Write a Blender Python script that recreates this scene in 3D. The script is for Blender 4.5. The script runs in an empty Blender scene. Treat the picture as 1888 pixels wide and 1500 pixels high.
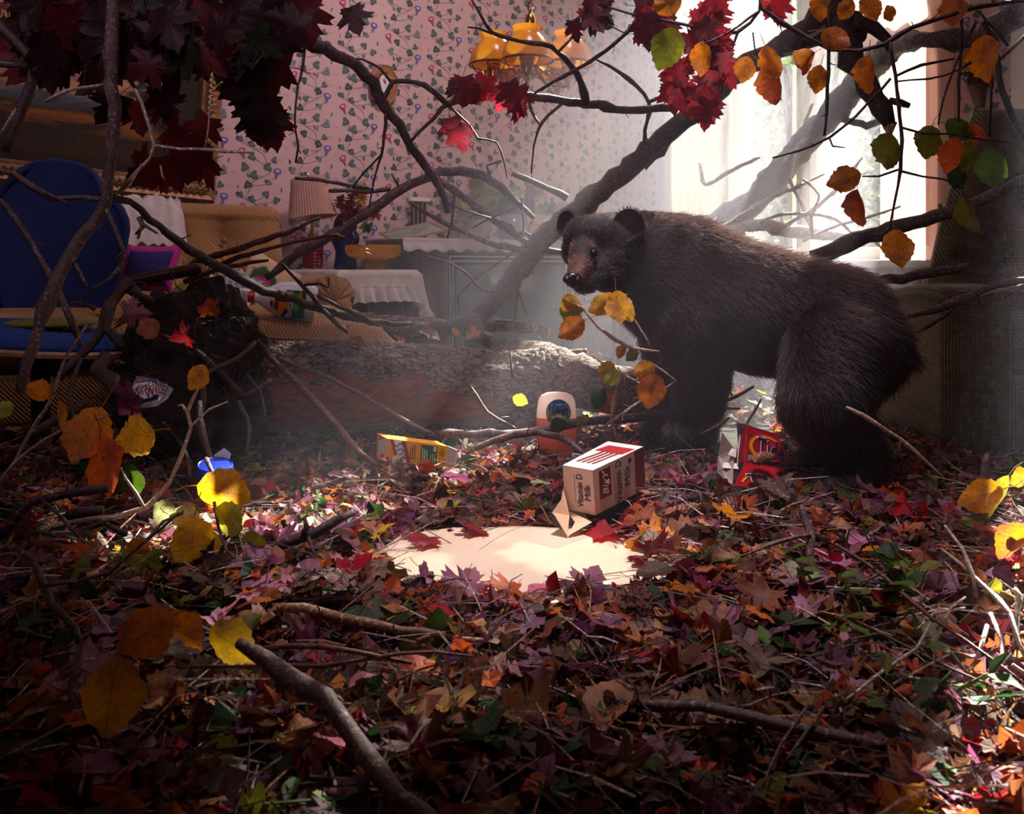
import bpy, bmesh, math, random
import numpy as np
from mathutils import Vector, Matrix, noise

D = bpy.data
SC = bpy.context.scene
COL = SC.collection
R = random.Random(11)
PI = math.pi

# ------------------------------------------------------------------ camera, light, exposure
F, CX, HY, CZ = 1700.0, 944.0, 487.0, 0.6       # focal length in pixels, centre column, horizon row, eye height


def W(px, py, Y):
    """a point at depth Y (metres) on the line of sight of a pixel of the photograph"""
    return Vector(((px - CX) / F * Y, Y, CZ + (HY - py) / F * Y))


cam = D.objects.new('camera', D.cameras.new('camera'))
COL.objects.link(cam)
cam.location = (0, 0, CZ)
cam.rotation_euler = (PI / 2, 0, 0)
cam.data.sensor_width = 36
cam.data.lens = 36 * F / 1888
cam.data.shift_y = -(750 - HY) / 1888
cam.data.clip_start = 0.05
cam.data.dof.use_dof = True
cam.data.dof.focus_distance = 2.1
cam.data.dof.aperture_fstop = 10
SC.camera = cam

SC.view_settings.view_transform = 'Standard'
SC.view_settings.look = 'None'
SC.view_settings.gamma = 1
SC.view_settings.use_curve_mapping = False
SC.view_settings.exposure = EXPOSURE = 0.0

SUN_T = Vector((0.62, 1.0, 0.93))                # towards the sun (through the window)
wd = D.worlds.new('sky')
SC.world = wd
wd.use_nodes = True
wn = wd.node_tree
wbg = wn.nodes['Background']
sky = wn.nodes.new('ShaderNodeTexSky')
sky.sky_type = 'NISHITA'
sky.sun_disc = False
sky.sun_elevation = math.radians(41)
sky.sun_rotation = math.radians(29)
sky.dust_density = 3.0
wn.links.new(sky.outputs[0], wbg.inputs[0])
wbg.inputs[1].default_value = 0.034


def lamp(name, kind, energy, col, loc, aim=None, **kw):
    l = D.lights.new(name, kind)
    l.energy = energy
    l.color = col
    for k, v in kw.items():
        setattr(l, k, v)
    o = D.objects.new(name, l)
    COL.objects.link(o)
    o.location = loc
    if aim is not None:
        o.rotation_euler = Vector(aim).to_track_quat('-Z', 'Y').to_euler()
    return o


lamp('sun', 'SUN', 50.0, (1.0, 0.92, 0.82), (3, 6, 5), -SUN_T, angle=math.radians(0.6))
# unseen fill lights, added overhead: one washes the sofa wall, one brightens mid-floor
lamp('wall_fill_light', 'AREA', 12.5, (1.0, 0.77, 0.88), (0.35, 2.9, 3.3), (-1.15, 1.55, -2.0), shape='DISK', size=0.5, spread=math.radians(105))
lamp('centre_fill_light', 'AREA', 6.3, (1.0, 0.82, 0.88), (0.35, 1.95, 3.4), (-0.05, -0.03, -1), shape='DISK', size=0.3, spread=math.radians(34))
lamp('front_fill_light', 'AREA', 4.4, (1.0, 0.78, 0.95), (-0.9, 0.1, 2.6), (0.55, 2.9, -1.75), shape='RECTANGLE', size=0.8, size_y=0.6, spread=math.radians(78))  # added frontal fill, high at the camera's left; no fixture there

SC.cycles.max_bounces = 7
SC.cycles.transparent_max_bounces = 24
SC.cycles.volume_bounces = 0
SC.cycles.use_denoising = True
SC.cycles.sample_clamp_indirect = 4
SC.cycles.sample_clamp_direct = 30
SC.cycles.caustics_reflective = False
SC.cycles.caustics_refractive = False


# ------------------------------------------------------------------ materials
def lin(c):
    return tuple((v / 255 / 12.92 if v / 255 <= .04045 else ((v / 255 + .055) / 1.055) ** 2.4) for v in c[:3])


def rgba(c):
    return (*lin(c), 1.0)


class NT:
    def __init__(s, name):
        s.m = D.materials.new(name)
        s.m.use_nodes = True
        s.t = s.m.node_tree
        s.b = s.t.nodes['Principled BSDF']
        s.out = s.t.nodes['Material Output']

    def n(s, typ, props=None, **ins):
        nd = s.t.nodes.new('ShaderNode' + typ)
        for k, v in (props or {}).items():
            setattr(nd, k, v)
        for k, v in ins.items():
            s.set(nd, k, v)
        return nd

    def set(s, nd, k, v):
        k = int(k[1:]) if k[0] == '_' and k[1:].isdigit() else k.replace('_', ' ')
        i = nd.inputs[k]
        if hasattr(v, 'links') or isinstance(v, bpy.types.NodeSocket):
            s.t.links.new(v, i)
        else:
            i.default_value = v

    def math(s, op, a, b=0.0, clamp=False):
        nd = s.n('Math', dict(operation=op, use_clamp=clamp))
        s.set(nd, '_0', a)
        s.set(nd, '_1', b)
        return nd.outputs[0]

    def mix(s, f, a, b, typ='MIX'):
        nd = s.n('MixRGB', dict(blend_type=typ))
        s.set(nd, '_0', f); s.set(nd, '_1', a); s.set(nd, '_2', b)
        return nd.outputs[0]

    def ramp(s, f, stops):
        nd = s.n('ValToRGB')
        s.set(nd, '_0', f)
        e = nd.color_ramp.elements
        while len(e) < len(stops):
            e.new(0.5)
        for el, (p, c) in zip(e, stops):
            el.position = p
            el.color = c if len(c) == 4 else rgba(c)
        return nd.outputs[0]

    def obj(s):
        return s.n('TexCoord').outputs['Object']

    def noise(s, vec, scale, detail=4.0, rough=0.6, dist=0.0):
        return s.n('TexNoise', None, Vector=vec, Scale=scale, Detail=detail, Roughness=rough, Distortion=dist).outputs[0]

    def bump(s, h, strength=0.5, dist=0.01):
        return s.n('Bump', None, Height=h, Strength=strength, Distance=dist).outputs[0]

    def p(s, **ins):
        for k, v in ins.items():
            s.set(s.b, k, v)
        return s


def pbr(name, c, c2=None, rough=0.7, metal=0.0, nscale=8, bump=0.3, bdist=0.004, stretch=None, **kw):
    t = NT(name)
    v = t.obj()
    if stretch:
        v = t.n('Mapping', None, Vector=v, Scale=stretch).outputs[0]
    f = t.noise(v, nscale, 5)
    c2 = c2 or tuple(x * .72 for x in c)
    t.p(Base_Color=t.ramp(f, [(.3, c), (.7, c2)]), Roughness=rough, Metallic=metal)
    if bump:
        t.p(Normal=t.bump(t.noise(v, nscale * 4, 6), bump, bdist))
    for k, x in kw.items():
        t.set(t.b, k, x)
    return t.m


M = {}
M['plaster'] = pbr('ceiling_plaster', (222, 212, 206), nscale=3, bump=.1)
M['carpet'] = pbr('carpet', (92, 74, 62), (70, 56, 48), nscale=40, bump=.8, rough=.95)
M['paint'] = pbr('white_gloss_paint', (226, 220, 206), (210, 204, 190), rough=.4, nscale=3, bump=.05)
M['soil'] = pbr('dark_soil', (38, 27, 22), (20, 14, 12), nscale=18, bump=1.0, bdist=.02, rough=.95)
M['root'] = pbr('root_bark', (92, 70, 60), (48, 34, 30), nscale=14, bump=.8, bdist=.01, stretch=(3, 3, 1))
M['wood'] = pbr('walnut_veneer', (92, 50, 36), (62, 32, 24), rough=.35, nscale=6, bump=.1, stretch=(9, 9, .7))
M['oak'] = pbr('pale_wood', (176, 134, 96), (140, 100, 70), rough=.5, nscale=6, bump=.15, stretch=(8, 8, 1))
M['brass'] = pbr('aged_brass', (196, 142, 66), (140, 92, 40), metal=1, rough=.25, nscale=9, bump=.05)
M['silver'] = pbr('polished_brass', (225, 196, 140), (200, 165, 110), metal=1, rough=.15, nscale=9, bump=.02)
M['darkmetal'] = pbr('dark_metal', (40, 32, 32), (24, 20, 22), metal=.6, rough=.4, nscale=9, bump=.05)
M['white_card'] = pbr('white_card', (232, 226, 216), (222, 214, 204), rough=.6, nscale=14, bump=.08)
M['grey_card'] = pbr('grey_inner_card', (176, 158, 154), (150, 134, 130), rough=.8, nscale=30, bump=.2)
M['yellow_card'] = pbr('yellow_card', (240, 172, 20), (232, 160, 16), rough=.45, nscale=5, bump=.05)
M['red_card'] = pbr('red_card', (190, 20, 34), (176, 16, 36), rough=.35, nscale=5, bump=.05)
M['white_plastic'] = pbr('white_plastic', (236, 232, 236), (228, 224, 230), rough=.3, nscale=4, bump=.02)
for nm, c in dict(ink_black=(18, 16, 24), ink_navy=(20, 26, 84), ink_red=(160, 20, 30), ink_maroon=(122, 18, 26), ink_white=(244, 240, 236),
                  ink_green=(22, 100, 52), ink_lime=(96, 176, 60), ink_orange=(240, 130, 20), ink_amber=(255, 190, 20), ink_blue=(36, 110, 190),
                  ink_sky=(60, 130, 190), ink_grey=(150, 150, 155), ink_yellow=(250, 220, 40), ink_pink=(226, 176, 160), ink_teal=(40, 130, 110)).items():
    M[nm] = pbr(nm, c, c, rough=.45, nscale=4, bump=0)


def corduroy():
    t = NT('tan_corduroy')
    v = t.obj()
    mp = t.n('Mapping', None, Vector=v, Rotation=(.5, .5, .35)).outputs[0]
    w = t.n('TexWave', dict(wave_type='BANDS', bands_direction='X'), Vector=mp, Scale=38, Distortion=1.2, Detail=2, Detail_Scale=2).outputs[1]
    nz = t.noise(v, 5, 5)
    c = t.mix(t.math('MULTIPLY', w, .35), t.ramp(nz, [(.3, (176, 128, 74)), (.7, (146, 102, 58))]), rgba((96, 62, 36)))
    t.p(Base_Color=c, Roughness=.95, Normal=t.bump(w, .6, .004), Sheen_Weight=.25)
    return t.m


def tweed():
    t = NT('olive_tweed')
    v = t.obj()
    a = t.n('TexWave', dict(bands_direction='X'), Vector=v, Scale=55, Distortion=.6).outputs[1]
    b = t.n('TexWave', dict(bands_direction='Z'), Vector=v, Scale=55, Distortion=.6).outputs[1]
    h = t.math('MULTIPLY', a, b)
    vo = t.noise(v, 60, 3)
    c = t.mix(t.ramp(h, [(.15, (0, 0, 0)), (.6, (255, 255, 255))]), rgba((66, 50, 26)), t.ramp(vo, [(.35, (172, 148, 64)), (.65, (120, 98, 40))]))
    t.p(Base_Color=c, Roughness=.95, Normal=t.bump(h, .8, .006), Sheen_Weight=.3)
    return t.m


def bark(name, c1, c2, c3, sc=1.0, bare=None):
    t = NT(name)
    v = t.n('Mapping', None, Vector=t.obj(), Scale=(sc, sc, sc)).outputs[0]
    n1 = t.noise(v, 9, 8, .7, .4)
    wv = t.n('VectorMath', dict(operation='ADD'))
    t.t.links.new(v, wv.inputs[0])
    t.t.links.new(t.n('VectorMath', dict(operation='SCALE'), _0=t.n('TexNoise', None, Vector=v, Scale=26.0, Detail=3.0).outputs[1], Scale=.05).outputs[0], wv.inputs[1])
    vo = t.n('TexVoronoi', dict(feature='DISTANCE_TO_EDGE'), Vector=t.n('Mapping', None, Vector=wv.outputs[0], Scale=(19, 42, 60)).outputs[0], Scale=1.0).outputs[0]
    crack = t.ramp(vo, [(.0, (0, 0, 0)), (.13, (255, 255, 255))])
    c = t.mix(crack, rgba(c3), t.ramp(n1, [(.32, c1), (.68, c2)]))
    h = t.math('ADD', t.math('MULTIPLY', crack, .6), t.math('MULTIPLY', t.noise(v, 60, 6), .6))
    t.p(Base_Color=c, Roughness=.9, Normal=t.bump(h, .9, .01))
    return t.m


def twigmat(name, c1, c2, rough=.6):
    t = NT(name)
    v = t.obj()
    n1 = t.noise(v, 26, 6, .7)
    n2 = t.noise(v, 140, 4, .7)
    c = t.mix(t.ramp(n2, [(.55, (0, 0, 0)), (.66, (255, 255, 255))]), t.ramp(n1, [(.3, c1), (.7, c2)]), rgba(tuple(min(255, x * 1.5 + 20) for x in c1)))
    t.p(Base_Color=c, Roughness=rough, Normal=t.bump(t.math('ADD', n1, n2), .6, .004))
    return t.m


M['corduroy'] = corduroy()
M['tweed'] = tweed()
M['log_bark'] = bark('log_bark', (150, 118, 110), (104, 78, 72), (34, 24, 22))
M['branch_bark'] = twigmat('grey_branch_bark', (104, 82, 80), (62, 46, 46))
M['dark_bark'] = twigmat('dark_branch_bark', (74, 54, 56), (40, 28, 32))
M['red_bark'] = twigmat('reddish_twig_bark', (104, 56, 48), (66, 34, 32))
M['pale_bark'] = twigmat('pale_twig_bark', (186, 164, 150), (140, 116, 106))
M['tan_bark'] = twigmat('tan_stick_bark', (150, 112, 84), (100, 70, 54))
M['rotten'] = pbr('bare_rotten_wood', (188, 88, 40), (108, 50, 28), nscale=7, bump=.7, bdist=.01, stretch=(2, 9, 9), rough=.85)
M['dead_wood'] = pbr('pale_torn_wood', (214, 176, 140), (160, 116, 84), nscale=30, bump=.6, rough=.8)


def leafmat(name, attr=False, spots=.5):
    """leaf: base colour from the object (or the stuff's colour attribute), veins and spots from the leaf's own coordinates"""
    t = NT(name)
    if attr:
        base = t.n('Attribute', dict(attribute_name='Col')).outputs['Color']
        rnd = t.n('Attribute', dict(attribute_name='rnd')).outputs['Fac']
    else:
        oi = t.n('ObjectInfo')
        base, rnd = oi.outputs['Color'], oi.outputs['Random']
    lp = t.n('Attribute', dict(attribute_name='lp')).outputs['Vector']
    off = t.n('VectorMath', dict(operation='ADD'))
    t.t.links.new(lp, off.inputs[0])
    t.t.links.new(t.n('CombineXYZ', None, X=t.math('MULTIPLY', rnd, 31.0), Y=t.math('MULTIPLY', rnd, 17.0)).outputs[0], off.inputs[1])
    v = off.outputs[0]
    sx = t.n('SeparateXYZ', None, Vector=lp)
    ax = t.math('ABSOLUTE', sx.outputs[0])
    rib = t.math('LESS_THAN', ax, .012)
    sv = t.math('FRACT', t.math('MULTIPLY', t.math('SUBTRACT', sx.outputs[1], t.math('MULTIPLY', ax, .9)), 6.0))
    vein = t.math('MAXIMUM', rib, t.math('LESS_THAN', sv, .09))
    big = t.noise(v, 2.2, 3)
    fine = t.noise(v, 16, 4, .7)
    hs = t.n('HueSaturation', None, Color=base, Hue=.485, Saturation=.88, Value=.55).outputs[0]
    c = t.mix(t.ramp(big, [(.42, (0, 0, 0)), (.66, (255, 255, 255))]), base, hs)
    c = t.mix(t.ramp(t.noise(v, 5, 5, .7), [(.5, (0, 0, 0)), (.72, (150, 150, 150))]), c, rgba((84, 54, 42)))
    c = t.mix(t.math('MULTIPLY', vein, .28), c, rgba((70, 40, 30)))
    sp = t.ramp(fine, [(.57, (0, 0, 0)), (.66, (255, 255, 255))])
    c = t.mix(t.math('MULTIPLY', sp, spots), c, rgba((52, 26, 18)))
    t.p(Base_Color=c, Roughness=.48, Specular_IOR_Level=.35,
        Normal=t.bump(t.math('ADD', t.math('MULTIPLY', vein, -.5), fine), .35, .003))
    tr = t.n('BsdfTranslucent', None, Color=t.mix(1.0, c, (1, .93, .8, 1), 'MULTIPLY'))
    mx = t.n('MixShader', None, _0=.5)
    t.t.links.new(t.b.outputs[0], mx.inputs[1])
    t.t.links.new(tr.outputs[0], mx.inputs[2])
    t.t.links.new(mx.outputs[0], t.out.inputs[0])
    return t.m


M['leaf'] = leafmat('autumn_leaf')
M['leaf_spotted'] = leafmat('spotted_leaf', spots=.9)
M['leaf_litter'] = leafmat('leaf_litter', attr=True)


def cloth(name, c, c2=None, trans=.25, alpha=0.0, nscale=20, bump=.4, rough=.9):
    t = NT(name)
    v = t.obj()
    col = t.ramp(t.noise(v, nscale, 4), [(.3, c), (.7, c2 or tuple(x * .9 for x in c))])
    t.p(Base_Color=col, Roughness=rough, Normal=t.bump(t.noise(v, 300, 2), bump, .001))
    cur = t.b.outputs[0]
    tr = t.n('BsdfTranslucent', None, Color=col)
    mx = t.n('MixShader', None, _0=trans)
    t.t.links.new(cur, mx.inputs[1]); t.t.links.new(tr.outputs[0], mx.inputs[2])
    cur = mx.outputs[0]
    if alpha:
        tp = t.n('BsdfTransparent')
        m2 = t.n('MixShader', None, _0=alpha)
        t.t.links.new(cur, m2.inputs[1]); t.t.links.new(tp.outputs[0], m2.inputs[2])
        cur = m2.outputs[0]
    t.t.links.new(cur, t.out.inputs[0])
    return t.m


M['lace'] = cloth('white_lace', (236, 224, 218), alpha=.08)
M['sheer'] = cloth('white_sheer', (214, 208, 198), trans=.3, alpha=.45)
M['pink_sheer'] = cloth('pink_voile', (236, 208, 202), (226, 186, 180), trans=.35, alpha=.10, nscale=4)
M['shade'] = cloth('pleated_shade_fabric', (222, 178, 158), trans=.3)
M['olive_cloth'] = cloth('olive_blanket', (122, 118, 40), (96, 92, 30), trans=.05)
M['blue_fabric'] = cloth('blue_wool', (24, 44, 104), (18, 34, 86), trans=0, nscale=60, bump=.8)
M['blue_rim'] = cloth('bright_blue_wool', (24, 62, 132), (18, 48, 110), trans=0, nscale=60, bump=.8)
M['magenta'] = cloth('magenta_cloth', (186, 36, 132), trans=0)
M['purple'] = cloth('deep_blue_violet_cloth', (48, 34, 110), trans=0)
M['linen'] = cloth('linen', (206, 172, 140), (190, 156, 128), trans=0)


def glass(name, c, rough=.05, trans=1.0, ior=1.45, bump=0):
    t = NT(name)
    t.p(Base_Color=rgba(c), Roughness=rough, Transmission_Weight=trans, IOR=ior)
    v = t.obj()
    t.p(Roughness=t.math('MULTIPLY_ADD', t.noise(v, 12, 3), .04) if False else rough)
    nz = t.noise(v, 20, 3)
    t.p(Base_Color=t.mix(t.math('MULTIPLY', nz, .15), rgba(c), rgba(tuple(x * .8 for x in c))))
    return t.m


M['amber_glass'] = glass('amber_glass', (250, 184, 30), trans=.75, rough=.04)
M['cobalt_glass'] = glass('cobalt_glass', (10, 20, 92), trans=.3, rough=.03)
M['ruby_glass'] = glass('ruby_glass', (120, 8, 24), trans=.3, rough=.1)
M['teal_glass'] = glass('pale_teal_glass', (170, 200, 200), trans=.6, rough=.1)
M['soap'] = cloth('orange_soap', (196, 122, 108), (184, 104, 92), trans=.5, bump=.02, rough=.2, nscale=3)
M['clear_plastic'] = cloth('cloudy_plastic', (244, 228, 226), (238, 222, 220), trans=.5, bump=.02, rough=.25, nscale=3)
M['clear_wrap'] = glass('clear_wrap', (210, 205, 215), trans=.5, rough=.2)
M['milkglass'] = cloth('amber_milk_glass', (250, 176, 40), (240, 160, 30), trans=.5, bump=.05, rough=.2)
M['tvglass'] = pbr('television_glass', (92, 92, 96), (80, 80, 84), rough=.08, nscale=2, bump=0)
M['eye'] = pbr('dark_eye', (12, 8, 8), (20, 10, 8), rough=.05, nscale=9, bump=0)
M['nose'] = pbr('wet_nose', (22, 16, 18), (12, 9, 10), rough=.25, nscale=60, bump=.3, bdist=.001)


def pane():
    t = NT('window_pane_glass')
    g = t.n('BsdfGlossy', None, Roughness=.02)
    tp = t.n('BsdfTransparent', None, Color=t.ramp(t.noise(t.obj(), 2, 2), [(.3, (246, 249, 250)), (.7, (240, 245, 246))]))
    fr = t.n('Fresnel', None, IOR=1.45)
    mx = t.n('MixShader')
    t.t.links.new(fr.outputs[0], mx.inputs[0]); t.t.links.new(tp.outputs[0], mx.inputs[1]); t.t.links.new(g.outputs[0], mx.inputs[2])
    t.t.links.new(mx.outputs[0], t.out.inputs[0])
    return t.m


M['pane'] = pane()


# ------------------------------------------------------------------ mesh builder
class MB:
    def __init__(s):
        s.v, s.f, s.mi, s.c = [], [], [], []

    def add(s, verts, faces, mi=0):
        o = len(s.v)
        s.v += [Vector(q) for q in verts]
        s.f += [tuple(i + o for i in f) for f in faces]
        s.mi += [mi] * len(faces)
        return s

    def box(s, c, size, mi=0, rot=None):
        c = Vector(c)
        h = Vector(size) / 2
        vs = []
        for x in (-1, 1):
            for y in (-1, 1):
                for z in (-1, 1):
                    q = Vector((x * h.x, y * h.y, z * h.z))
                    vs.append(c + (rot @ q if rot else q))
        return s.add(vs, [(0, 1, 3, 2), (4, 6, 7, 5), (0, 4, 5, 1), (2, 3, 7, 6), (0, 2, 6, 4), (1, 5, 7, 3)], mi)

    def hexa(s, p, mi=0):
        """p: 4 bottom corners, 4 top corners (same order)"""
        return s.add(p, [(3, 2, 1, 0), (4, 5, 6, 7), (0, 1, 5, 4), (1, 2, 6, 5), (2, 3, 7, 6), (3, 0, 4, 7)], mi)

    def quad(s, a, b, c, d, mi=0):
        return s.add([a, b, c, d], [(0, 1, 2, 3)], mi)

    def grid(s, fn, nu, nv, mi=0, closeu=False):
        vs = [fn(i / (nu if closeu else nu - 1), j / (nv - 1)) for j in range(nv) for i in range(nu)]
        fs = []
        for j in range(nv - 1):
            for i in range(nu if closeu else nu - 1):
                a, b = j * nu + i, j * nu + (i + 1) % nu
                fs.append((a, b, b + nu, a + nu))
        return s.add(vs, fs, mi)

    def lathe(s, prof, c=(0, 0, 0), axis=(0, 0, 1), n=24, mi=0, rfn=None, caps=True):
        q = Vector((0, 0, 1)).rotation_difference(Vector(axis).normalized())
        c = Vector(c)
        vs, fs = [], []
        for k, (r, z) in enumerate(prof):
            for i in range(n):
                a = 2 * PI * i / n
                rr = r * (rfn(a, k, i) if rfn else 1)
                vs.append(c + q @ Vector((rr * math.cos(a), rr * math.sin(a), z)))
        for k in range(len(prof) - 1):
            for i in range(n):
                a, b = k * n + i, k * n + (i + 1) % n
                fs.append((a, b, b + n, a + n))
        if caps:
            fs.append(tuple(range(n - 1, -1, -1)))
            fs.append(tuple(range((len(prof) - 1) * n, len(prof) * n)))
        return s.add(vs, fs, mi)

    def ball(s, c, r, n=12, m=8, mi=0, scale=(1, 1, 1), rot=None):
        c = Vector(c)

        def fn(u, v):
            a, b = 2 * PI * u, PI * v
            q = Vector((math.cos(a) * math.sin(b) * scale[0], math.sin(a) * math.sin(b) * scale[1], -math.cos(b) * scale[2])) * r
            return c + (rot @ q if rot else q)
        return s.grid(fn, n, m, mi, True)

    def tube(s, pts, rad, n=6, mi=0, wob=0.0, cap=True):
        pts = [Vector(q) for q in pts]
        if not hasattr(rad, '__len__'):
            rad = [rad] * len(pts)
        up = Vector((0.31, 0.2, 0.93)).normalized()
        vs, fs = [], []
        for k, q in enumerate(pts):
            t = (pts[min(k + 1, len(pts) - 1)] - pts[max(k - 1, 0)])
            t = t.normalized() if t.length > 1e-9 else Vector((0, 0, 1))
            a = up - t * up.dot(t)
            if a.length < 1e-3:
                a = Vector((1, 0, 0)) - t * t.x
            a.normalize()
            up = a
            b = t.cross(a)
            for i in range(n):
                an = 2 * PI * i / n
                r = rad[k] * (1 + (wob * (R.random() - .5) if wob else 0))
                vs.append(q + (a * math.cos(an) + b * math.sin(an)) * r)
        for k in range(len(pts) - 1):
            for i in range(n):
                p_, q_ = k * n + i, k * n + (i + 1) % n
                fs.append((p_, q_, q_ + n, p_ + n))
        if cap:
            fs.append(tuple(range(n - 1, -1, -1)))
            fs.append(tuple(range((len(pts) - 1) * n, len(pts) * n)))
        return s.add(vs, fs, mi)

    def xf(s, mtx):
        s.v = [mtx @ q for q in s.v]
        return s


def finish(name, mb, mats, parent=None, smooth=True, sharp=40, bevel=0, seg=2, subd=0):
    mats = mats if isinstance(mats, (list, tuple)) else [mats]
    off = Vector(parent.matrix_world.translation) if parent is not None else Vector()
    p = parent
    off = Vector()
    while p is not None:
        off += p.location
        p = p.parent
    me = D.meshes.new(name)
    me.from_pydata([tuple(q - off) for q in mb.v], [], mb.f)
    for m in mats:
        me.materials.append(M[m] if isinstance(m, str) else m)
    if len(mats) > 1:
        me.polygons.foreach_set('material_index', mb.mi)
    if bevel or subd:
        bm = bmesh.new()
        bm.from_mesh(me)
        bmesh.ops.remove_doubles(bm, verts=bm.verts, dist=1e-5)
        if bevel:
            ed = [e for e in bm.edges if len(e.link_faces) == 2 and e.calc_face_angle(0) > .6]
            bmesh.ops.bevel(bm, geom=ed, offset=bevel, segments=seg, profile=.5, affect='EDGES', clamp_overlap=True)
        if subd:
            bmesh.ops.subdivide_edges(bm, edges=bm.edges, cuts=subd, use_grid_fill=True)
        bm.to_mesh(me)
        bm.free()
    if smooth:
        me.polygons.foreach_set('use_smooth', [True] * len(me.polygons))
        me.set_sharp_from_angle(angle=math.radians(sharp))
    me.update()
    o = D.objects.new(name, me)
    COL.objects.link(o)
    o.parent = parent
    return o


def tag(o, label=None, cat=None, group=None, kind=None):
    if label: o['label'] = label
    if cat: o['category'] = cat
    if group: o['group'] = group
    if kind: o['kind'] = kind
    return o


def thing(name, label, cat, loc=(0, 0, 0), group=None):
    o = D.objects.new(name, None)
    o.empty_display_size = .05
    COL.objects.link(o)
    o.location = loc
    return tag(o, label, cat, group)


FONT = None


def text(name, s, size, origin, xd, yd, mat, parent, extrude=.0004, shear=0.0, width=None, align='CENTER'):
    """lettering as a mesh: origin = middle of the line, xd / yd = reading and up directions"""
    cu = D.curves.new(name, 'FONT')
    cu.body = s
    cu.size = size
    cu.extrude = extrude
    cu.shear = shear
    cu.align_x = align
    cu.align_y = 'CENTER'
    cu.resolution_u = 2
    to = D.objects.new(name, cu)
    COL.objects.link(to)
    dg = bpy.context.evaluated_depsgraph_get()
    dg.update()
    me = D.meshes.new_from_object(to.evaluated_get(dg))
    D.objects.remove(to)
    D.curves.remove(cu)
    if width and len(me.vertices):
        xs = [q.co.x for q in me.vertices]
        k = width / max(1e-6, max(xs) - min(xs))
        for q in me.vertices:
            q.co.x *= k
    x = Vector(xd).normalized()
    y = Vector(yd)
    y = (y - x * y.dot(x)).normalized()
    z = x.cross(y)
    off = Vector()
    p = parent
    while p is not None:
        off += p.location
        p = p.parent
    mt = Matrix(((x.x, y.x, z.x, origin[0] - off.x), (x.y, y.y, z.y, origin[1] - off.y), (x.z, y.z, z.z, origin[2] - off.z), (0, 0, 0, 1)))
    me.transform(mt)
    me.materials.clear()
    me.materials.append(M[mat])
    o = D.objects.new(name, me)
    COL.objects.link(o)
    o.parent = parent
    return o


def catmull(pts, step):
    """pts: lists of equal-length tuples; returns a smooth resampled list"""
    P = [np.array(q, float) for q in pts]
    if len(P) == 2:
        P = [P[0], (P[0] + P[1]) / 2, P[1]]
    out = []
    for i in range(len(P) - 1):
        p0, p1, p2, p3 = P[max(i - 1, 0)], P[i], P[i + 1], P[min(i + 2, len(P) - 1)]
        n = max(1, int(np.linalg.norm((p2 - p1)[:3]) / step))
        for k in range(n):
            t = k / n
            out.append(.5 * ((2 * p1) + (-p0 + p2) * t + (2 * p0 - 5 * p1 + 4 * p2 - p3) * t * t + (-p0 + 3 * p1 - 3 * p2 + p3) * t ** 3))
    out.append(P[-1])
    return out

# ------------------------------------------------------------------ the room
CORN = Vector((.75, 5.62, 0))                    # corner between the sofa wall and the window wall
AV = Vector((-.802, -.597, 0)).normalized()      # along the sofa wall, away from the corner
BV = Vector((.597, -.802, 0)).normalized()       # along the window wall, away from the corner
CEIL = 3.6


def A(u, d, z):
    """sofa-wall frame: u along the wall from the corner, d out from the wall"""
    return CORN + AV * u + BV * d + Vector((0, 0, z))


def B(s, d, z):
    """window-wall frame: s along the wall from the corner, d out into the room"""
    return CORN + BV * s + AV * d + Vector((0, 0, z))


def boxA(mb, u0, u1, d0, d1, z0, z1, mi=0):
    return mb.hexa([A(u0, d0, z0), A(u1, d0, z0), A(u1, d1, z0), A(u0, d1, z0), A(u0, d0, z1), A(u1, d0, z1), A(u1, d1, z1), A(u0, d1, z1)], mi)


def boxB(mb, s0, s1, d0, d1, z0, z1, mi=0):
    return mb.hexa([B(s1, d0, z0), B(s0, d0, z0), B(s0, d1, z0), B(s1, d1, z0), B(s1, d0, z1), B(s0, d0, z1), B(s0, d1, z1), B(s1, d1, z1)], mi)


def wallmat():
    t = NT('pink_wallpaper')
    v = t.obj()
    c = t.ramp(t.noise(v, 3, 4), [(.3, (216, 180, 176)), (.7, (204, 168, 166))])
    fine = t.noise(v, 220, 3)
    t.p(Base_Color=c, Roughness=.75, Normal=t.bump(fine, .15, .001))
    return t.m


M['wallpaper'] = wallmat()
UMAX, SMAX = 5.6, 5.6
WIN = [(.28, 1.88), (2.30, 2.46)]  # second opening is an unseen slit, added to sun the right-hand floor
ZS, ZT = .62, 3.3

s_ = finish('wall_left', boxA(MB(), -.12, UMAX, -.12, 0, 0, CEIL), 'wallpaper', None, smooth=False); tag(s_, kind='structure')
wb = MB()
edges = [0] + [e for w in WIN for e in w] + [SMAX]
for i in range(0, len(edges), 2):
    boxB(wb, edges[i], edges[i + 1], -.12, 0, 0, CEIL)
for a, b in WIN:
    boxB(wb, a, b, -.12, 0, 0, ZS)
    boxB(wb, a, b, -.12, 0, ZT, CEIL)
wall_b = finish('wall_right', wb, 'wallpaper', None, smooth=False); tag(wall_b, kind='structure')
wall_a = s_
tag(finish('wall_rear', boxB(MB(), SMAX, SMAX + .12, -.12, UMAX + .12, 0, CEIL), 'wallpaper', None, smooth=False), kind='structure')
tag(finish('wall_far_left', boxA(MB(), UMAX, UMAX + .12, -.12, SMAX + .12, 0, CEIL), 'wallpaper', None, smooth=False), kind='structure')
tag(finish('ceiling', boxA(MB(), -.12, UMAX + .12, -.12, SMAX + .12, CEIL, CEIL + .1), 'plaster', None, smooth=False), kind='structure')
tag(finish('floor', boxA(MB(), -.12, UMAX + .12, -.12, SMAX + .12, -.1, 0), 'carpet', None, smooth=False), kind='structure')
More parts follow.
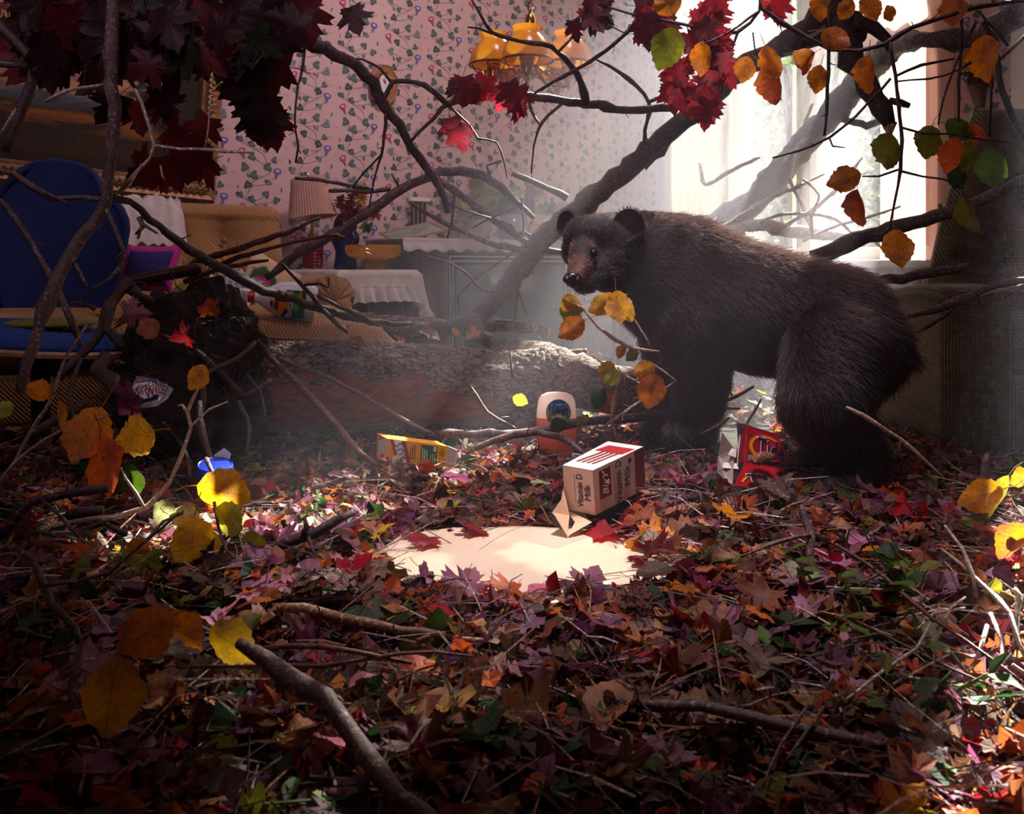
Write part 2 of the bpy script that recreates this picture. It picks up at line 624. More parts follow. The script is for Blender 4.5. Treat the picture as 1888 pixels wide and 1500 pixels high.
tag(finish('baseboard_left', boxA(MB(), 0, UMAX, 0, .018, 0, .14), 'paint', None, bevel=.006), kind='structure')
tag(finish('baseboard_right', boxB(MB(), 0, SMAX, 0, .018, 0, .14), 'paint', None, bevel=.006), kind='structure')


# wallpaper print: a repeating morning-glory vine, flat shapes a fraction of a millimetre proud of the wall
def motif(seed):
    r = random.Random(seed)
    sh = []                                       # (colour index, polygon) in metres within a .25 x .25 cell

    def heart(x, y, s, a, ci):
        pts = []
        for k in range(11):
            t = 2 * PI * k / 11
            hx, hy = .95 * math.sin(t) ** 3, .8 * math.cos(t) - .33 * math.cos(2 * t) - .13 * math.cos(3 * t)
            pts.append((hx * s, hy * s))
        sh.append((ci, [(x + p * math.cos(a) - q * math.sin(a), y + p * math.sin(a) + q * math.cos(a)) for p, q in pts]))
        if s > .012:                              # two pale veins
            for sg in (-1, 1):
                v_ = [(0, -.7 * s), (sg * .12 * s, -.1 * s), (sg * .48 * s, .38 * s), (sg * .05 * s, .1 * s)]
                sh.append((2 if ci != 2 else 0, [(x + p * math.cos(a) - q * math.sin(a), y + p * math.sin(a) + q * math.cos(a)) for p, q in v_]))

    def stem(pts, w=.0011):
        for (x0, y0), (x1, y1) in zip(pts, pts[1:]):
            dx, dy = x1 - x0, y1 - y0
            l = math.hypot(dx, dy) or 1
            nx, ny = -dy / l * w, dx / l * w
            sh.append((3, [(x0 + nx, y0 + ny), (x0 - nx, y0 - ny), (x1 - nx, y1 - ny), (x1 + nx, y1 + ny)]))

    def flower(x, y, s, a, ci):
        rim = [(math.cos(2 * PI * k / 9) * s, .62 * s * math.sin(2 * PI * k / 9) * (1 + .18 * (k % 2))) for k in range(9)]
        cup = [(-.62 * s, -.2 * s), (.62 * s, -.2 * s), (.2 * s, -1.3 * s), (.12 * s, -2.0 * s), (-.12 * s, -2.0 * s), (-.2 * s, -1.3 * s)]
        thr = [(math.cos(2 * PI * k / 7) * s * .5, .28 * s * math.sin(2 * PI * k / 7)) for k in range(7)]
        for c_, poly in ((ci, cup), (ci, rim), (6, thr)):
            sh.append((c_, [(x + p * math.cos(a) - q * math.sin(a), y + p * math.sin(a) + q * math.cos(a)) for p, q in poly]))

    def bud(x, y, s, a, ci):
        sh.append((ci, [(x + p * math.cos(a) - q * math.sin(a), y + p * math.sin(a) + q * math.cos(a)) for p, q in ((-.12 * s, 0), (.12 * s, 0), (.16 * s, .5 * s), (0, s), (-.16 * s, .5 * s))]))
    main = [(.125 + .055 * math.sin(k / 24 * 2 * PI + .4) + .012 * math.sin(k / 24 * 6 * PI), k / 24 * .25) for k in range(25)]
    stem(main)
    for k, (ox, oy) in enumerate(((.03, .02), (-.035, .045), (.05, .085), (-.05, .10), (.02, .13), (.065, .165), (-.045, .17), (-.075, .205), (.03, .215), (.085, .04), (-.085, .02))):
        bx, by = main[max(0, min(24, int(oy / .25 * 24) - r.randint(1, 3)))]
        x, y = .125 + ox, oy
        kx, ky = (bx + x) / 2 + r.uniform(-.012, .012), by + (y - by) * .2 - .006
        stem([((1 - t) ** 2 * bx + 2 * t * (1 - t) * kx + t * t * x, (1 - t) ** 2 * by + 2 * t * (1 - t) * ky + t * t * y) for t in (0, .25, .5, .75, 1)], .0008)
        heart(x, y, .0215 * r.uniform(.75, 1.15), r.uniform(0, 2 * PI), r.choice((0, 0, 1, 1, 2)))
        if k % 3 == 0:
            heart(x + .014, y + .006, .009, r.uniform(0, 6), r.choice((0, 1)))
    stem([(.06, .11), (.045, .13), (.035, .145)], .0009)
    stem([(.19, .2), (.20, .215), (.205, .225)], .0009)
    flower(.035, .155, .0195, r.uniform(-.5, .5), 4)
    flower(.205, .238, .0185, r.uniform(-.6, .6), 5)
    for x, y in ((.09, .235), (.098, .24), (.17, .12), (.178, .128), (.22, .07), (.015, .06)):
        bud(x, y, r.uniform(.016, .024), r.uniform(-.5, .3), r.choice((0, 4, 5, 1)))
    for x, y in ((.23, .13), (.01, .2), (.15, .07)):
        stem([(x, y), (x + .008, y + .008), (x + .018, y + .006), (x + .024, y + .011)], .0006)
    return sh


PRINT = []
for nm, c in (('print_leaf', (76, 98, 94)), ('print_leaf_dark', (48, 68, 68)), ('print_leaf_grey', (124, 136, 142)), ('print_stem', (92, 92, 78)),
              ('print_blue', (96, 100, 168)), ('print_pink', (178, 62, 108)), ('print_throat', (226, 186, 190))):
    PRINT.append(pbr(nm, c, c, rough=.75, nscale=4, bump=0))


def wallprint(wall, frame, a0, a1, z0, z1, holes=()):
    mb = MB()
    ms = [motif(k) for k in (3, 9)]
    n0, n1 = int(a0 / .25) - 1, int(a1 / .25) + 1
    for i in range(n0, n1):
        sh = ms[i % 2]
        for j in range(int(z0 / .25) - 1, int(z1 / .25) + 1):
            oy = j * .25 + (.125 if i % 2 else 0)
            cx, cy = i * .25 + .125, oy + .125
            if any(h0 - .14 < cx < h1 + .14 and y0 - .14 < cy < y1 + .14 for h0, h1, y0, y1 in holes):
                if any(h0 < cx < h1 and y0 < cy < y1 for h0, h1, y0, y1 in holes):
                    continue
            for k, (ci, poly) in enumerate(sh):
                P = [(i * .25 + x, oy + y) for x, y in poly]
                if any(p < a0 or p > a1 or q < z0 or q > z1 or any(h0 < p < h1 and y0 < q < y1 for h0, h1, y0, y1 in holes) for p, q in P):
                    continue
                mb.add([frame(p, .0005 + .00003 * k, q) for p, q in P], [tuple(range(len(P)))], ci)
    o = finish('wallpaper_print', mb, PRINT, wall, smooth=False)
    o['kind'] = 'stuff'
    o['label'] = 'printed vine of grey green leaves with blue and pink flowers'


wallprint(wall_a, A, .02, 4.3, .3, 2.3)
wallprint(wall_b, B, .02, 2.28, .3, 2.3, [(.2, 1.96, .5, 3.5)])

# windows
for wi, (a, b) in enumerate(WIN):
    wr = D.objects.new('window_%d' % (wi + 1), None)
    COL.objects.link(wr)
    wr.location = B((a + b) / 2, 0, ZS)
    tag(wr, kind='structure')
    fr = MB()
    boxB(fr, a - .07, a, -.0, .022, ZS - .06, ZT + .07)
    boxB(fr, b, b + .07, -.0, .022, ZS - .06, ZT + .07)
    boxB(fr, a, b, -.0, .022, ZT, ZT + .07)
    finish('window_frame', fr, 'paint', wr, bevel=.004)
    finish('window_sill', boxB(MB(), a - .1, b + .1, -.1, .10, ZS - .035, ZS), 'paint', wr, bevel=.006)
    cuts = [a, .76, 1.235, b] if wi == 0 else [a, b]
    for k in range(1, len(cuts) - 1):
        finish('mullion', boxB(MB(), cuts[k] - .035, cuts[k] + .035, -.1, -.02, ZS, ZT), 'paint', wr, bevel=.005)
    for p, q in zip(cuts, cuts[1:]):
        p, q = p + (.035 if p != a else 0), q - (.035 if q != b else 0)
        for z0, z1 in ((ZS, ZS + .06), (1.72, 1.76), (ZT - .05, ZT)):
            finish('sash_rail', boxB(MB(), p, q, -.08, -.035, z0, z1), 'paint', wr, bevel=.004)
        for x in (p, q):
            finish('sash_stile', boxB(MB(), x - .0 if x == p else x - .03, x + .03 if x == p else x, -.078, -.037, ZS + .06, ZT - .05), 'paint', wr, bevel=.004)
        for z0, z1 in ((ZS + .06, 1.72), (1.76, ZT - .05)):
            finish('pane', MB().quad(B(p + .03, -.06, z0), B(q - .03, -.06, z0), B(q - .03, -.06, z1), B(p + .03, -.06, z1)), 'pane', wr, smooth=False)

# outdoors: lawn, shrubs
tag(finish('ground_outside', MB().box((6, 12, -.45), (70, 50, .1)), pbr('lawn', (86, 100, 50), (110, 104, 60), nscale=2, bump=.6), None, smooth=False), kind='structure')

# ------------------------------------------------------------------ leaves
HALF = dict(
    maple=[(0, 0), (.17, -.07), (.33, -.12), (.30, -.01), (.42, .03), (.35, .11), (.31, .19), (.44, .26), (.62, .40), (.50, .45), (.53, .56), (.38, .53), (.25, .50),
           (.19, .50), (.25, .62), (.33, .73), (.20, .74), (.16, .85), (.06, .93), (0, 1.04)],
    oval=[(0, 0), (.14, .05), (.23, .12), (.27, .16), (.31, .24), (.36, .29), (.37, .37), (.41, .43), (.39, .50), (.40, .57), (.35, .63), (.34, .70), (.27, .76), (.24, .83),
          (.15, .88), (.10, .95), (0, 1.03)],
    narrow=[(0, 0), (.08, .06), (.14, .16), (.19, .28), (.215, .4), (.21, .52), (.18, .66), (.12, .8), (.06, .92), (0, 1.02)],
    oak=[(0, 0), (.06, .08), (.16, .12), (.12, .2), (.09, .24), (.22, .3), (.27, .38), (.14, .42), (.11, .47), (.27, .55), (.30, .64), (.16, .67), (.12, .72), (.2, .82), (.16, .9), (.06, .93), (0, 1.0)])
SIMPLE = dict(maple=[0, 2, 4, 6, 8, 10, 13, 15, 16, 19], oval=[0, 2, 4, 7, 9, 12, 14, 16], narrow=[0, 3, 6, 9], oak=[0, 2, 4, 6, 8, 10, 12, 16])


def leaf_shape(kind, seed, simple=False, curl=.5, crumple=.04):
    """vertices (n,3), faces, leaf coordinates (n,3); base at the origin, tip along +Y, length 1"""
    r = np.random.RandomState(seed)
    h = HALF[kind]
    if simple:
        h = [h[i] for i in SIMPLE[kind]]
    right = [(x * r.uniform(.92, 1.08), y + r.uniform(-.012, .012)) for x, y in h]
    left = [(-x * r.uniform(.9, 1.1), y + r.uniform(-.012, .012)) for x, y in h]
    out = [(0, 0)] + right[1:-1] + [(0, h[-1][1])] + left[1:-1][::-1]
    out = np.array(out)
    n = len(out)
    c = np.array([0, .42 if kind != 'maple' else .3])
    if simple:
        p = np.vstack([out, c])
        faces = [(i, (i + 1) % n, n) for i in range(n)]
    else:
        mid = (out - c) * .58 + c
        mid[:, 0] = np.where(np.abs(mid[:, 0]) < .01, 0, mid[:, 0])
        p = np.vstack([out, mid, c])
        faces = [(i, (i + 1) % n, n + (i + 1) % n, n + i) for i in range(n)] + [(n + i, n + (i + 1) % n, 2 * n) for i in range(n)]
    lp = np.c_[p, np.zeros(len(p))]
    x, y = p[:, 0].copy(), p[:, 1].copy()
    z = np.abs(x) * r.uniform(-.05, .38) * (1 + curl)
    z = z + crumple * np.sin(x * r.uniform(5, 11) + r.uniform(0, 6)) * np.cos(y * r.uniform(4, 9) + r.uniform(0, 6)) * 2
    z = z + r.normal(0, crumple * .35, len(x))
    q = np.c_[x, y, z]
    kx, ky = curl * r.uniform(-1.0, 2.6), curl * r.uniform(-1.3, 2.2)
    for ax, k, o in ((0, kx, 0), (1, ky, .4)):
        if abs(k) > .05:
            t = (q[:, ax] - o) * k
            rad = 1 / k - q[:, 2]
            q2 = q.copy()
            q2[:, ax] = o + rad * np.sin(t)
            q2[:, 2] = 1 / k - rad * np.cos(t)
            q = q2
    q -= q[0] if not simple else 0
    # stalk
    if not simple:
        m = len(q)
        bend = r.uniform(-.2, .2)
        st = []
        for k in range(3):
            t = k / 2
            cc = np.array([bend * t * t, -.38 * t, -.05 * t * r.uniform(-1, 2)])
            for a in range(3):
                st.append(cc + .011 * np.array([math.cos(a * 2.1), 0, math.sin(a * 2.1)]))
        q = np.vstack([q, st])
        lp = np.vstack([lp, [[0, 0, 0]] * 9])
        for k in range(2):
            for a in range(3):
                faces.append((m + k * 3 + a, m + k * 3 + (a + 1) % 3, m + k * 3 + 3 + (a + 1) % 3, m + k * 3 + 3 + a))
    return q, faces, lp


def leaf_mesh(name, kind, seed, mat, **kw):
    q, f, lp = leaf_shape(kind, seed, **kw)
    me = D.meshes.new(name)
    me.from_pydata(q.tolist(), [], f)
    at = me.attributes.new('lp', 'FLOAT_VECTOR', 'POINT')
    at.data.foreach_set('vector', lp.astype(np.float32).ravel())
    me.materials.append(M[mat])
    me.polygons.foreach_set('use_smooth', [True] * len(me.polygons))
    return me


LM = {}
for kd in HALF:
    LM[kd, 'dry'] = [leaf_mesh('%s_leaf' % kd, kd, 100 + i, 'leaf', curl=.28 + .17 * i, crumple=.03 + .01 * (i % 3)) for i in range(6)]
    LM[kd, 'flat'] = [leaf_mesh('%s_leaf' % kd, kd, 200 + i, 'leaf', curl=.16 + .08 * i, crumple=.018) for i in range(4)]
    LM[kd, 'spot'] = [leaf_mesh('%s_leaf' % kd, kd, 300 + i, 'leaf_spotted', curl=.2 + .1 * i, crumple=.025) for i in range(3)]

LC = dict(yellow=(250, 190, 24), gold=(240, 150, 24), orange=(238, 138, 26), rust=(212, 98, 32), brown=(140, 84, 52), tan=(206, 146, 104), dark=(92, 60, 48), grey=(140, 116, 108),
          crimson=(176, 22, 44), scarlet=(210, 38, 44), maroon=(112, 20, 34), mauve=(176, 116, 146), pink=(206, 132, 166), green=(84, 124, 34), olive=(132, 134, 36),
          lime=(176, 190, 60), pale=(186, 200, 140), deep=(40, 78, 34), purple=(124, 60, 100), black=(58, 20, 28))


def lcol(c):
    c = LC[c] if isinstance(c, str) else c
    j = R.uniform(.86, 1.12)
    return (*lin(tuple(min(255, v * j * R.uniform(.95, 1.05)) for v in c)), 1)


def put_leaf(name, kind, form, col, loc, size, rot, parent=None, mesh=None):
    o = D.objects.new(name, mesh or R.choice(LM[kind, form]))
    COL.objects.link(o)
    o.color = lcol(col)
    off = Vector()
    p = parent
    while p is not None:
        off += p.location
        p = p.parent
    o.parent = parent
    o.rotation_euler = rot.to_euler() if hasattr(rot, 'to_euler') else rot
    o.location = Vector(loc) - off
    o.scale = (size,) * 3
    return o


def hang_rot(tilt, yaw=0.0, pitch=0.0):
    """a leaf hanging by its stalk in front of a viewer: tilt turns it in the viewer's plane (0 = tip down)"""
    return (Matrix.Rotation(yaw, 3, 'Z') @ Matrix.Rotation(tilt, 3, 'Y') @ Matrix.Rotation(-PI / 2 + pitch, 3, 'X'))


# ------------------------------------------------------------------ branches
def parse(s, y0=None):
    """'px,py,depth,radius_px px,py ...' -> list of (x,y,z,r); depth and radius are interpolated where left out"""
    tk = [[float(v) if v else None for v in t.split(',')] for t in s.split()]
    tk = [t + [None] * (4 - len(t)) for t in tk]
    for k in (2, 3):
        known = [(i, t[k]) for i, t in enumerate(tk) if t[k] is not None]
        if not known:
            known = [(0, y0)]
        for i, t in enumerate(tk):
            if t[k] is None:
                lo = [q for q in known if q[0] <= i]
                hi = [q for q in known if q[0] >= i]
                if lo and hi:
                    (a, va), (b, vb) = lo[-1], hi[0]
                    t[k] = va if a == b else va + (vb - va) * (i - a) / (b - a)
                else:
                    t[k] = (lo or hi)[-1 if lo else 0][1]
    return [(*W(t[0], t[1], t[2]), t[3] / F * t[2]) for t in tk]


def stem(mb, pts, n=7, step=.03, jit=.12, spur=0.0, knob=.12):
    P = catmull(pts, step)
    pos, rad = [], []
    for k, q in enumerate(P):
        r = max(q[3], .0009)
        w = min(r * jit * 3, .006)
        pos.append(Vector(q[:3]) + Vector((R.uniform(-w, w), R.uniform(-w, w), R.uniform(-w, w))) * (0 if k in (0, len(P) - 1) else 1))
        rad.append(r * (1 + R.uniform(-knob, knob) + (.35 if R.random() < .07 else 0)))
    mb.tube(pos, rad, n=n, wob=.16)
    if spur:
        for k in range(2, len(pos) - 2):
            if R.random() < spur:
                t = (pos[k + 1] - pos[k - 1]).normalized()
                side = t.cross(Vector((R.uniform(-1, 1), R.uniform(-1, 1), R.uniform(-1, 1)))).normalized()
                l = R.uniform(.008, .03) + rad[k]
                e = pos[k] + (side * .85 + t * .5) * l
                m_ = pos[k].lerp(e, .5) + Vector((R.uniform(-1, 1), 0, R.uniform(-1, 1))) * .003
                mb.tube([pos[k], m_, e], [max(rad[k] * .4, .0012), .0013, .0009], n=4)
    return mb


def branch(name, label, main, subs=(), mat='dark_bark', spur=.18, leaves=(), n=8, group=None, cat='branch', submat=None, knob=.12):
    P = parse(main)
    root = thing(name, label, cat, P[0][:3], group)
    finish('stem', stem(MB(), P, n, spur=spur, knob=knob), mat, root, sharp=180)
    for sb in subs:
        finish('twig', stem(MB(), parse(sb, P[0][1]), 6, step=.025, spur=spur * 1.3), submat or mat, root, sharp=180)
    for lf in leaves:
        px, py, Y, szpx, kind, form, col, tilt = lf[:8]
        yaw = lf[8] if len(lf) > 8 else R.uniform(-.5, .5)
        pitch = lf[9] if len(lf) > 9 else R.uniform(-.35, .35)
        size = szpx / F * Y / 1.04
        rot = hang_rot(tilt, yaw, pitch)
        c = W(px, py, Y)
        base = c - rot @ Vector((0, .5 * size, 0))
        put_leaf('leaf', kind, form, col, base, size, rot, root)
    return root


def rl(px, py, Y, sz, col, tilt=None, kind='maple', form='flat'):
    return (px, py, Y, sz, kind, form, col, R.uniform(-.7, .7) if tilt is None else tilt)


def cloud(xs, n, Y, sz, cols, kind='maple', form='flat', spread=2.6):
    out = []
    for _ in range(n):
        x0, y0, x1, y1 = R.choice(xs)
        out.append((R.uniform(x0, x1), R.uniform(y0, y1), R.uniform(*Y), R.uniform(*sz), kind, form, R.choice(cols), R.uniform(-spread, spread) * R.random()))
    return out


# -- the big limb that leans behind the bear's head
branch('leaning_branch', 'thick grey branch slanting down from the window behind the left ear of the bear',
       '1590,60,2.75,18 1500,70,2.75,19 1420,98,2.75,20 1330,158,2.78,20 1265,220,2.8,19 1180,292,2.85,19 1110,350,2.9,20 1050,398,2.95,20 1000,440,3.0,20 940,520,3.08,19 895,572,3.12,17 850,597,3.18,14 780,604,3.25,12 690,612,3.3,10 640,605,3.35,8',
       ['1045,365,2.93,9 1010,348,2.93,6 975,330,2.92,6 945,319,2.92,5', '1070,358,2.92,12 1085,385,2.9,7 1078,392,2.9,4', '880,580,3.1,13 870,620,3.05,12 862,650,3.05,12',
        '1185,285,2.84,5 1190,240,2.8,4 1197,190,2.78,4 1160,145,2.76,4 1100,110,2.75,2.5', '1197,188,2.78,4 1225,176,2.76,4 1252,175,2.75,3', '1187,258,2.8,4 1210,268,2.78,3 1226,276,2.78,3',
        '1258,225,2.8,5 1235,262,2.78,4 1205,295,2.78,3 1190,312,2.78,2', '1000,445,3.0,5 970,430,3.0,4 950,428,3.0,3'],
       mat='branch_bark', spur=.10, n=10)
branch('hooked_branch', 'long dark branch with purplish bark curving from the top edge down to the television',
       '462,-20,2.35,15 480,30,2.35,14 500,66,2.37,15 560,78,2.42,14 620,98,2.48,12 672,138,2.53,11 712,192,2.57,10 760,272,2.62,8 800,325,2.66,7 818,362,2.7,7 826,392,2.72,4',
       ['705,190,2.56,4 722,152,2.56,5 762,150,2.57,5 800,170,2.58,6 824,190,2.6,7 870,181,2.62,7 960,177,2.64,8 1080,190,2.67,9 1150,201,2.69,8 1230,199,2.72,7 1262,188,2.75,6',
        '824,192,2.6,5 800,216,2.59,4 756,262,2.58,3', '1080,188,2.66,6 1062,135,2.6,6 1030,95,2.55,5 1000,82,2.52,5 940,71,2.5,4 908,60,2.48,4 885,28,2.46,3 870,0,2.45,2',
        '908,62,2.48,3 880,52,2.47,2 862,50,2.47,1.5', '1030,95,2.55,3 1050,75,2.54,2 1062,55,2.53,1.5', '1035,192,2.64,3 1000,225,2.62,3 985,270,2.6,2 980,320,2.58,1.5',
        '975,178,2.63,3 978,200,2.62,3 995,230,2.6,2', '824,194,2.6,3 865,230,2.6,2 880,255,2.6,2 915,262,2.6,2 930,300,2.6,1.5 935,330,2.6,1',
        '722,152,2.56,3 700,125,2.56,3 668,110,2.55,2 648,108,2.55,2', '714,200,2.57,4 708,250,2.57,3 703,285,2.57,3 690,330,2.57,2 680,385,2.57,1.5', '703,285,2.57,2 670,320,2.57,2 650,345,2.57,1.5',
        '560,80,2.42,3 558,120,2.42,2.5 546,180,2.42,2 545,240,2.42,2 550,270,2.42,2 545,300,2.42,2', '826,375,2.7,3 850,385,2.68,2 905,402,2.66,2',
        '475,20,2.35,8 440,70,2.3,7 400,100,2.28,6 350,120,2.25,5 300,110,2.2,4'],
       spur=.14, n=9,
       leaves=cloud([(840, 150, 900, 180), (930, 165, 960, 195), (835, 230, 890, 265), (1035, 45, 1062, 80), (860, 170, 890, 195)], 13, (2.3, 2.5), (42, 62), ['maroon', 'crimson', 'maroon', 'maroon']))
branch('arched_branch', 'mottled branch arching over the lamp and amber bowl towards the television',
       '490,512,2.75,6 540,476,2.78,8 600,440,2.8,9 650,412,2.82,9 720,362,2.84,9 790,324,2.86,9 850,315,2.88,9 905,334,2.9,8 950,372,2.93,6 985,402,2.95,4',
       ['720,348,2.84,5 690,352,2.83,4 606,352,2.82,3', '690,350,2.83,4 640,340,2.82,4 590,331,2.8,4 544,328,2.8,3', '905,332,2.9,4 898,305,2.9,3 925,296,2.9,2',
        '800,322,2.84,7 850,362,2.86,7 900,398,2.9,7 950,430,2.95,7 995,458,3.0,6 1035,465,3.0,5', '735,344,2.84,2.5 722,320,2.84,2'], mat='branch_bark', spur=.14)
branch('reddish_twig', 'thin reddish twig crossing before the tan sofa and the ruby lamp base',
       '392,496,2.7,6 440,474,2.7,5 500,458,2.7,4 560,443,2.7,3.5 620,434,2.7,3 642,442,2.7,2', ['330,500,2.7,6 400,470,2.7,6 470,448,2.7,6 540,424,2.72,5 552,418,2.72,3', '540,424,2.72,4 580,405,2.74,3 590,402,2.74,2',
        '340,520,2.66,6 420,492,2.68,5 495,480,2.7,3'], mat='red_bark', spur=.22)
branch('dark_fallen_branch', 'long dark branch lying from the blue chair across the sofa seat to the side table',
       '188,366,2.05,5 240,372,2.1,6 275,405,2.15,7 330,446,2.25,8 400,492,2.35,9 470,528,2.45,9 540,552,2.55,8 620,578,2.65,7 700,594,2.75,6 760,596,2.8,4',
       ['260,398,2.12,4 262,420,2.12,3 250,432,2.12,2', '520,486,2.5,3 560,530,2.55,4 600,575,2.6,5 640,612,2.7,4', '585,545,2.6,3 640,572,2.66,4 700,600,2.7,3', '560,525,2.55,3 590,522,2.55,3 605,530,2.55,2 606,512,2.55,2'], spur=.16)
branch('drooping_twig_by_television', 'slender drooping twig before the lace edged television cabinet',
       '756,374,2.9,3 800,400,2.92,4 860,430,2.95,4 900,448,2.98,5 950,458,3.0,5 1005,462,3.0,5 1040,466,3.0,4',
       ['838,350,2.9,3 836,390,2.9,2.5 825,440,2.9,1.5', '960,455,3.0,2 910,490,3.0,2.5 870,520,3.0,2 845,545,3.0,2 848,575,3.0,1', '780,470,3.0,1.5 830,485,3.0,2 860,505,3.0,2 890,535,3.02,2 925,535,3.02,2',
        '955,515,3.0,3 952,560,3.0,2 950,610,3.0,2', '955,535,3.0,2 975,590,3.0,2 1005,640,3.0,1.5', '962,362,2.9,1.5 965,420,2.95,2 962,460,3.0,1.5', '870,420,2.95,2 920,395,2.9,1.5 960,378,2.9,1'], mat='branch_bark', spur=.16)
branch('upright_branch', 'tall bare branch standing before the blue chair with a downward fork',
       '212,-20,1.75,11 206,100,1.75,12 210,220,1.75,12 203,300,1.75,10 192,370,1.75,11 176,405,1.75,12 130,470,1.72,12 95,530,1.7,11 72,600,1.68,11 52,670,1.66,9 36,725,1.65,9',
       ['192,368,1.75,6 150,362,1.75,5 100,365,1.74,5 62,346,1.73,6 25,318,1.72,5 -10,312,1.7,4', '60,345,1.73,4 95,360,1.73,3 132,378,1.73,2', '196,385,1.75,5 212,420,1.75,4 228,462,1.75,4 222,490,1.75,4 200,515,1.75,3 165,535,1.75,2',
        '128,472,1.72,5 145,500,1.72,4 160,528,1.72,3', '0,368,1.8,4 30,405,1.8,5 70,470,1.79,5 105,530,1.78,6 130,590,1.78,6 150,640,1.78,5', '130,560,1.78,3 150,556,1.78,3 176,570,1.78,3',
        '255,400,1.8,4 262,418,1.8,3 254,440,1.8,2', '262,412,1.8,3 290,430,1.8,2'],
       mat='branch_bark', spur=.10, n=9)
branch('forked_pale_twigs', 'thin forked twigs catching light in front of the dark painting',
       '240,145,1.8,3 262,190,1.8,3.5 276,235,1.8,3.5 284,268,1.8,3.5 276,292,1.8,3 245,325,1.8,2.5 214,358,1.8,2', ['284,268,1.8,3 330,274,1.8,3 390,277,1.8,3 462,281,1.8,2', '378,276,1.8,2 384,235,1.8,2 388,180,1.8,1.5',
        '262,302,1.8,2 240,340,1.8,2 214,360,1.8,1.5', '0,250,1.7,4 20,215,1.7,3 30,200,1.7,2', '84,187,1.7,3 130,166,1.7,3 200,155,1.75,3', '296,305,1.8,2 300,325,1.8,2 305,332,1.8,1'], mat='pale_bark', spur=.2)
dk = ['maroon', 'black', 'maroon', 'black', 'black', 'black', 'maroon', (48, 58, 30)]
branch('maple_bough', 'leafy maple bough of dark red leaves hanging across the top left corner before the painting',
       '235,-20,1.9,7 330,30,1.95,8 400,62,1.98,8 460,92,2.0,7 500,112,2.02,6 530,142,2.04,4',
       ['-10,40,1.8,10 60,120,1.8,10 40,200,1.8,9 10,280,1.8,8', '0,120,1.9,5 120,125,1.9,5 260,110,1.9,5 360,122,1.95,4 470,105,2.0,3', '420,70,1.98,3 440,130,1.98,3 455,180,1.98,2', '120,10,1.9,4 160,80,1.9,4 150,160,1.9,3',
        '330,30,1.95,4 380,100,1.95,3 360,150,1.95,3'], spur=.08,
       leaves=cloud([(0, 0, 230, 110), (60, 20, 330, 130), (180, 40, 420, 110), (0, 60, 120, 130), (230, 0, 460, 60)], 52, (1.75, 2.05), (80, 118), dk, spread=3)
       + cloud([(420, 20, 530, 60), (430, 90, 500, 130), (440, 120, 490, 190), (500, 0, 600, 50), (425, 60, 520, 100)], 30, (1.9, 2.1), (72, 104), dk, spread=2.4)
       + cloud([(445, 190, 475, 225), (480, 225, 520, 250), (440, 230, 500, 250), (640, 35, 690, 55)], 9, (1.95, 2.1), (58, 84), ['black', 'maroon'], spread=.8)
       + cloud([(250, 200, 380, 340), (120, 150, 330, 240), (310, 290, 370, 330)], 12, (2.0, 2.3), (60, 90), ['maroon', 'maroon', 'black'], spread=2))
branch('red_maple_branch', 'branch of bright red maple leaves lit from behind at the top of the window',
       '1405,-20,2.35,3 1400,20,2.35,3 1360,60,2.35,3 1300,55,2.35,3 1240,40,2.35,3 1180,30,2.35,2.5 1110,10,2.35,2',
       ['1238,-10,2.4,4 1165,52,2.42,4 1100,105,2.45,4 1040,140,2.48,4 985,172,2.5,3', '1300,55,2.35,2.5 1285,100,2.35,2 1262,150,2.35,2', '1360,60,2.35,2.5 1345,110,2.35,2 1330,170,2.35,2', '1180,30,2.35,2 1150,60,2.35,1.5 1120,45,2.35,1.5'], spur=.14,
       leaves=cloud([(1085, 5, 1110, 45), (1070, 15, 1130, 40), (1165, 45, 1200, 80), (1190, 10, 1230, 60)], 18, (2.3, 2.45), (46, 66), ['maroon', 'maroon', 'deep', 'crimson'], spread=2)
       + cloud([(1200, 40, 1340, 110), (1255, 0, 1345, 70), (1270, 80, 1340, 130)], 21, (2.25, 2.5), (40, 60), ['crimson', 'maroon', 'crimson', 'scarlet', 'maroon'], spread=2)
       + cloud([(1175, 125, 1215, 150), (1240, 130, 1260, 145), (1280, 130, 1310, 170), (1315, 110, 1340, 160)], 11, (2.3, 2.5), (42, 60), ['crimson', 'scarlet', 'crimson'], spread=1.2)
       + cloud([(1240, 165, 1262, 190), (1270, 195, 1310, 215), (1290, 180, 1330, 205), (1355, 10, 1460, 40)], 14, (2.3, 2.5), (46, 66), ['scarlet', 'crimson', 'crimson'], spread=1.0))
branch('broken_trunk_limb', 'broken dark limb hanging from the top with a torn pale end before the window',
       '1535,-20,2.6,30 1550,40,2.6,26 1572,110,2.6,22 1600,165,2.6,20 1625,200,2.6,18 1640,230,2.6,14', ['1572,40,2.58,20 1610,55,2.58,14 1635,70,2.58,8 1640,95,2.58,5', '1640,185,2.6,7 1658,190,2.6,7 1676,195,2.6,6', '1530,20,2.6,22 1490,50,2.66,20 1440,85,2.72,16'], n=10, spur=.12, knob=.2)
finish('torn_end', MB().lathe([(.021, 0), (.018, .012), (.010, .026), (.003, .042)], W(1640, 226, 2.6), (.02, 0, -1), 7, rfn=lambda a, k, i: R.uniform(.6, 1.25)), 'dead_wood', D.objects['broken_trunk_limb'])
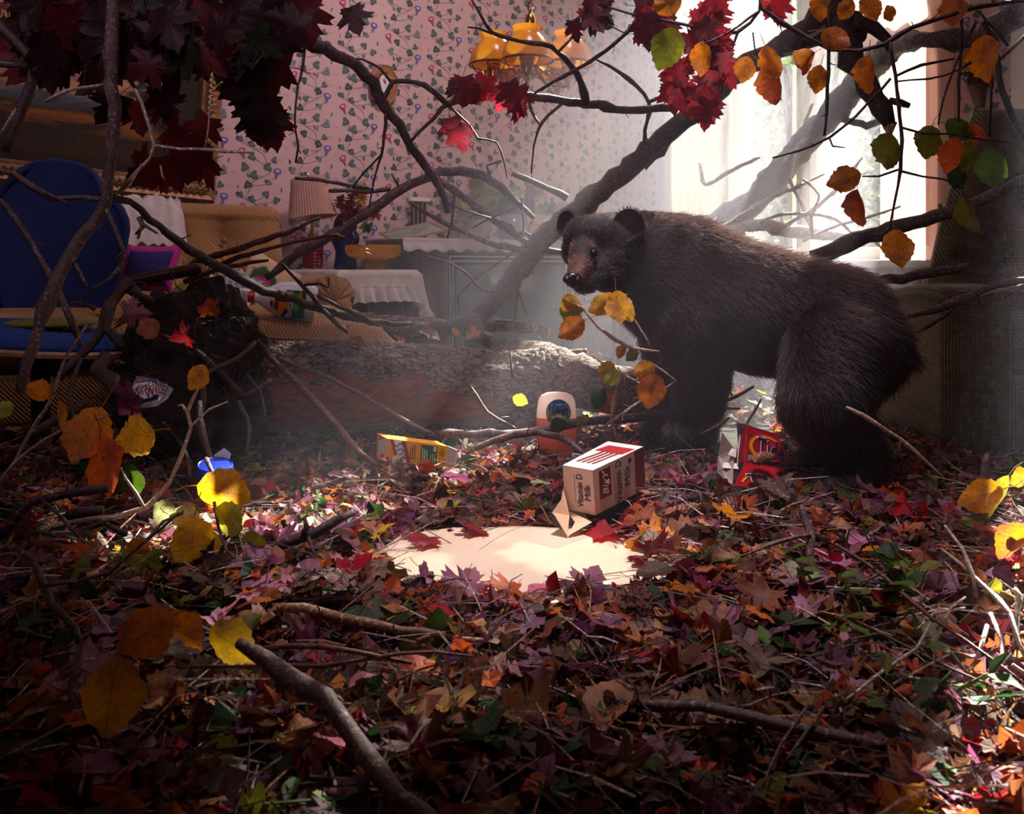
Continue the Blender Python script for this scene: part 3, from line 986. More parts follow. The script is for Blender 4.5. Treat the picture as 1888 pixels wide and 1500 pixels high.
branch('window_limb', 'thick pale limb leaning in the mist close to the window panes',
       '1888,20,2.7,24 1830,55,2.8,21 1780,72,2.9,18 1700,72,3.0,16 1650,88,3.3,18 1600,130,3.6,24 1540,200,3.85,24 1470,280,4.1,24 1400,360,4.3,24 1340,415,4.45,22 1300,450,4.55,18', ['1540,212,3.85,6 1600,230,3.8,8 1640,215,3.75,7', '1400,355,4.3,8 1330,385,4.4,7 1290,420,4.5,5'], mat='branch_bark', n=10)
branch('brush_pile', 'tangle of thin dead branches heaped below the window behind the bear',
       '1290,470,4.05,10 1380,415,4.05,10 1440,425,4.05,12 1500,430,4.05,11 1560,440,4.05,9',
       ['1500,430,4.00,5 1480,380,4.00,4 1460,340,4.00,3 1462,300,4.00,3 1490,210,4.00,3 1500,190,4.00,2', '1440,420,3.95,4 1500,385,3.95,4 1550,340,3.95,3 1590,290,3.95,2', '1370,430,4.00,4 1340,470,3.95,4', '1400,410,3.97,3 1450,395,3.95,3 1530,400,3.95,3 1570,430,3.95,2',
        '1320,430,3.95,4 1400,375,3.97,4 1470,345,3.95,3 1520,320,3.95,2', '1480,445,3.95,3 1530,420,3.95,3 1600,400,3.95,3 1660,380,3.95,2', '1560,450,3.95,3 1590,430,3.95,3 1640,470,3.95,2', '1530,240,3.95,3 1480,260,3.95,2 1440,300,3.95,2', '1290,300,4.15,3 1300,340,4.15,4 1340,320,4.15,4 1400,290,4.15,3',
        '1500,440,3.93,3 1495,400,3.93,3 1510,360,3.93,2 1480,330,3.93,2'], mat='pale_bark', spur=.22)
branch('stout_branch_right', 'stout dark branch running from below the window over the back of the olive armchair',
       '1500,478,3.0,14 1560,452,2.95,16 1620,430,2.9,15 1700,405,2.85,13 1760,388,2.8,13 1830,360,2.75,11 1900,325,2.7,10', ['1725,398,2.84,6 1735,385,2.84,5 1732,376,2.84,3'], mat='branch_bark', spur=.06)
branch('low_branch_right', 'smooth grey branch poking toward the rump of the bear beside the olive armchair',
       '1600,520,2.7,8 1660,512,2.65,9 1720,505,2.6,9 1770,494,2.58,8 1790,484,2.58,3', ['1765,496,2.58,4 1785,500,2.58,4 1792,506,2.58,2'], mat='branch_bark', spur=.05)
branch('lying_branch_armchair', 'forked grey branch lying over the arm of the olive armchair',
       '1640,592,2.45,5 1690,580,2.4,6 1740,566,2.35,7 1790,545,2.3,7 1840,525,2.28,7 1900,515,2.25,7', ['1690,612,2.45,3 1730,590,2.4,3 1760,566,2.36,3', '1810,552,2.3,8 1850,540,2.28,10 1900,530,2.25,10'], mat='branch_bark', spur=.05)
hz = 'oval'
branch('hanging_hazel_twig', 'fine hanging twig with spotted orange and green oval leaves at the right of the window',
       '1398,-20,1.95,2.5 1405,15,1.95,3 1440,40,1.95,3.5 1490,70,1.95,4 1530,92,1.95,4 1580,96,1.95,4 1630,80,1.95,4 1680,52,1.95,4 1740,32,1.95,4 1800,15,1.95,4 1900,0,1.95,5',
       ['1640,76,1.95,3.5 1652,140,1.95,3.5 1656,190,1.95,3.5 1662,260,1.95,3.5 1660,312,1.95,3 1650,370,1.95,2.5 1640,422,1.95,2', '1642,145,1.95,3 1600,190,1.95,2.5 1555,235,1.95,2.5 1500,268,1.95,2.5 1425,291,1.95,2',
        '1662,235,1.95,3 1700,245,1.95,2.5 1750,247,1.95,2 1800,255,1.95,2 1860,262,1.95,1.5', '1660,315,1.95,2.5 1700,325,1.95,2 1740,330,1.95,2 1778,348,1.95,1.5', '1658,312,1.95,2 1620,325,1.95,2 1590,325,1.95,1.5',
        '1640,420,1.95,2 1625,432,1.95,2 1610,430,1.95,1.5', '1528,-10,1.95,3 1528,90,1.95,3 1525,180,1.95,3 1520,250,1.95,2', '1400,20,1.95,2.5 1340,62,1.95,2.5 1300,80,1.95,2', '1652,140,1.95,2.5 1700,120,1.95,2.5 1760,108,1.95,2',
        '1655,150,1.95,2 1740,140,1.95,2 1790,115,1.95,2', '1388,60,1.95,1.5 1392,90,1.95,1.5 1400,110,1.95,1', '1530,256,1.95,2 1536,270,1.95,2 1558,272,1.95,1', '1770,-10,1.95,3 1772,60,1.95,3 1768,150,1.95,3 1768,225,1.95,2',
        '1800,40,1.95,3 1775,90,1.95,2.5 1740,180,1.95,2 1730,230,1.95,1.5'],
       spur=.2, leaves=[
           rl(1230, 6, 2.0, 62, 'gold', 1.2, hz), rl(1228, 90, 2.0, 84, 'olive', .35, hz), rl(1295, 108, 2.0, 68, 'gold', 0, hz, 'spot'), rl(1373, 128, 2.0, 54, 'orange', .2, hz, 'spot'),
           rl(1424, 112, 1.96, 66, 'orange', -.4, hz, 'spot'), rl(1426, 155, 1.98, 82, 'rust', 0, hz, 'spot'), rl(1487, 110, 1.97, 72, 'orange', 1.0, hz, 'spot'), rl(1509, 146, 1.97, 56, 'gold', .15, hz, 'spot'),
           rl(1541, 71, 1.93, 60, 'orange', -1.0, hz), rl(1514, 12, 1.95, 56, 'orange', 0, hz), rl(1560, 18, 1.97, 44, 'orange', .6, hz), rl(1606, 14, 1.95, 56, 'gold', -.4, hz, 'spot'), rl(1603, 136, 1.93, 74, 'orange', 0, hz, 'spot'),
           rl(1638, 278, 1.93, 82, 'olive', .3, hz), rl(1556, 331, 1.95, 66, 'orange', 1.25, hz, 'spot'), rl(1586, 382, 1.94, 76, 'rust', .1, hz, 'spot'), rl(1656, 457, 1.94, 78, 'gold', -.1, hz, 'spot'),
           rl(1712, 262, 1.95, 72, 'olive', .3, hz), rl(1770, 238, 1.97, 62, 'green', -1.2, hz), rl(1755, 286, 1.92, 72, 'rust', .1, hz, 'spot'), rl(1783, 290, 1.95, 62, 'olive', .3, hz), rl(1830, 309, 1.93, 82, 'green', 0, hz),
           rl(1791, 394, 1.93, 72, 'olive', -.3, hz, 'spot'), rl(1765, 328, 1.97, 46, 'deep', .3, hz), rl(1757, 18, 1.95, 66, 'orange', 0, hz, 'spot'), rl(1818, 108, 1.95, 92, 'gold', -.3, hz), rl(1798, 246, 1.97, 48, 'rust', -1.2, hz), rl(1640, 25, 1.97, 40, 'gold', 1, hz)])
branch('thin_branch_far_right', 'thin dark branch bending down along the far right edge before the wallpaper',
       '1812,40,2.2,5 1835,90,2.2,5 1842,140,2.2,5 1855,190,2.2,6 1875,235,2.2,6 1900,280,2.2,6', ['1842,110,2.2,3 1870,85,2.2,3 1900,55,2.2,3', '1858,85,2.2,3 1838,60,2.2,3 1805,20,2.2,2', '1828,150,2.2,3 1826,200,2.2,2 1824,250,2.2,2'], spur=.12)
branch('hazel_sprig_by_bear', 'leafy sprig with yellow spotted leaves below the chin of the bear',
       '1040,552,2.15,1.5 1075,568,2.15,2.5 1100,600,2.15,3 1130,622,2.15,3 1160,640,2.15,3 1215,648,2.15,2',
       ['1130,560,2.15,1.5 1170,590,2.15,2 1190,620,2.15,2 1200,640,2.15,1.5', '1092,655,2.15,2 1130,680,2.15,2.5 1185,710,2.15,2.5 1200,720,2.15,2', '1200,668,2.15,2 1225,685,2.15,2 1246,702,2.15,2 1200,728,2.15,2 1150,760,2.15,3 1110,790,2.15,3',
        '1140,700,2.15,2.5 1132,740,2.15,3 1130,780,2.15,3 1140,820,2.15,2'], mat='pale_bark', spur=.35, leaves=[
           rl(1056, 562, 2.14, 52, 'yellow', -1.0, hz, 'spot'), rl(1052, 577, 2.15, 46, 'lime', -1.2, hz), rl(1054, 606, 2.13, 60, 'gold', 1.0, hz, 'spot'), rl(1112, 562, 2.15, 62, 'yellow', 1.1, hz, 'spot'), rl(1140, 565, 2.13, 66, 'yellow', -.2, hz, 'spot'), rl(1154, 570, 2.14, 52, 'yellow', -.5, hz, 'spot'),
           rl(1118, 685, 2.14, 44, 'yellow', .4, hz), rl(1128, 696, 2.12, 40, 'lime', .6, hz), rl(1188, 682, 2.12, 48, 'yellow', 1.2, hz), rl(1201, 722, 2.1, 72, 'gold', .2, hz), rl(1104, 735, 2.14, 42, 'deep', .4, hz), rl(1146, 648, 2.15, 30, 'gold', .4, hz), rl(1165, 655, 2.15, 30, 'olive', .8, hz), rl(1122, 740, 2.16, 46, 'orange', .8, hz)])

# -- sticks on the forest floor
branch('stick_before_bear', 'grey stick lying on the leaves from the soap bottle to the forepaw of the bear',
       '812,802,2.42,8 880,800,2.42,8 960,796,2.42,8 1040,784,2.44,8 1120,775,2.46,8 1190,768,2.48,9 1245,760,2.5,9', ['860,832,2.36,5 910,812,2.36,6 970,798,2.34,6 1030,806,2.3,6 1082,838,2.26,4', '940,640,2.5,1.5 945,700,2.48,1.5', '830,800,2.42,4 815,820,2.4,4 800,840,2.36,3', '860,700,2.5,2 900,760,2.48,3 950,790,2.45,3'], mat='branch_bark', spur=.1)
branch('pole_over_log', 'straight dark pole leaning over the fallen log into the leaves',
       '462,612,2.55,5 500,660,2.5,6 560,720,2.45,7 620,785,2.38,7 665,835,2.3,6 702,862,2.26,4', ['470,648,2.55,4 540,672,2.52,4 610,698,2.5,4 690,742,2.46,4 760,782,2.42,4 800,800,2.4,3'], mat='red_bark', spur=.05)
branch('broken_stick_left', 'broken brown stick with a pale split end left of the milk puddle',
       '485,1020,1.55,8 530,1000,1.55,11 580,980,1.56,11 630,955,1.57,8 655,945,1.58,4', ['560,985,1.55,6 563,970,1.55,6 562,955,1.55,3', '568,990,1.55,4 580,1020,1.53,4 582,1045,1.53,2'], mat='dark_bark')
branch('curved_pale_stick', 'pale curved stick at the left edge bending down into dark leaves',
       '-10,1010,1.12,5 30,1008,1.12,6 62,1030,1.11,6 80,1075,1.10,7 95,1115,1.09,7 140,1158,1.08,6 146,1190,1.07,6 138,1235,1.06,7 132,1270,1.05,6 150,1350,1.03,6 162,1420,1.02,5', ['-10,1340,1.02,3 40,1310,1.02,4 90,1270,1.03,3', '140,1165,1.07,5 146,1180,1.07,6', '80,1080,1.09,3 140,1072,1.09,4 200,1055,1.10,3 260,1005,1.12,3 330,945,1.15,2'], mat='branch_bark', spur=.06,
       leaves=[rl(205, 1287, 1.0, 150, 'yellow', .1, hz), rl(268, 1168, 1.05, 120, 'gold', 1.0, hz, 'spot'), rl(166, 1452, .98, 110, 'green', .1, hz), rl(430, 1185, 1.1, 110, 'yellow', -1.1, hz), rl(335, 1168, 1.1, 100, 'gold', -.9, hz, 'spot')])
branch('yellow_hazel_twig', 'pale lit twig with large spotted yellow leaves at the left',
       '10,1010,1.71,4 60,985,1.71,5 140,956,1.71,6 210,955,1.71,5 270,935,1.72,5 310,890,1.73,4 334,842,1.74,4 352,790,1.75,4 346,758,1.75,3.5 362,720,1.75,3 375,692,1.75,2',
       ['345,760,1.75,2 335,745,1.75,2 328,748,1.75,1.5', '352,785,1.75,3 385,755,1.75,2 420,740,1.75,1.5', '266,935,1.72,3 250,910,1.72,3 230,880,1.72,2.5 222,860,1.72,2', '0,890,1.81,3 30,845,1.81,3 60,790,1.79,3 95,735,1.77,3 120,660,1.77,2.5 160,600,1.77,2', '15,870,1.81,3 60,825,1.79,3 110,795,1.77,3 160,780,1.76,2 190,768,1.76,2'],
       mat='pale_bark', spur=.16, leaves=[
           rl(247, 806, 1.74, 104, 'yellow', 1.25, hz, 'spot'), rl(160, 800, 1.75, 112, 'gold', .4, hz, 'spot'), rl(192, 858, 1.73, 118, 'rust', -.4, hz, 'spot'), rl(364, 696, 1.74, 56, 'yellow', .6, hz), rl(112, 765, 1.76, 64, 'gold', -.5, 'narrow'), rl(70, 720, 1.76, 54, 'gold', 1.71, hz), rl(6, 755, 1.76, 40, 'lime', .9, hz),
           rl(230, 880, 1.75, 60, 'deep', .3, hz), rl(250, 888, 1.75, 46, 'green', -.4, hz)])
branch('twig_with_bright_leaves', 'dark twig carrying a glowing yellow leaf and pale green leaves left of the milk',
       '85,1075,1.32,3 150,1072,1.37,3 215,1045,1.43,3 262,1005,1.47,3 300,960,1.51,3 335,945,1.53,2.5 350,925,1.55,2', ['395,925,1.57,3 402,970,1.55,3 420,1015,1.51,3 460,1050,1.47,3.5 520,1090,1.42,4 560,1125,1.37,3', '420,1012,1.51,2 450,1008,1.51,2 465,995,1.51,2'], mat='dark_bark', spur=.08, leaves=[
           rl(357, 1012, 1.49, 122, 'yellow', 0, hz), rl(412, 906, 1.57, 112, 'yellow', -1.4, hz), rl(420, 958, 1.54, 84, 'lime', -1.1, hz), rl(300, 945, 1.52, 56, 'pale', .5, hz), rl(345, 958, 1.53, 64, 'pale', -.9, hz), rl(466, 1008, 1.51, 72, 'olive', .5, hz), rl(262, 1048, 1.43, 72, 'lime', .4, 'maple'), rl(255, 1010, 1.4, 46, 'gold', -1.3, hz)])
branch('thick_stick_bottom', 'thick grey stick lying on the leaves from the left down to the bottom edge',
       '440,1185,1.09,11 490,1215,1.07,15 540,1250,1.04,18 600,1292,0.99,19 645,1350,0.96,18 690,1415,.895,17 740,1470,.85,17 810,1525,.80,17', ['610,1290,0.99,8 625,1288,0.99,7 632,1294,0.99,4'], mat='branch_bark', spur=.03, n=12)
branch('tan_stick', 'long tan stick lying across the leaves below the milk puddle',
       '505,1118,1.31,7 560,1124,1.30,8 630,1138,1.29,8 700,1152,1.28,8 780,1166,1.27,7 850,1176,1.26,6 890,1180,1.25,4', ['800,1168,1.27,4 770,1180,1.25,5'], mat='tan_bark', spur=.04, leaves=[rl(808, 1158, 1.27, 76, 'green', 3.1, hz), rl(752, 1188, 1.27, 60, 'olive', 2.0, hz)])
branch('thin_red_vine', 'thin reddish vine stem bowed over the leaves at the lower middle',
       '330,1230,1.12,3 420,1228,1.12,3.5 500,1226,1.12,4 600,1226,1.12,4 680,1214,1.12,4 740,1204,1.12,3.5 800,1202,1.12,3 870,1209,1.12,2', ['480,1195,1.12,4 580,1190,1.12,5 680,1207,1.12,4 760,1222,1.12,3'], mat='red_bark', spur=.03)
branch('long_stick_bottom_right', 'long grey stick at the bottom right with a bright lit upper edge',
       '1105,1290,1.09,6 1200,1297,1.07,9 1290,1303,1.05,10 1380,1320,1.03,11 1440,1336,1.02,11 1500,1348,1.01,11 1580,1362,1.00,9 1640,1378,0.99,7', ['1490,1300,1.03,3 1460,1340,1.01,3 1425,1400,0.97,3 1405,1450,0.93,3', '1520,1302,1.03,3 1490,1345,1.00,3 1450,1400,0.96,2', '1150,1310,1.07,3 1230,1270,1.11,3 1272,1246,1.13,2.5'], mat='branch_bark', spur=.03, n=10)
branch('upright_stub_stick', 'stubby grey stick standing upright in the leaves right of the red box',
       '1503,1092,1.53,8 1500,1062,1.55,9 1494,1020,1.56,9 1492,985,1.58,9 1480,945,1.6,7 1478,930,1.6,3', ['1495,985,1.57,3 1430,1000,1.56,3 1360,1030,1.55,2', '1500,1060,1.55,5 1545,1072,1.53,3'], mat='branch_bark', spur=.05)
branch('standing_stake', 'thin wooden stake with a splintered top standing at the right in front of the armchair',
       '1800,1000,1.85,6 1806,940,1.85,7 1815,880,1.85,8 1818,850,1.85,8 1822,836,1.85,4', ['1888,880,1.85,4 1850,890,1.85,3 1800,910,1.85,2'], mat='branch_bark', spur=.03, leaves=[
           rl(1808, 915, 1.62, 88, 'yellow', 1.2, hz, 'spot'), rl(1840, 915, 1.63, 92, 'olive', .4, 'narrow'), rl(1880, 880, 1.6, 50, 'gold', 1.2, hz), rl(1870, 1000, 1.5, 84, 'gold', .6, hz, 'spot')])
branch('purple_cane', 'long purplish bramble cane slanting across the dark leaves at the right',
       '1540,1003,1.44,3 1600,1040,1.39,3.5 1660,1090,1.32,3.5 1720,1140,1.24,3.5 1780,1180,1.19,3 1850,1230,1.14,3 1900,1270,1.12,3', ['1580,1145,1.24,2 1660,1185,1.19,2.5 1760,1235,1.12,2.5 1830,1265,1.09,2'], mat='red_bark', spur=.02)
branch('dry_stalks', 'bundle of bleached dry stalks shining in the sun at the right edge',
       '1742,968,1.39,2.5 1775,1010,1.36,3.5 1795,1060,1.32,4 1800,1100,1.30,4', ['1735,1010,1.39,2 1770,1040,1.36,3.5 1820,1085,1.32,4 1860,1130,1.26,5 1880,1190,1.22,5 1890,1210,1.21,4', '1826,1130,1.28,4 1848,1180,1.24,5 1850,1220,1.21,5 1830,1240,1.20,4', '1740,1150,1.26,4 1755,1120,1.27,3 1780,1100,1.29,2',
        '1820,1152,1.24,4 1806,1200,1.21,4 1798,1220,1.20,3', '1866,1225,1.18,3 1900,1250,1.17,5', '1560,1290,1.10,3 1640,1230,1.14,4 1690,1195,1.16,3 1715,1150,1.19,2', '1870,1085,1.29,5 1880,1100,1.28,6 1872,1150,1.26,4 1868,1195,1.24,3', '1780,1120,1.27,2 1720,1130,1.27,3 1690,1160,1.24,2'], mat='pale_bark', spur=.05)
branch('crossed_sticks_by_roots', 'crossed dark sticks with a sawn end among roots at the left',
       '0,990,1.5,8 60,925,1.5,9 120,912,1.5,9 200,900,1.5,8', ['125,950,1.4,9 150,944,1.4,10 190,940,1.4,8', '195,965,1.4,5 215,975,1.4,6 232,985,1.4,5', '70,915,1.5,3 110,950,1.45,3 155,1000,1.4,3', '380,845,1.7,4 392,870,1.66,4 400,885,1.64,3', '392,880,1.65,7 420,890,1.63,8 440,900,1.62,8'], mat='dark_bark', spur=.05)
branch('twigs_under_bear', 'spindly dead twigs under the belly of the bear, one tip lit white',
       '1320,748,2.42,3 1360,730,2.42,3 1390,712,2.42,2', ['1340,700,2.42,3 1345,722,2.42,3 1352,730,2.42,2', '1322,752,2.4,3 1365,753,2.4,2', '1375,785,2.35,2 1392,755,2.38,2 1404,735,2.4,1.5', '1290,800,2.35,2 1330,780,2.36,3 1345,770,2.38,2', '1560,750,1.9,3 1590,765,1.9,4 1660,810,1.9,3 1740,880,1.9,2'], mat='pale_bark', spur=.12)

# ------------------------------------------------------------------ furniture along the sofa wall
def at_mid(*ps):
    return sum((Vector(p) for p in ps), Vector()) / len(ps)


def cushion(mb, c, ex, ey, ez, puff=.35, n=17, mi=0):
    """a stuffed cushion: centre, half-width vectors ex, ey and half-thickness vector ez"""
    c, ex, ey, ez = map(Vector, (c, ex, ey, ez))

    def side(sg):
        def fn(u, v):
            a, b = u * 2 - 1, v * 2 - 1
            k = (1 - abs(a) ** 3.2) * (1 - abs(b) ** 3.2)
            k = max(k, 0) ** .5
            pin = 1 - .06 * (1 - abs(a)) * abs(b) ** 2
            return c + ex * a * (1 - .05 * (1 - b * b) * 0) * (1 - .05 * (1 - abs(b)) * abs(a)) + ey * b * pin + ez * sg * (k * (1 - puff * .2) + .02) + ez * .05 * noise.noise(Vector((a * 2, b * 2, sg + c.x * 9)))
        return fn
    mb.grid(side(1), n, n, mi)
    k = len(mb.v)
    mb.grid(lambda u, v: side(-1)(1 - u, v), n, n, mi)
    return mb


def rbox(name, corners, mat, parent, bevel=.03, seg=3, subd=0):
    return finish(name, MB().hexa(corners), mat, parent, bevel=bevel, seg=seg, subd=subd)


def cornA(u0, u1, d0, d1, z0, z1):
    return [A(u0, d0, z0), A(u1, d0, z0), A(u1, d1, z0), A(u0, d1, z0), A(u0, d0, z1), A(u1, d0, z1), A(u1, d1, z1), A(u0, d1, z1)]


# painting
pt = thing('painting', 'large landscape painting in an ornate gilded frame hanging crooked behind dark red leaves', 'painting', A(3.23, .03, 1.24))
PU0, PU1, PZ0, PZ1 = 2.57, 3.9, .905, 1.59
tilt = math.radians(-3.4)


def PA(u, d, z):
    cu, cz = 3.23, 1.24
    du, dz = u - cu, z - cz
    return A(cu + du * math.cos(tilt) + dz * math.sin(tilt), d + (z - PZ0) * .05, cz - du * math.sin(tilt) + dz * math.cos(tilt))


def frame_bar(name, a, b, inward):
    """one moulded side of the frame; a, b are (u,z) of the outer corners"""
    a, b, inw = Vector(a), Vector(b), Vector(inward)
    prof = [(0, .0), (0, .035), (.012, .05), (.03, .042), (.055, .048), (.075, .03), (.085, .032), (.095, .012), (.095, 0)]
    ln = (b - a).normalized()
    mb = MB()
    for w, h in prof:
        pass
    vs, fs = [], []
    n = len(prof)
    for e, sg in ((a, 1), (b, -1)):
        for w, h in prof:
            q = e + inw * w + ln * sg * w
            vs.append(PA(q.x, h + .006, q.y))
    for k in range(n - 1):
        fs.append((k, k + 1, n + k + 1, n + k))
    mb.add(vs, fs)
    o = finish(name, mb, 'gilt', pt, sharp=30)
    # carved scrolls along the side
    sc = MB()
    L = (b - a).length
    m = int(L / .028)
    for k in range(m):
        q = a + ln * (.05 + (L - .1) * (k + .5) / m) + inw * .042
        cpos = PA(q.x, .052, q.y)
        p1 = [PA(q.x + ln.x * .010 * math.cos(t) * (1 - t / 9) + inw.x * .026 * math.sin(t) * (1 - t / 9), .054 + .004 * math.sin(t), q.y + ln.y * .010 * math.cos(t) * (1 - t / 9) + inw.y * .026 * math.sin(t) * (1 - t / 9)) for t in [j * .8 for j in range(8)]]
        sc.tube(p1, [.006] * 6 + [.004, .003], n=4)
        sc.ball(cpos, .007, 6, 4)
    c_ = finish('carved_scrolls', sc, 'gilt', o)
    c_['kind'] = 'stuff'


M['gilt'] = pbr('antique_gilt', (176, 132, 88), (116, 80, 52), rough=.45, metal=.35, nscale=40, bump=.4)
frame_bar('frame_side', (PU0, PZ0), (PU0, PZ1), (1, 0))
frame_bar('frame_side', (PU1, PZ1), (PU1, PZ0), (-1, 0))
frame_bar('frame_top', (PU0, PZ1), (PU1, PZ1), (0, -1))
frame_bar('frame_bottom', (PU1, PZ0), (PU0, PZ0), (0, 1))


def painting_mat():
    t = NT('oil_landscape')
    uv = t.n('Attribute', dict(attribute_name='pq')).outputs['Vector']
    s = t.n('SeparateXYZ', None, Vector=uv)
    n1 = t.noise(t.n('Mapping', None, Vector=uv, Scale=(3, 5, 1)).outputs[0], 2.0, 6, .65, .6)
    y = t.math('ADD', s.outputs[1], t.math('MULTIPLY', t.math('SUBTRACT', n1, .5), .35))
    c = t.ramp(y, [(.0, (34, 26, 22)), (.18, (62, 40, 26)), (.30, (44, 38, 24)), (.40, (150, 84, 40)), (.47, (58, 50, 36)), (.55, (84, 92, 104)), (.66, (196, 140, 92)), (.74, (120, 112, 128)), (.86, (88, 112, 150)), (1, (60, 84, 128))])
    tree = t.noise(t.n('Mapping', None, Vector=uv, Scale=(4, 3, 1)).outputs[0], 1.6, 7, .7)
    side = t.math('ADD', t.math('MULTIPLY', t.math('ABSOLUTE', t.math('SUBTRACT', s.outputs[0], .42)), .9), t.math('MULTIPLY', tree, .75))
    mk = t.ramp(side, [(.56, (0, 0, 0)), (.62, (255, 255, 255))])
    c = t.mix(mk, c, t.ramp(tree, [(.35, (20, 20, 16)), (.7, (52, 44, 26))]))
    t.p(Base_Color=c, Roughness=.4, Normal=t.bump(t.noise(uv, 60, 5), .3, .002))
    return t.m


M['oil'] = painting_mat()
cv = MB().quad(PA(PU0 + .08, .012, PZ0 + .08), PA(PU1 - .08, .012, PZ0 + .08), PA(PU1 - .08, .012, PZ1 - .08), PA(PU0 + .08, .012, PZ1 - .08))
cvo = finish('canvas', cv, 'oil', pt, smooth=False)
at = cvo.data.attributes.new('pq', 'FLOAT_VECTOR', 'POINT')
at.data.foreach_set('vector', [0, 0, 0, 1, 0, 0, 1, 1, 0, 0, 1, 0])

# sofa
so = thing('sofa', 'tan corduroy sofa with button tufted back against the flowered wall', 'sofa', A(3.2, .45, 0))
TUFT = [(u, z) for u in (2.5, 2.75, 3.0, 3.25, 3.5, 3.75, 4.0) for z in (.54, )] + [(u + .125, .70) for u in (2.5, 2.75, 3.0, 3.25, 3.5, 3.75)]


def sofa_back(u, v):
    uu = 2.36 + (4.3 - 2.36) * u
    a = v * 1.5
    # front face from the seat up, over a rounded top, down the rear
    if v < .55:
        z, d = .34 + (v / .55) * .46, .36 - .10 * (v / .55)
        dd = 0
        for tu, tz in TUFT:
            q = ((uu - tu) / .11) ** 2 + ((z - tz) / .10) ** 2
            dd -= .045 * math.exp(-q * 2.2)
            dd -= .010 * math.exp(-((uu - tu) / .022) ** 2 - ((z - tz) / .09) ** 2)
        d += dd + .012 * math.cos(v / .55 * PI * .8)
    elif v < .85:
        t = (v - .55) / .3 * PI
        d, z = .18 + .08 * math.cos(t), .80 + .055 * math.sin(t)
    else:
        d, z = .10, .80 - (v - .85) / .15 * .5
    e = min(uu - 2.36, 4.3 - uu)
    if e < .06:
        k = math.sqrt(max(0, 1 - (1 - e / .06) ** 2))
        z = .34 + (z - .34) * (.93 + .07 * k)
        d = .18 + (d - .18) * (.35 + .65 * k)
    return A(uu, d, z)


finish('backrest', MB().grid(sofa_back, 170, 64), 'corduroy', so, sharp=70)
for tu, tz in TUFT:
    finish('button', MB().ball(A(tu, .262 - .1 * (tz - .62), tz), .013, 10, 6), 'corduroy', so)
rbox('base', cornA(2.36, 4.3, .10, .82, .08, .25), 'corduroy', so, .03)
for k, (a, b) in enumerate(((2.47, 3.07), (3.07, 3.68), (3.68, 4.28))):
    cb = MB()
    cushion(cb, A((a + b) / 2, .6, .345), AV * (b - a) / 2, BV * .27, Vector((0, 0, .095)))
    finish('seat_cushion', cb, 'corduroy', so, sharp=70)


def arm(u, v):
    # scrolled arm: profile around u, extruded along d
    d = .12 + v * .66
    t = u * 2 * PI
    cu, cz, r = 2.385, .475, .105
    rr = r * (1 + .04 * math.sin(9 * t) * (v > .9))
    x, z = cu + rr * math.cos(t) * (.95 if math.sin(t) > 0 else .8), cz + rr * math.sin(t) * .8
    if math.sin(t) < -.1:
        z = cz - .395 * min(1, (-.1 - math.sin(t)) * 1.6 + .02)
        x = cu + .085 * (1 if math.cos(t) > 0 else -1) * min(1, abs(math.cos(t)) * 3 + .3 * (abs(math.cos(t)) < .3))
    return A(x, d, z)


finish('arm', MB().grid(arm, 36, 14, closeu=True), 'corduroy', so, sharp=60)
fc = MB()
fc.grid(lambda u, v: (A(2.385, .79, .46) if v == 0 else A(2.385, .782, .46).lerp(arm(u, 1.0), v) + BV * .018 * (1 - v * v) + BV * .010 * math.sin(u * 2 * PI * 14) * v * (1 - v) * 3), 84, 6, closeu=True)
finish('arm_front', fc, 'corduroy', so, sharp=80)
for u, d in ((2.42, .76), (4.24, .76), (2.42, .16), (4.24, .16)):
    finish('foot', MB().lathe([(.022, 0), (.03, .08)], A(u, d, 0), n=10), 'wood', so)

# loose seat cushion pulled off the sofa
cb = MB()
c0 = W(560, 603, 3.3)
cushion(cb, c0, Vector((.27, .10, -.02)), Vector((-.10, .26, .03)), Vector((.0, -.02, .075)))
lc = finish('loose_cushion', cb, 'corduroy', None, sharp=70)
tag(lc, 'tan corduroy seat cushion slipped forward toward the fallen log', 'cushion')
pe = [c0 + Vector((.27, .10, -.02)) * a + Vector((-.10, .26, .03)) * b + Vector((0, -.012, .006)) for a, b in ((-.98, -.98), (0, -1.0), (.98, -.98), (.99, 0), (.98, .98))]
finish('piping', MB().tube([Vector(q[:3]) for q in catmull([tuple(q) for q in pe], .03)], .006, 6), 'corduroy', lc)

# things on the sofa
cb = MB()
cushion(cb, W(272, 495, 3.15), Vector((.09, .03, 0)), Vector((.01, .03, .08)), Vector((.02, -.035, .015)))
cu = finish('framed_cushion', cb, 'magenta', None)
tag(cu, 'magenta cushion with a deep violet middle leaning on the sofa behind the blue chair', 'cushion')
cb = MB()
cushion(cb, W(272, 493, 3.115), Vector((.066, .022, 0)), Vector((.007, .02, .057)), Vector((.015, -.026, .012)))
finish('centre_panel', cb, 'purple', cu)


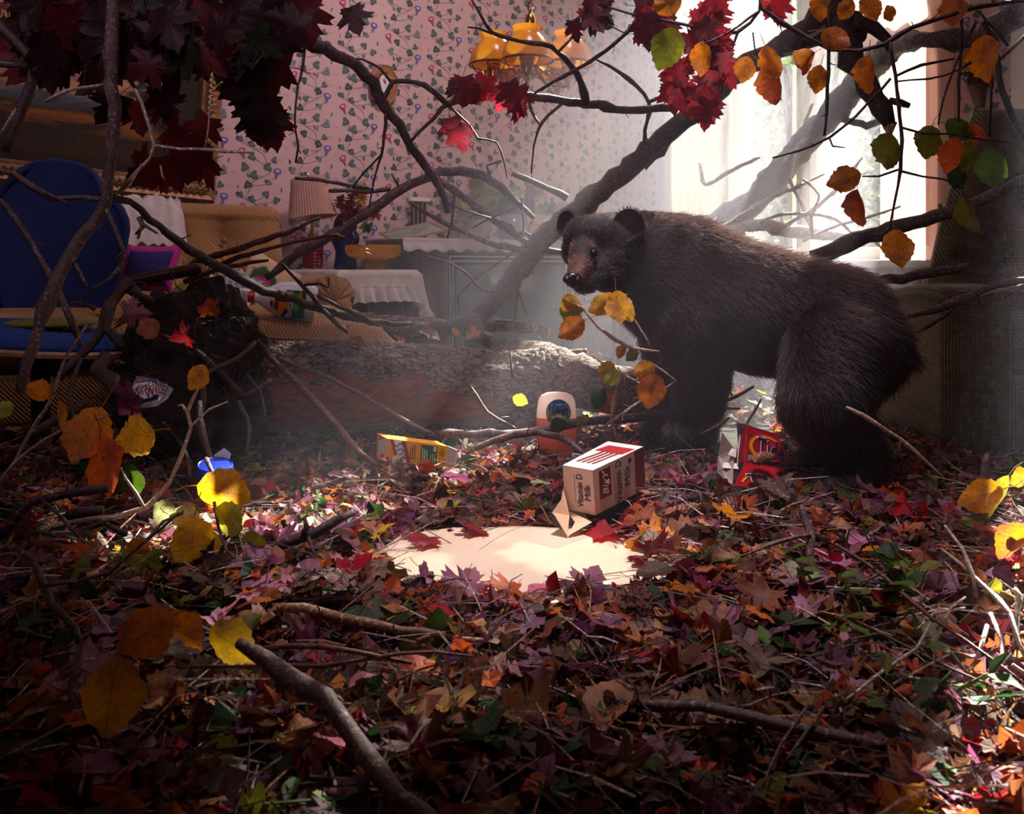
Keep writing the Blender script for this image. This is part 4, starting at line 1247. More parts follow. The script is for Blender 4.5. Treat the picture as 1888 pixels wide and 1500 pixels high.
def patchmat():
    t = NT('patterned_knit')
    uv = t.n('Attribute', dict(attribute_name='pq')).outputs['Vector']
    s = t.n('SeparateXYZ', None, Vector=uv)
    ch = t.n('TexVoronoi', None, Vector=uv, Scale=11, Randomness=0.0).outputs[0]
    dots = t.ramp(ch, [(.25, (226, 200, 150)), (.33, (40, 54, 110))])
    ed = t.math('MAXIMUM', t.math('ABSOLUTE', t.math('SUBTRACT', s.outputs[0], .5)), t.math('ABSOLUTE', t.math('SUBTRACT', s.outputs[1], .5)))
    ch2 = t.n('TexVoronoi', None, Vector=uv, Scale=7, Randomness=0.0).outputs[0]
    flow = t.ramp(ch2, [(.12, (200, 150, 40)), (.16, (24, 34, 84)), (.32, (24, 34, 84)), (.36, (212, 180, 110))])
    band = t.ramp(ed, [(.30, (0, 0, 0)), (.31, (255, 255, 255))])
    c = t.mix(band, t.ramp(ch, [(.2, (60, 76, 110)), (.4, (150, 150, 150))]), flow)
    out = t.ramp(ed, [(.44, (0, 0, 0)), (.45, (255, 255, 255))])
    t.p(Base_Color=t.mix(out, c, dots), Roughness=.95, Normal=t.bump(t.noise(uv, 90, 2), .4, .002))
    return t.m


M['knit'] = patchmat()


def rosemat():
    t = NT('rose_needlepoint')
    uv = t.n('Attribute', dict(attribute_name='pq')).outputs['Vector']
    dv = t.n('VectorMath', dict(operation='DISTANCE'))
    t.t.links.new(uv, dv.inputs[0]); dv.inputs[1].default_value = (.5, .5, 0)
    d = t.math('ADD', dv.outputs['Value'], t.math('MULTIPLY', t.math('SUBTRACT', t.noise(uv, 7, 4), .5), .30))
    c = t.ramp(d, [(.0, (120, 20, 70)), (.08, (210, 60, 140)), (.16, (150, 30, 90)), (.2, (40, 74, 40)), (.29, (60, 96, 50)), (.31, (206, 172, 140))])
    t.p(Base_Color=c, Roughness=.95, Normal=t.bump(t.noise(uv, 120, 2), .4, .002))
    return t.m


M['rose'] = rosemat()


def add_pq(o, n=17):
    at = o.data.attributes.new('pq', 'FLOAT_VECTOR', 'POINT')
    v = []
    for sg in range(2):
        for j in range(n):
            for i in range(n):
                v += [(i if sg == 0 else n - 1 - i) / (n - 1), j / (n - 1), 0]
    at.data.foreach_set('vector', v)


cb = MB()
cushion(cb, W(442, 541, 3.35), Vector((.115, .045, -.045)), Vector((-.02, .10, .075)), Vector((.01, -.03, .04)))
o = finish('knitted_cushion', cb, 'knit', None); add_pq(o)
tag(o, 'cushion with a blue and yellow geometric knitted pattern lying on the sofa seat', 'cushion')
cb = MB()
cushion(cb, W(497, 533, 3.45), Vector((.075, .05, -.05)), Vector((.03, .03, .10)), Vector((-.02, -.05, .02)))
o = finish('rose_cushion', cb, 'rose', None); add_pq(o)
tag(o, 'beige needlepoint cushion with pink roses against the sofa arm', 'cushion')


def blanket(u, v):
    c = W(330, 540, 2.95)
    x, y = u * 2 - 1, v * 2 - 1
    return c + Vector((x * .15 + .02 * y, y * .10, -.01 - .05 * x * x + .035 * math.exp(-((x - .1) / .28) ** 2 - ((y - .3) / .5) ** 2) * 1.6 - .04 * y * y + .012 * noise.noise(Vector((x * 3, y * 3, 1)))))


bl = MB()
bl.grid(blanket, 26, 20)
bl.grid(lambda u, v: blanket(1 - u, v) + Vector((0, 0, -.012)), 26, 20)
tag(finish('olive_blanket', bl, 'olive_cloth', None), 'crumpled olive green blanket between the root mass and the sofa', 'blanket')


def doily(name, c, ex, ey, drop, label):
    def fn(u, v):
        a, b = u * 2 - 1, v * 2 - 1
        return Vector(c) + Vector(ex) * a + Vector(ey) * b + Vector((0, 0, 1)) * (-drop * max(0, abs(b) - .35) ** 1.3 * 1.6 + .03 * noise.noise(Vector((a * 4, b * 5, 2))) + .008 * math.sin(a * 16) * abs(b))
    mb = MB().grid(fn, 30, 24)
    mb.grid(lambda u, v: fn(1 - u, v) - Vector((0, 0, .003)), 30, 24)
    return tag(finish(name, mb, 'lace', None), label, 'doily')


doily('lace_cover', A(2.93, .22, .862), AV * .12, BV * .15, .20, 'white lace cover draped over the sofa back below the painting')
doily('lace_cover', A(3.95, .22, .862), AV * .20, BV * .17, .34, 'white lace cover on the sofa back behind the left edge of the blue chair')

# side table, cloth and what stands on it
tb = thing('side_table', 'small dark wooden side table under a white ruffled cloth beside the sofa arm', 'table', A(2.08, .36, 0))
rbox('table_top', cornA(1.89, 2.27, .10, .60, .545, .572), 'wood', tb, .004)
rbox('apron', cornA(1.92, 2.24, .13, .57, .46, .545), 'wood', tb, .003)
for u in (1.92, 2.24):
    for d in (.13, .57):
        finish('leg', MB().lathe([(.018, 0), (.024, .03), (.018, .06), (.026, .12), (.03, .2), (.022, .26), (.03, .30), (.022, .33), (.026, .46)], A(u, d, 0), n=12), 'wood', tb)
TZ = .575


def tcloth(u, v):
    # a top with ruffled drops all round: v 0..1 from the middle to the hem
    t = u * 4
    k = int(t) % 4
    f = t - int(t)
    cs = [(1.885, .095), (2.275, .095), (2.275, .605), (1.885, .605)]
    a, b = cs[k], cs[(k + 1) % 4]
    x, y = a[0] + (b[0] - a[0]) * f, a[1] + (b[1] - a[1]) * f
    cx, cy = 2.08, .35
    if v <= .35:
        q = v / .35
        return A(cx + (x - cx) * q, cy + (y - cy) * q, TZ + .0015)
    q = (v - .35) / .65
    corner = (1 - abs(f - .5) * 2)
    cdist = min(f, 1 - f)
    tip = math.exp(-(cdist / .10) ** 2)
    drop = (.135 + .13 * tip) * q
    ruf = .030 * math.sin(u * 2 * PI * 34) * max(0, q - .45) * 1.8 + .006 * math.sin(u * 2 * PI * 11)
    nx, ny = x - cx, y - cy
    l = math.hypot(nx, ny)
    o_ = (.010 + .035 * q * q + ruf * q + .03 * tip * q)
    return A(x + nx / l * o_, y + ny / l * o_, TZ + .001 - drop + .010 * q * math.sin(u * 2 * PI * 34 + 1) * max(0, q - .6))


tc = MB().grid(tcloth, 280, 16, closeu=True)
tco = tag(finish('tablecloth', tc, 'lace', None, sharp=180), 'white cloth with a ruffled hem draped over the side table', 'tablecloth')
rf = MB().grid(lambda u, v: tcloth(u, .35 + .65 * (.47 + v * .05)) + BV * .002, 280, 3, closeu=True)
finish('ruffle_seam', rf, 'lace', tco)

lp_ = thing('table_lamp', 'table lamp with a tilted pleated beige shade and ruby glass base', 'lamp', A(2.2, .2, TZ))
LB = A(2.2, .2, TZ)
finish('foot', MB().lathe([(.05, 0), (.052, .006), (.045, .012)], LB, n=28), 'silver', lp_)
finish('glass_base', MB().lathe([(.045, .012)] + [(.045 + .004 * (k % 2), .014 + k * .0082) for k in range(12)] + [(.045, .112)], LB, n=28), 'ruby_glass', lp_)
finish('brass_collar', MB().lathe([(.05, .112), (.052, .117), (.045, .122), (.036, .126), (.034, .142), (.026, .146), (.027, .158), (.018, .162), (.017, .176), (.010, .18), (.009, .255)], LB, n=24), 'silver', lp_)
stop = LB + Vector((-.0, 0, .235))
ax = Vector((-.13, .05, 1)).normalized()
shp = MB().lathe([(.108, 0), (.104, .012), (.075, .175), (.073, .18)], stop, ax, 96, rfn=lambda a, k, i: 1 + .028 * (1 if i % 2 else -1), caps=False)
shp.lathe([(.103, .003), (.070, .178)], stop, ax, 48, caps=False)
finish('pleated_shade', shp, 'shade', lp_, sharp=20)
finish('finial', MB().lathe([(.004, .17), (.009, .185), (.004, .2)], stop, ax, 10), 'silver', lp_)

vs = thing('flower_vase', 'cobalt blue glass vase behind the amber bowl', 'vase', A(2.05, .22, TZ))
VB = A(2.05, .22, TZ)
finish('vase_body', MB().lathe([(.050, 0), (.054, .01), (.048, .05), (.044, .08), (.050, .10), (.062, .125), (.066, .145), (.060, .165), (.050, .18), (.056, .20), (.050, .225), (.038, .245), (.035, .255)], VB, n=32), 'cobalt_glass', vs)
bq = thing('bouquet', 'bunch of red, orange and yellow silk flowers standing in the blue vase', 'flowers', VB + Vector((0, 0, .25)))
for px, py, c in ((628, 372, (150, 28, 50)), (648, 368, (140, 24, 44)), (640, 386, (160, 30, 50)), (668, 365, (236, 180, 40)), (662, 382, (236, 170, 40)), (634, 412, (226, 110, 40)), (640, 425, (216, 80, 50)), (690, 385, (220, 90, 40)), (668, 350, (230, 170, 60)), (655, 395, (130, 24, 44)),
                  (646, 402, (230, 120, 50)), (694, 392, (190, 40, 50)), (672, 395, (236, 176, 50)), (655, 352, (120, 24, 40))):
    fc = W(px, py, 4.17 + R.uniform(-.05, .05))
    key = 'petal_%d_%d_%d' % c
    if key not in M:
        M[key] = pbr(key, c, tuple(v * .75 for v in c), rough=.7, nscale=50, bump=.1)
    fm = MB()
    for k in range(13):
        a, b = k * 2.4, .3 + 1.1 * (k / 13)
        d = Vector((math.cos(a) * math.sin(b), -abs(math.cos(b)) * .8, math.sin(a) * math.sin(b)))
        n2 = d.cross(Vector((0, 0, 1))).normalized()
        n3 = d.cross(n2)
        r = .038
        fm.add([fc, fc + d * r * .7 + n2 * r * .38, fc + d * r * 1.1 + n3 * r * .2, fc + d * r * .7 - n2 * r * .38], [(0, 1, 2, 3)])
    fl = finish('flower_head', fm, key, bq)
    finish('flower_stem', MB().tube([Vector(q[:3]) for q in catmull([tuple(fc), tuple(at_mid(fc, VB + Vector((0, 0, .27))) + Vector((0, 0, .02))), tuple(VB + Vector((0, 0, .24)))], .03)], .0022, 5), 'leafgreen' if 'leafgreen' in M else 'olive_cloth', bq)
for k in range(12):
    c = W(650 + R.uniform(-24, 36), 405 + R.uniform(-25, 28), 4.2)
    put_leaf('leaf', 'narrow', 'flat', R.choice(['deep', 'olive', 'green']), c, R.uniform(.04, .07), Matrix.Rotation(R.uniform(-1.2, 1.2), 3, 'Y') @ Matrix.Rotation(R.uniform(.9, 1.8), 3, 'X'), bq)

bw = thing('amber_bowl', 'large amber cut glass bowl on a foot, on the white cloth', 'bowl', A(2.0, .40, TZ))
BB = A(2.0, .40, TZ + .002)
finish('foot', MB().lathe([(.062, 0), (.064, .006), (.058, .012), (.045, .03), (.044, .042)], BB, n=36), 'amber_glass', bw)
cut = MB()
n_, m_ = 44, 9
prof = [(.05, .042), (.09, .05), (.112, .062), (.121, .076), (.123, .09), (.121, .102), (.122, .108)]
vs_, fs_ = [], []
for k in range(m_ + 4):
    t = k / (m_ + 3) * (len(prof) - 1)
    i0 = min(int(t), len(prof) - 2)
    r = prof[i0][0] + (prof[i0 + 1][0] - prof[i0][0]) * (t - i0)
    z = prof[i0][1] + (prof[i0 + 1][1] - prof[i0][1]) * (t - i0)
    for i in range(n_):
        a = 2 * PI * (i + .5 * (k % 2)) / n_
        rr = r * (1 + (.035 if (i + k) % 2 == 0 else -.02))
        vs_.append(BB + Vector((rr * math.cos(a), rr * math.sin(a), z)))
for k in range(m_ + 3):
    for i in range(n_):
        a, b = k * n_ + i, k * n_ + (i + 1) % n_
        fs_ += [(a, b, a + n_), (b, b + n_, a + n_)]
cut.add(vs_, fs_)
cut.lathe([(.02, .05), (.085, .058), (.108, .072), (.114, .108)], BB, n=44, caps=False)
finish('cut_bowl', cut, 'amber_glass', bw, smooth=False)

# television console
tv = thing('television_console', 'old wooden console television with a grey screen beside the side table', 'television', A(1.15, .27, 0))
U0, U1, DF = .42, 1.845, .45
tb_ = MB()
boxA(tb_, U0, U1, .06, DF - .03, .06, .69)
finish('cabinet', tb_, 'wood', tv, bevel=.006)
rbox('cabinet_top', cornA(U0 - .015, U1 + .015, .05, DF + .01, .69, .715), 'wood', tv, .006)
rbox('plinth', cornA(U0, U1, .08, DF - .01, 0, .06), 'wood', tv, .004)
for a, b in ((1.64, 1.83), (.44, .58)):
    for z0, z1 in ((.63, .69), (.06, .11)):
        rbox('rail', cornA(a, b, DF - .03, DF, z0, z1), 'wood', tv, .004)
    for x0, x1 in ((a, a + .025), (b - .025, b)):
        rbox('stile', cornA(x0, x1, DF - .03, DF, .11, .63), 'wood', tv, .004)
    for k in range(3):
        w0 = a + .032 + k * .016
        fr = MB()
        for (p, q, r_, s2) in ((w0, w0 + .006, .118 + k * .016, .622 - k * .016), (b - (w0 - a) - .006, b - (w0 - a), .118 + k * .016, .622 - k * .016)):
            boxA(fr, p, q, DF - .03, DF - .012 - .004 * k, r_, s2)
        finish('panel_moulding', fr, 'wood', tv)
    rbox('speaker_panel', cornA(a + .025, b - .025, DF - .04, DF - .022, .11, .63), 'wood', tv, .002)
rbox('top_rail', cornA(.58, 1.64, DF - .03, DF, .645, .69), 'wood', tv, .004)
rbox('bottom_rail', cornA(.58, 1.64, DF - .03, DF, .06, .10), 'wood', tv, .004)
M['chrome'] = pbr('brushed_chrome', (190, 180, 178), (160, 150, 150), metal=1, rough=.3, nscale=4, bump=0)
for k in (0, .022):
    fr = MB()
    a, b, z0, z1 = .90 + k, 1.635 - k, .11 + k, .64 - k
    boxA(fr, b - .006, b, DF - .01, DF + .004 - k * .3, z0, z1)
    boxA(fr, a, a + .006, DF - .01, DF + .004 - k * .3, z0, z1)
    boxA(fr, a, b, DF - .01, DF + .004 - k * .3, z1 - .006, z1)
    boxA(fr, a, b, DF - .01, DF + .004 - k * .3, z0, z0 + .006)
    finish('screen_trim', fr, 'chrome', tv)
rbox('screen_mask', cornA(.9, 1.64, DF - .04, DF - .012, .10, .645), 'darkmetal', tv, .002)


def screen(u, v):
    a, b = u * 2 - 1, v * 2 - 1
    uu, zz = 1.268 + a * .325 * (1 - .03 * b * b), .375 + b * .225 * (1 - .03 * a * a)
    return A(uu, DF - .012 + .022 * (1 - a * a) * (1 - b * b) + .004, zz)


finish('screen', MB().grid(screen, 24, 18), 'tvglass', tv, sharp=180)
rbox('control_panel', cornA(.60, .88, DF - .03, DF - .006, .11, .63), 'grey_card', tv, .003)
for k in range(4):
    rbox('control_strip', cornA(.68, .80, DF - .006, DF + .002, .46 - k * .05, .475 - k * .05), 'chrome', tv, .001)
for z in (.54, .58):
    finish('tuning_knob', MB().lathe([(.02, 0), (.018, .016), (.014, .018)], A(.74, DF - .006, z), BV, 16), 'chrome', tv)


def runner(u, v):
    uu = U0 - .05 + (U1 - U0 + .1) * u
    edge = .006 * math.sin(uu * 70) + .006 * noise.noise(Vector((uu * 9, v * 3, 0)))
    if v < .55:
        return A(uu, .08 + v / .55 * (DF - .05), .718 + .002 * math.sin(uu * 40 + v * 9))
    q = (v - .55) / .45
    return A(uu, DF + .02 + .012 * q + edge * q * .5, .719 - .055 * q + edge * q)


rn = MB().grid(runner, 160, 12)
rno = tag(finish('lace_runner', rn, 'lace', None, sharp=180), 'scalloped white lace runner along the top of the television console', 'runner')
lm = MB()
for k in range(90):
    c = runner((k + .5) / 90, .97)
    lm.tube([c + AV * .007 * math.cos(t) + Vector((0, 0, .007 * math.sin(t))) for t in [j * PI / 4 for j in range(9)]], .0013, 4)
finish('lace_edging', lm, 'lace', rno)['kind'] = 'stuff'

# things on the console
pf = thing('fallen_photo_frame', 'thin wooden photo frame lying tipped over on the lace runner', 'frame', A(1.72, .25, .73))
fx, fy = (AV * -1 + BV * .2 + Vector((0, 0, .22))).normalized() * .13, (AV * -.1 - BV + Vector((0, 0, .22))).normalized() * .09
fc = A(1.72, .27, .755)
for a, b, w in ((fx, fy, 1), (fx, -fy, 1), (fy, fx, 1), (fy, -fx, 1)):
    p0, p1 = fc + b - a, fc + b + a
    finish('frame_rail', MB().tube([p0, p1], .007, 4), 'oak', pf, smooth=False)
finish('glass', MB().quad(fc - fx - fy, fc + fx - fy, fc + fx + fy, fc - fx + fy), 'teal_glass', pf)
bk = thing('slatted_rack', 'small dark upright rack with brass rails at the back of the television console', 'rack', A(1.55, .1, .72))
rbox('back_board', cornA(1.515, 1.60, .04, .055, .72, .92), 'darkmetal', bk, .002)
for k in range(4):
    finish('rail', MB().tube([A(1.52 + k * .025, .062, .725), A(1.52 + k * .025, .062, .915)], .0035, 6), 'oak', bk)
rbox('crest', cornA(1.50, 1.615, .035, .07, .915, .935), 'white_card', bk, .003)
jr = thing('glass_jar', 'pale rounded glass jar among leaves on top of the television console', 'jar', A(1.12, .26, .72))
finish('jar_body', MB().lathe([(.05, 0), (.075, .01), (.085, .06), (.07, .11), (.045, .135), (.05, .15)], A(1.12, .26, .721), n=28), 'teal_glass', jr)
finish('jar_lid', MB().lathe([(.052, .15), (.05, .162), (.012, .17), (.014, .185), (.004, .192)], A(1.12, .26, .721), n=24), 'teal_glass', jr)
pt2 = thing('potted_plant', 'bushy plant with pale and reddish leaves in a grey pot on the television console', 'plant', A(1.3, .2, .72))
finish('pot', MB().lathe([(.05, 0), (.055, .008), (.07, .09), (.075, .1), (.066, .1), (.06, .085)], A(1.3, .2, .721), n=24), 'grey_card', pt2)
for k in range(46):
    a, b = R.uniform(0, 2 * PI), R.uniform(.1, 1.4)
    d = Vector((math.cos(a) * math.sin(b) * 1.9, math.sin(a) * math.sin(b) * .6, math.cos(b)))
    c = A(1.22, .2, .83) + d * R.uniform(.05, .2)
    dist = (c - CORN).dot(BV)
    c = c + BV * max(0, .11 - dist)
    put_leaf('leaf', R.choice(['maple', 'oval']), 'flat', R.choice(['olive', 'pale', 'lime', 'mauve', 'deep', 'pink']), c, R.uniform(.07, .11), Matrix.Rotation(R.uniform(-2, 2), 3, 'Y') @ Matrix.Rotation(R.uniform(.8, 2), 3, 'X'), pt2)
pf2 = thing('small_picture_frame', 'small wooden picture frame standing on the console behind the ear of the bear', 'frame', A(.93, .2, .72))
rbox('frame_board', cornA(.875, .985, .19, .205, .722, .815), 'oak', pf2, .003)
rbox('picture', cornA(.888, .972, .205, .208, .735, .802), 'linen', pf2, .001)

# wall clock
ck = thing('wall_clock', 'wooden octagonal wall clock with a pale oval dial hanging on the flowered wallpaper', 'clock', A(1.745, .02, 1.489))
CC = (1.745, 1.489)


def octo(r, d, st=0.0):
    return [A(CC[0] + r * math.cos(PI / 8 + k * PI / 4 + st) * .86, d, CC[1] + r * math.sin(PI / 8 + k * PI / 4 + st) * 1.12) for k in range(8)]


cm = MB()
o0, o1, o2 = octo(.088, .004), octo(.088, .035), octo(.078, .038)
cm.add(o0 + o1 + o2, [(k, (k + 1) % 8, 8 + (k + 1) % 8, 8 + k) for k in range(8)] + [(8 + k, 8 + (k + 1) % 8, 16 + (k + 1) % 8, 16 + k) for k in range(8)] + [tuple(range(16, 24))])
M['inlay'] = pbr('inlaid_wood', (188, 110, 52), (126, 78, 62), rough=.4, nscale=45, bump=.2)
finish('case', cm, 'inlay', ck, smooth=False)
finish('edge_moulding', MB().tube(octo(.088, .036) + octo(.088, .036)[:2], .005, 6), 'oak', ck)


def ell(r1, r2, d):
    return [A(CC[0] - .004 + r1 * math.cos(k * PI / 14), d, CC[1] + r2 * math.sin(k * PI / 14)) for k in range(28)]


finish('dial', MB().add(ell(.04, .052, .041), [tuple(range(28))]), 'white_card', ck, smooth=False)
finish('dial_ring', MB().tube(ell(.042, .054, .041) + ell(.042, .054, .041)[:2], .004, 6), 'brass', ck)
finish('hour_hand', MB().tube([A(CC[0], .044, CC[1]), A(CC[0] + .012, .044, CC[1] + .022)], .0016, 4), 'darkmetal', ck)
finish('minute_hand', MB().tube([A(CC[0], .045, CC[1]), A(CC[0], .045, CC[1] + .042)], .0014, 4), 'darkmetal', ck)
nm_ = MB()
for k in range(12):
    a = k * PI / 6
    nm_.tube([A(CC[0] - .004 + .033 * math.cos(a), .042, CC[1] + .043 * math.sin(a)), A(CC[0] - .004 + .037 * math.cos(a), .042, CC[1] + .048 * math.sin(a))], .001, 4)
finish('hour_marks', nm_, 'ink_black', ck)

# small brass wall bracket
wbk = thing('brass_bracket', 'small scrolled brass wall bracket behind the crossing branches above the console', 'bracket', A(1.4, .01, 1.03))
for sg in (-1, 1):
    pts = [A(1.4 + sg * (.012 + .03 * math.sin(t)), .012 + .01 * math.sin(t * 2), 1.03 + sg * .008 + .045 * math.cos(t * .8)) for t in [k * .35 for k in range(12)]]
    finish('scroll', MB().tube(pts, [.006] * 9 + [.005, .004, .003], 6), 'brass', wbk)
finish('backplate', MB().ball(A(1.4, .008, 1.03), .016, 12, 8, scale=(1, .5, 2)), 'brass', wbk)

# chandelier
CHC = W(978, 95, 3.7)
ch = thing('chandelier', 'brass chandelier with ribbed amber glass shades hanging above the console', 'chandelier', CHC)
lk = MB()
k = 0
zz = CHC.z + .15
while zz < CEIL - .05:
    cc = Vector((CHC.x, CHC.y, zz))
    lk.tube([cc + Vector((.010 * math.cos(t) * (k % 2), .010 * math.cos(t) * (1 - k % 2), .020 * math.sin(t))) for t in [j * PI / 5 for j in range(11)]], .0032, 5)
    zz += .030
    k += 1
finish('chain', lk, 'brass', ch)
finish('ceiling_rose', MB().lathe([(.012, -.05), (.05, -.03), (.065, 0)], (CHC.x, CHC.y, CEIL), n=24), 'brass', ch)
finish('column', MB().lathe([(.004, -.10), (.018, -.085), (.012, -.07), (.03, -.055), (.042, -.03), (.036, -.01), (.02, .0), (.018, .02), (.03, .04), (.03, .07), (.034, .085), (.05, .09), (.05, .098), (.022, .105), (.024, .13), (.012, .15), (.004, .165)], CHC, n=24), 'brass', ch)
for px, py, dep in ((910, 100, 3.66), (972, 90, 3.44), (1048, 98, 3.62), (930, 118, 3.95), (1028, 120, 3.93)):
    sc_ = W(px, py, dep)
    base = sc_ + Vector((0, 0, -.075))
    mid = at_mid(base, CHC)
    P = catmull([tuple(CHC + Vector((0, 0, -.03))), tuple(CHC + (base - CHC) * .35 + Vector((0, 0, -.05))), tuple(CHC + (base - CHC) * .8 + Vector((0, 0, -.065))), tuple(base + Vector((0, 0, -.05))), tuple(base + Vector((0, 0, -.01)))], .015)
    finish('arm', MB().tube([Vector(q[:3]) for q in P], .0075, 7), 'brass', ch)
    hd = finish('lamp_holder', MB().lathe([(.004, -.07), (.010, -.06), (.006, -.05), (.016, -.035), (.012, -.02), (.026, -.015), (.026, .03), (.030, .033), (.030, .045), (.024, .048)], base, n=18), 'brass', ch)
    rb = lambda a, k, i: 1 + (.012 * (1 if i % 2 else -1) if 2 <= k <= 6 else 0)
    shd = finish('glass_shade', MB().lathe([(.094, 0), (.098, .004), (.096, .012), (.092, .03), (.082, .055), (.068, .078), (.054, .095), (.047, .104), (.048, .112), (.056, .128)], sc_ + Vector((0, 0, -.045)), n=64, rfn=rb, caps=False), 'milkglass', ch, sharp=180)
    finish('shade_ring', MB().tube([sc_ + Vector((.098 * math.cos(t), .098 * math.sin(t), -.043)) for t in [j * PI / 16 for j in range(34)]], .005, 6), 'brass', shd)
    wr = MB()
    for a in range(4):
        an = a * PI / 2 + .5
        dv = Vector((math.cos(an), math.sin(an), 0))
        wr.tube([base + Vector((0, 0, -.02)), base + dv * .06 + Vector((0, 0, -.015)), base + dv * .088 + Vector((0, 0, .01)), base + dv * .096 + Vector((0, 0, .032))], .0025, 5)
    finish('shade_holder', wr, 'brass', hd)

# wall lantern right of the curtain
WL = (2.1, 1.45)
wl = thing('wall_lantern', 'dark wooden wall lantern on the flowered wallpaper right of the curtain', 'lamp', B(2.1, .02, 1.45))
rbox('backplate', [B(2.045, 0, 1.35), B(2.155, 0, 1.35), B(2.155, .02, 1.35), B(2.045, .02, 1.35), B(2.05, 0, 1.53), B(2.15, 0, 1.53), B(2.15, .02, 1.53), B(2.05, .02, 1.53)], 'wood', wl, .006)
finish('housing', MB().hexa([B(2.06, .02, 1.40), B(2.14, .02, 1.40), B(2.14, .10, 1.40), B(2.06, .10, 1.40), B(2.055, .02, 1.52), B(2.145, .02, 1.52), B(2.145, .11, 1.52), B(2.055, .11, 1.52)]), 'darkmetal', wl, bevel=.006)
finish('roof_cap', MB().lathe([(.085, 0), (.07, .02), (.03, .05), (.012, .07), (.004, .085)], B(2.1, .06, 1.52), n=6), 'darkmetal', wl, smooth=False)
finish('bracket', MB().add([B(2.07, .0, 1.37), B(2.13, .0, 1.37), B(2.13, .07, 1.36), B(2.07, .07, 1.36), B(2.085, .0, 1.26), B(2.115, .0, 1.26), B(2.115, .03, 1.27), B(2.085, .03, 1.27)], [(0, 1, 2, 3), (7, 6, 5, 4), (0, 4, 5, 1), (1, 5, 6, 2), (2, 6, 7, 3), (3, 7, 4, 0)]), 'wood', wl, bevel=.004)
finish('amber_pane', MB().hexa([B(2.064, .10, 1.41), B(2.136, .10, 1.41), B(2.136, .113, 1.41), B(2.064, .113, 1.41), B(2.06, .11, 1.51), B(2.14, .11, 1.51), B(2.14, .118, 1.51), B(2.06, .118, 1.51)]), 'amber_glass', wl, bevel=.003)


# curtains
M['dense_sheer'] = cloth('dense_white_sheer', (190, 182, 170), trans=.15, alpha=.10)
def curtain(name, s0, s1, d, z0, z1, folds, mat, label, tie=None, amp=.035, flare=0.0):
    def fn(u, v):
        z = z0 + (z1 - z0) * v
        w = 1.0
        sh = 0
        if tie:
            w = 1 - .35 * math.exp(-((z - tie) / .25) ** 2)
        if flare and z > 1.45:
            sh = -flare * min(1, (z - 1.45) / .5) ** 1.4 * (1 - u)
        s = s1 - (s1 - s0) * (1 - u) * w + sh
        return B(s, d + amp * math.sin(u * folds * 2 * PI + .6 * math.sin(v * 3)) * (.6 + .4 * noise.noise(Vector((u * 3, v * 2, d * 7)))) + .012 * noise.noise(Vector((u * 9, v * 3, 3))), z)
    mb = MB().grid(fn, max(40, int(folds * 16)), 40)
    return tag(finish(name, mb, mat, None, sharp=180), label, 'curtain')


curtain('pink_curtain', 1.68, 2.02, .07, .04, 3.42, 5, 'pink_sheer', 'pinkish voile curtain gathered at the right side of the window', tie=None, flare=.45)
curtain('sheer_curtain', .24, .74, .06, .5, 3.42, 8, 'dense_sheer', 'white sheer curtain gathered at the left end of the window near the corner', amp=.025)
curtain('sheer_curtain', .72, .92, .06, .5, 3.42, 4, 'sheer', 'narrow white sheer curtain drawn over the left mullion of the window', amp=.02)
curtain('sheer_curtain', 1.19, 1.29, .06, .5, 3.42, 2, 'sheer', 'narrow white sheer curtain hanging over the right mullion of the window', amp=.02)
cr = thing('curtain_rod', 'brass rod above the window from which the curtains hang', 'rod', B(1.0, .06, 3.44))
finish('rod', MB().tube([B(.1, .065, 3.44), B(2.05, .065, 3.44)], .01, 10), 'brass', cr)
for s in (.1, 2.05):
    finish('rod_end', MB().ball(B(s, .065, 3.44), .022, 12, 8), 'brass', cr)


BC = W(120, 560, 2.7)
bc = thing('blue_chair', 'blue upholstered shell chair with a tall back standing in front of the sofa', 'chair', (BC.x, BC.y, 0))


def shell(off):
    def fn(u, v):
        a = u * 2 - 1
        z = .475 + v * .42
        half = .175 + .03 * math.sin(v * PI * .8) - .075 * (max(0, v - .55) / .45) ** 2.2
        x = a * half * (1 - .10 * (1 - v))
        y = .07 * a * a * -1 + .05 * v + off * (1 - abs(a) ** 4)
        top = -.055 * abs(a) ** 3 * max(0, v - .5) * 2 - .03 * a * v
        return Vector((BC.x + .0 + x, BC.y + y, z + top))
    return fn


bb = MB().grid(shell(-.03), 26, 22)
bb.grid(lambda u, v: shell(.025)(1 - u, v), 26, 22)
finish('back_cushion', bb, 'blue_fabric', bc, sharp=180)
rimp = [shell(0)(u, 0) for u in (0, .1)] + [shell(0)(0, v / 10) for v in range(11)] + [shell(0)(u / 12, 1) for u in range(1, 12)] + [shell(0)(1, 1 - v / 10) for v in range(11)]
finish('back_rim', MB().tube(rimp[2:], .012, 6), 'blue_fabric', bc, sharp=180)


def seat(u, v):
    t = u * 2 * PI
    pr = [(.0, .028), (.14, .03), (.205, .015), (.225, -.01), (.215, -.03), (.1, -.05), (0, -.055)]
    k = v * (len(pr) - 1)
    i = min(int(k), len(pr) - 2)
    r = pr[i][0] + (pr[i + 1][0] - pr[i][0]) * (k - i)
    z = pr[i][1] + (pr[i + 1][1] - pr[i][1]) * (k - i)
    return Vector((BC.x - .01 + r * math.cos(t) * 1.1, BC.y - .12 + r * math.sin(t) * .9, .40 + z - .02 * math.cos(t)))


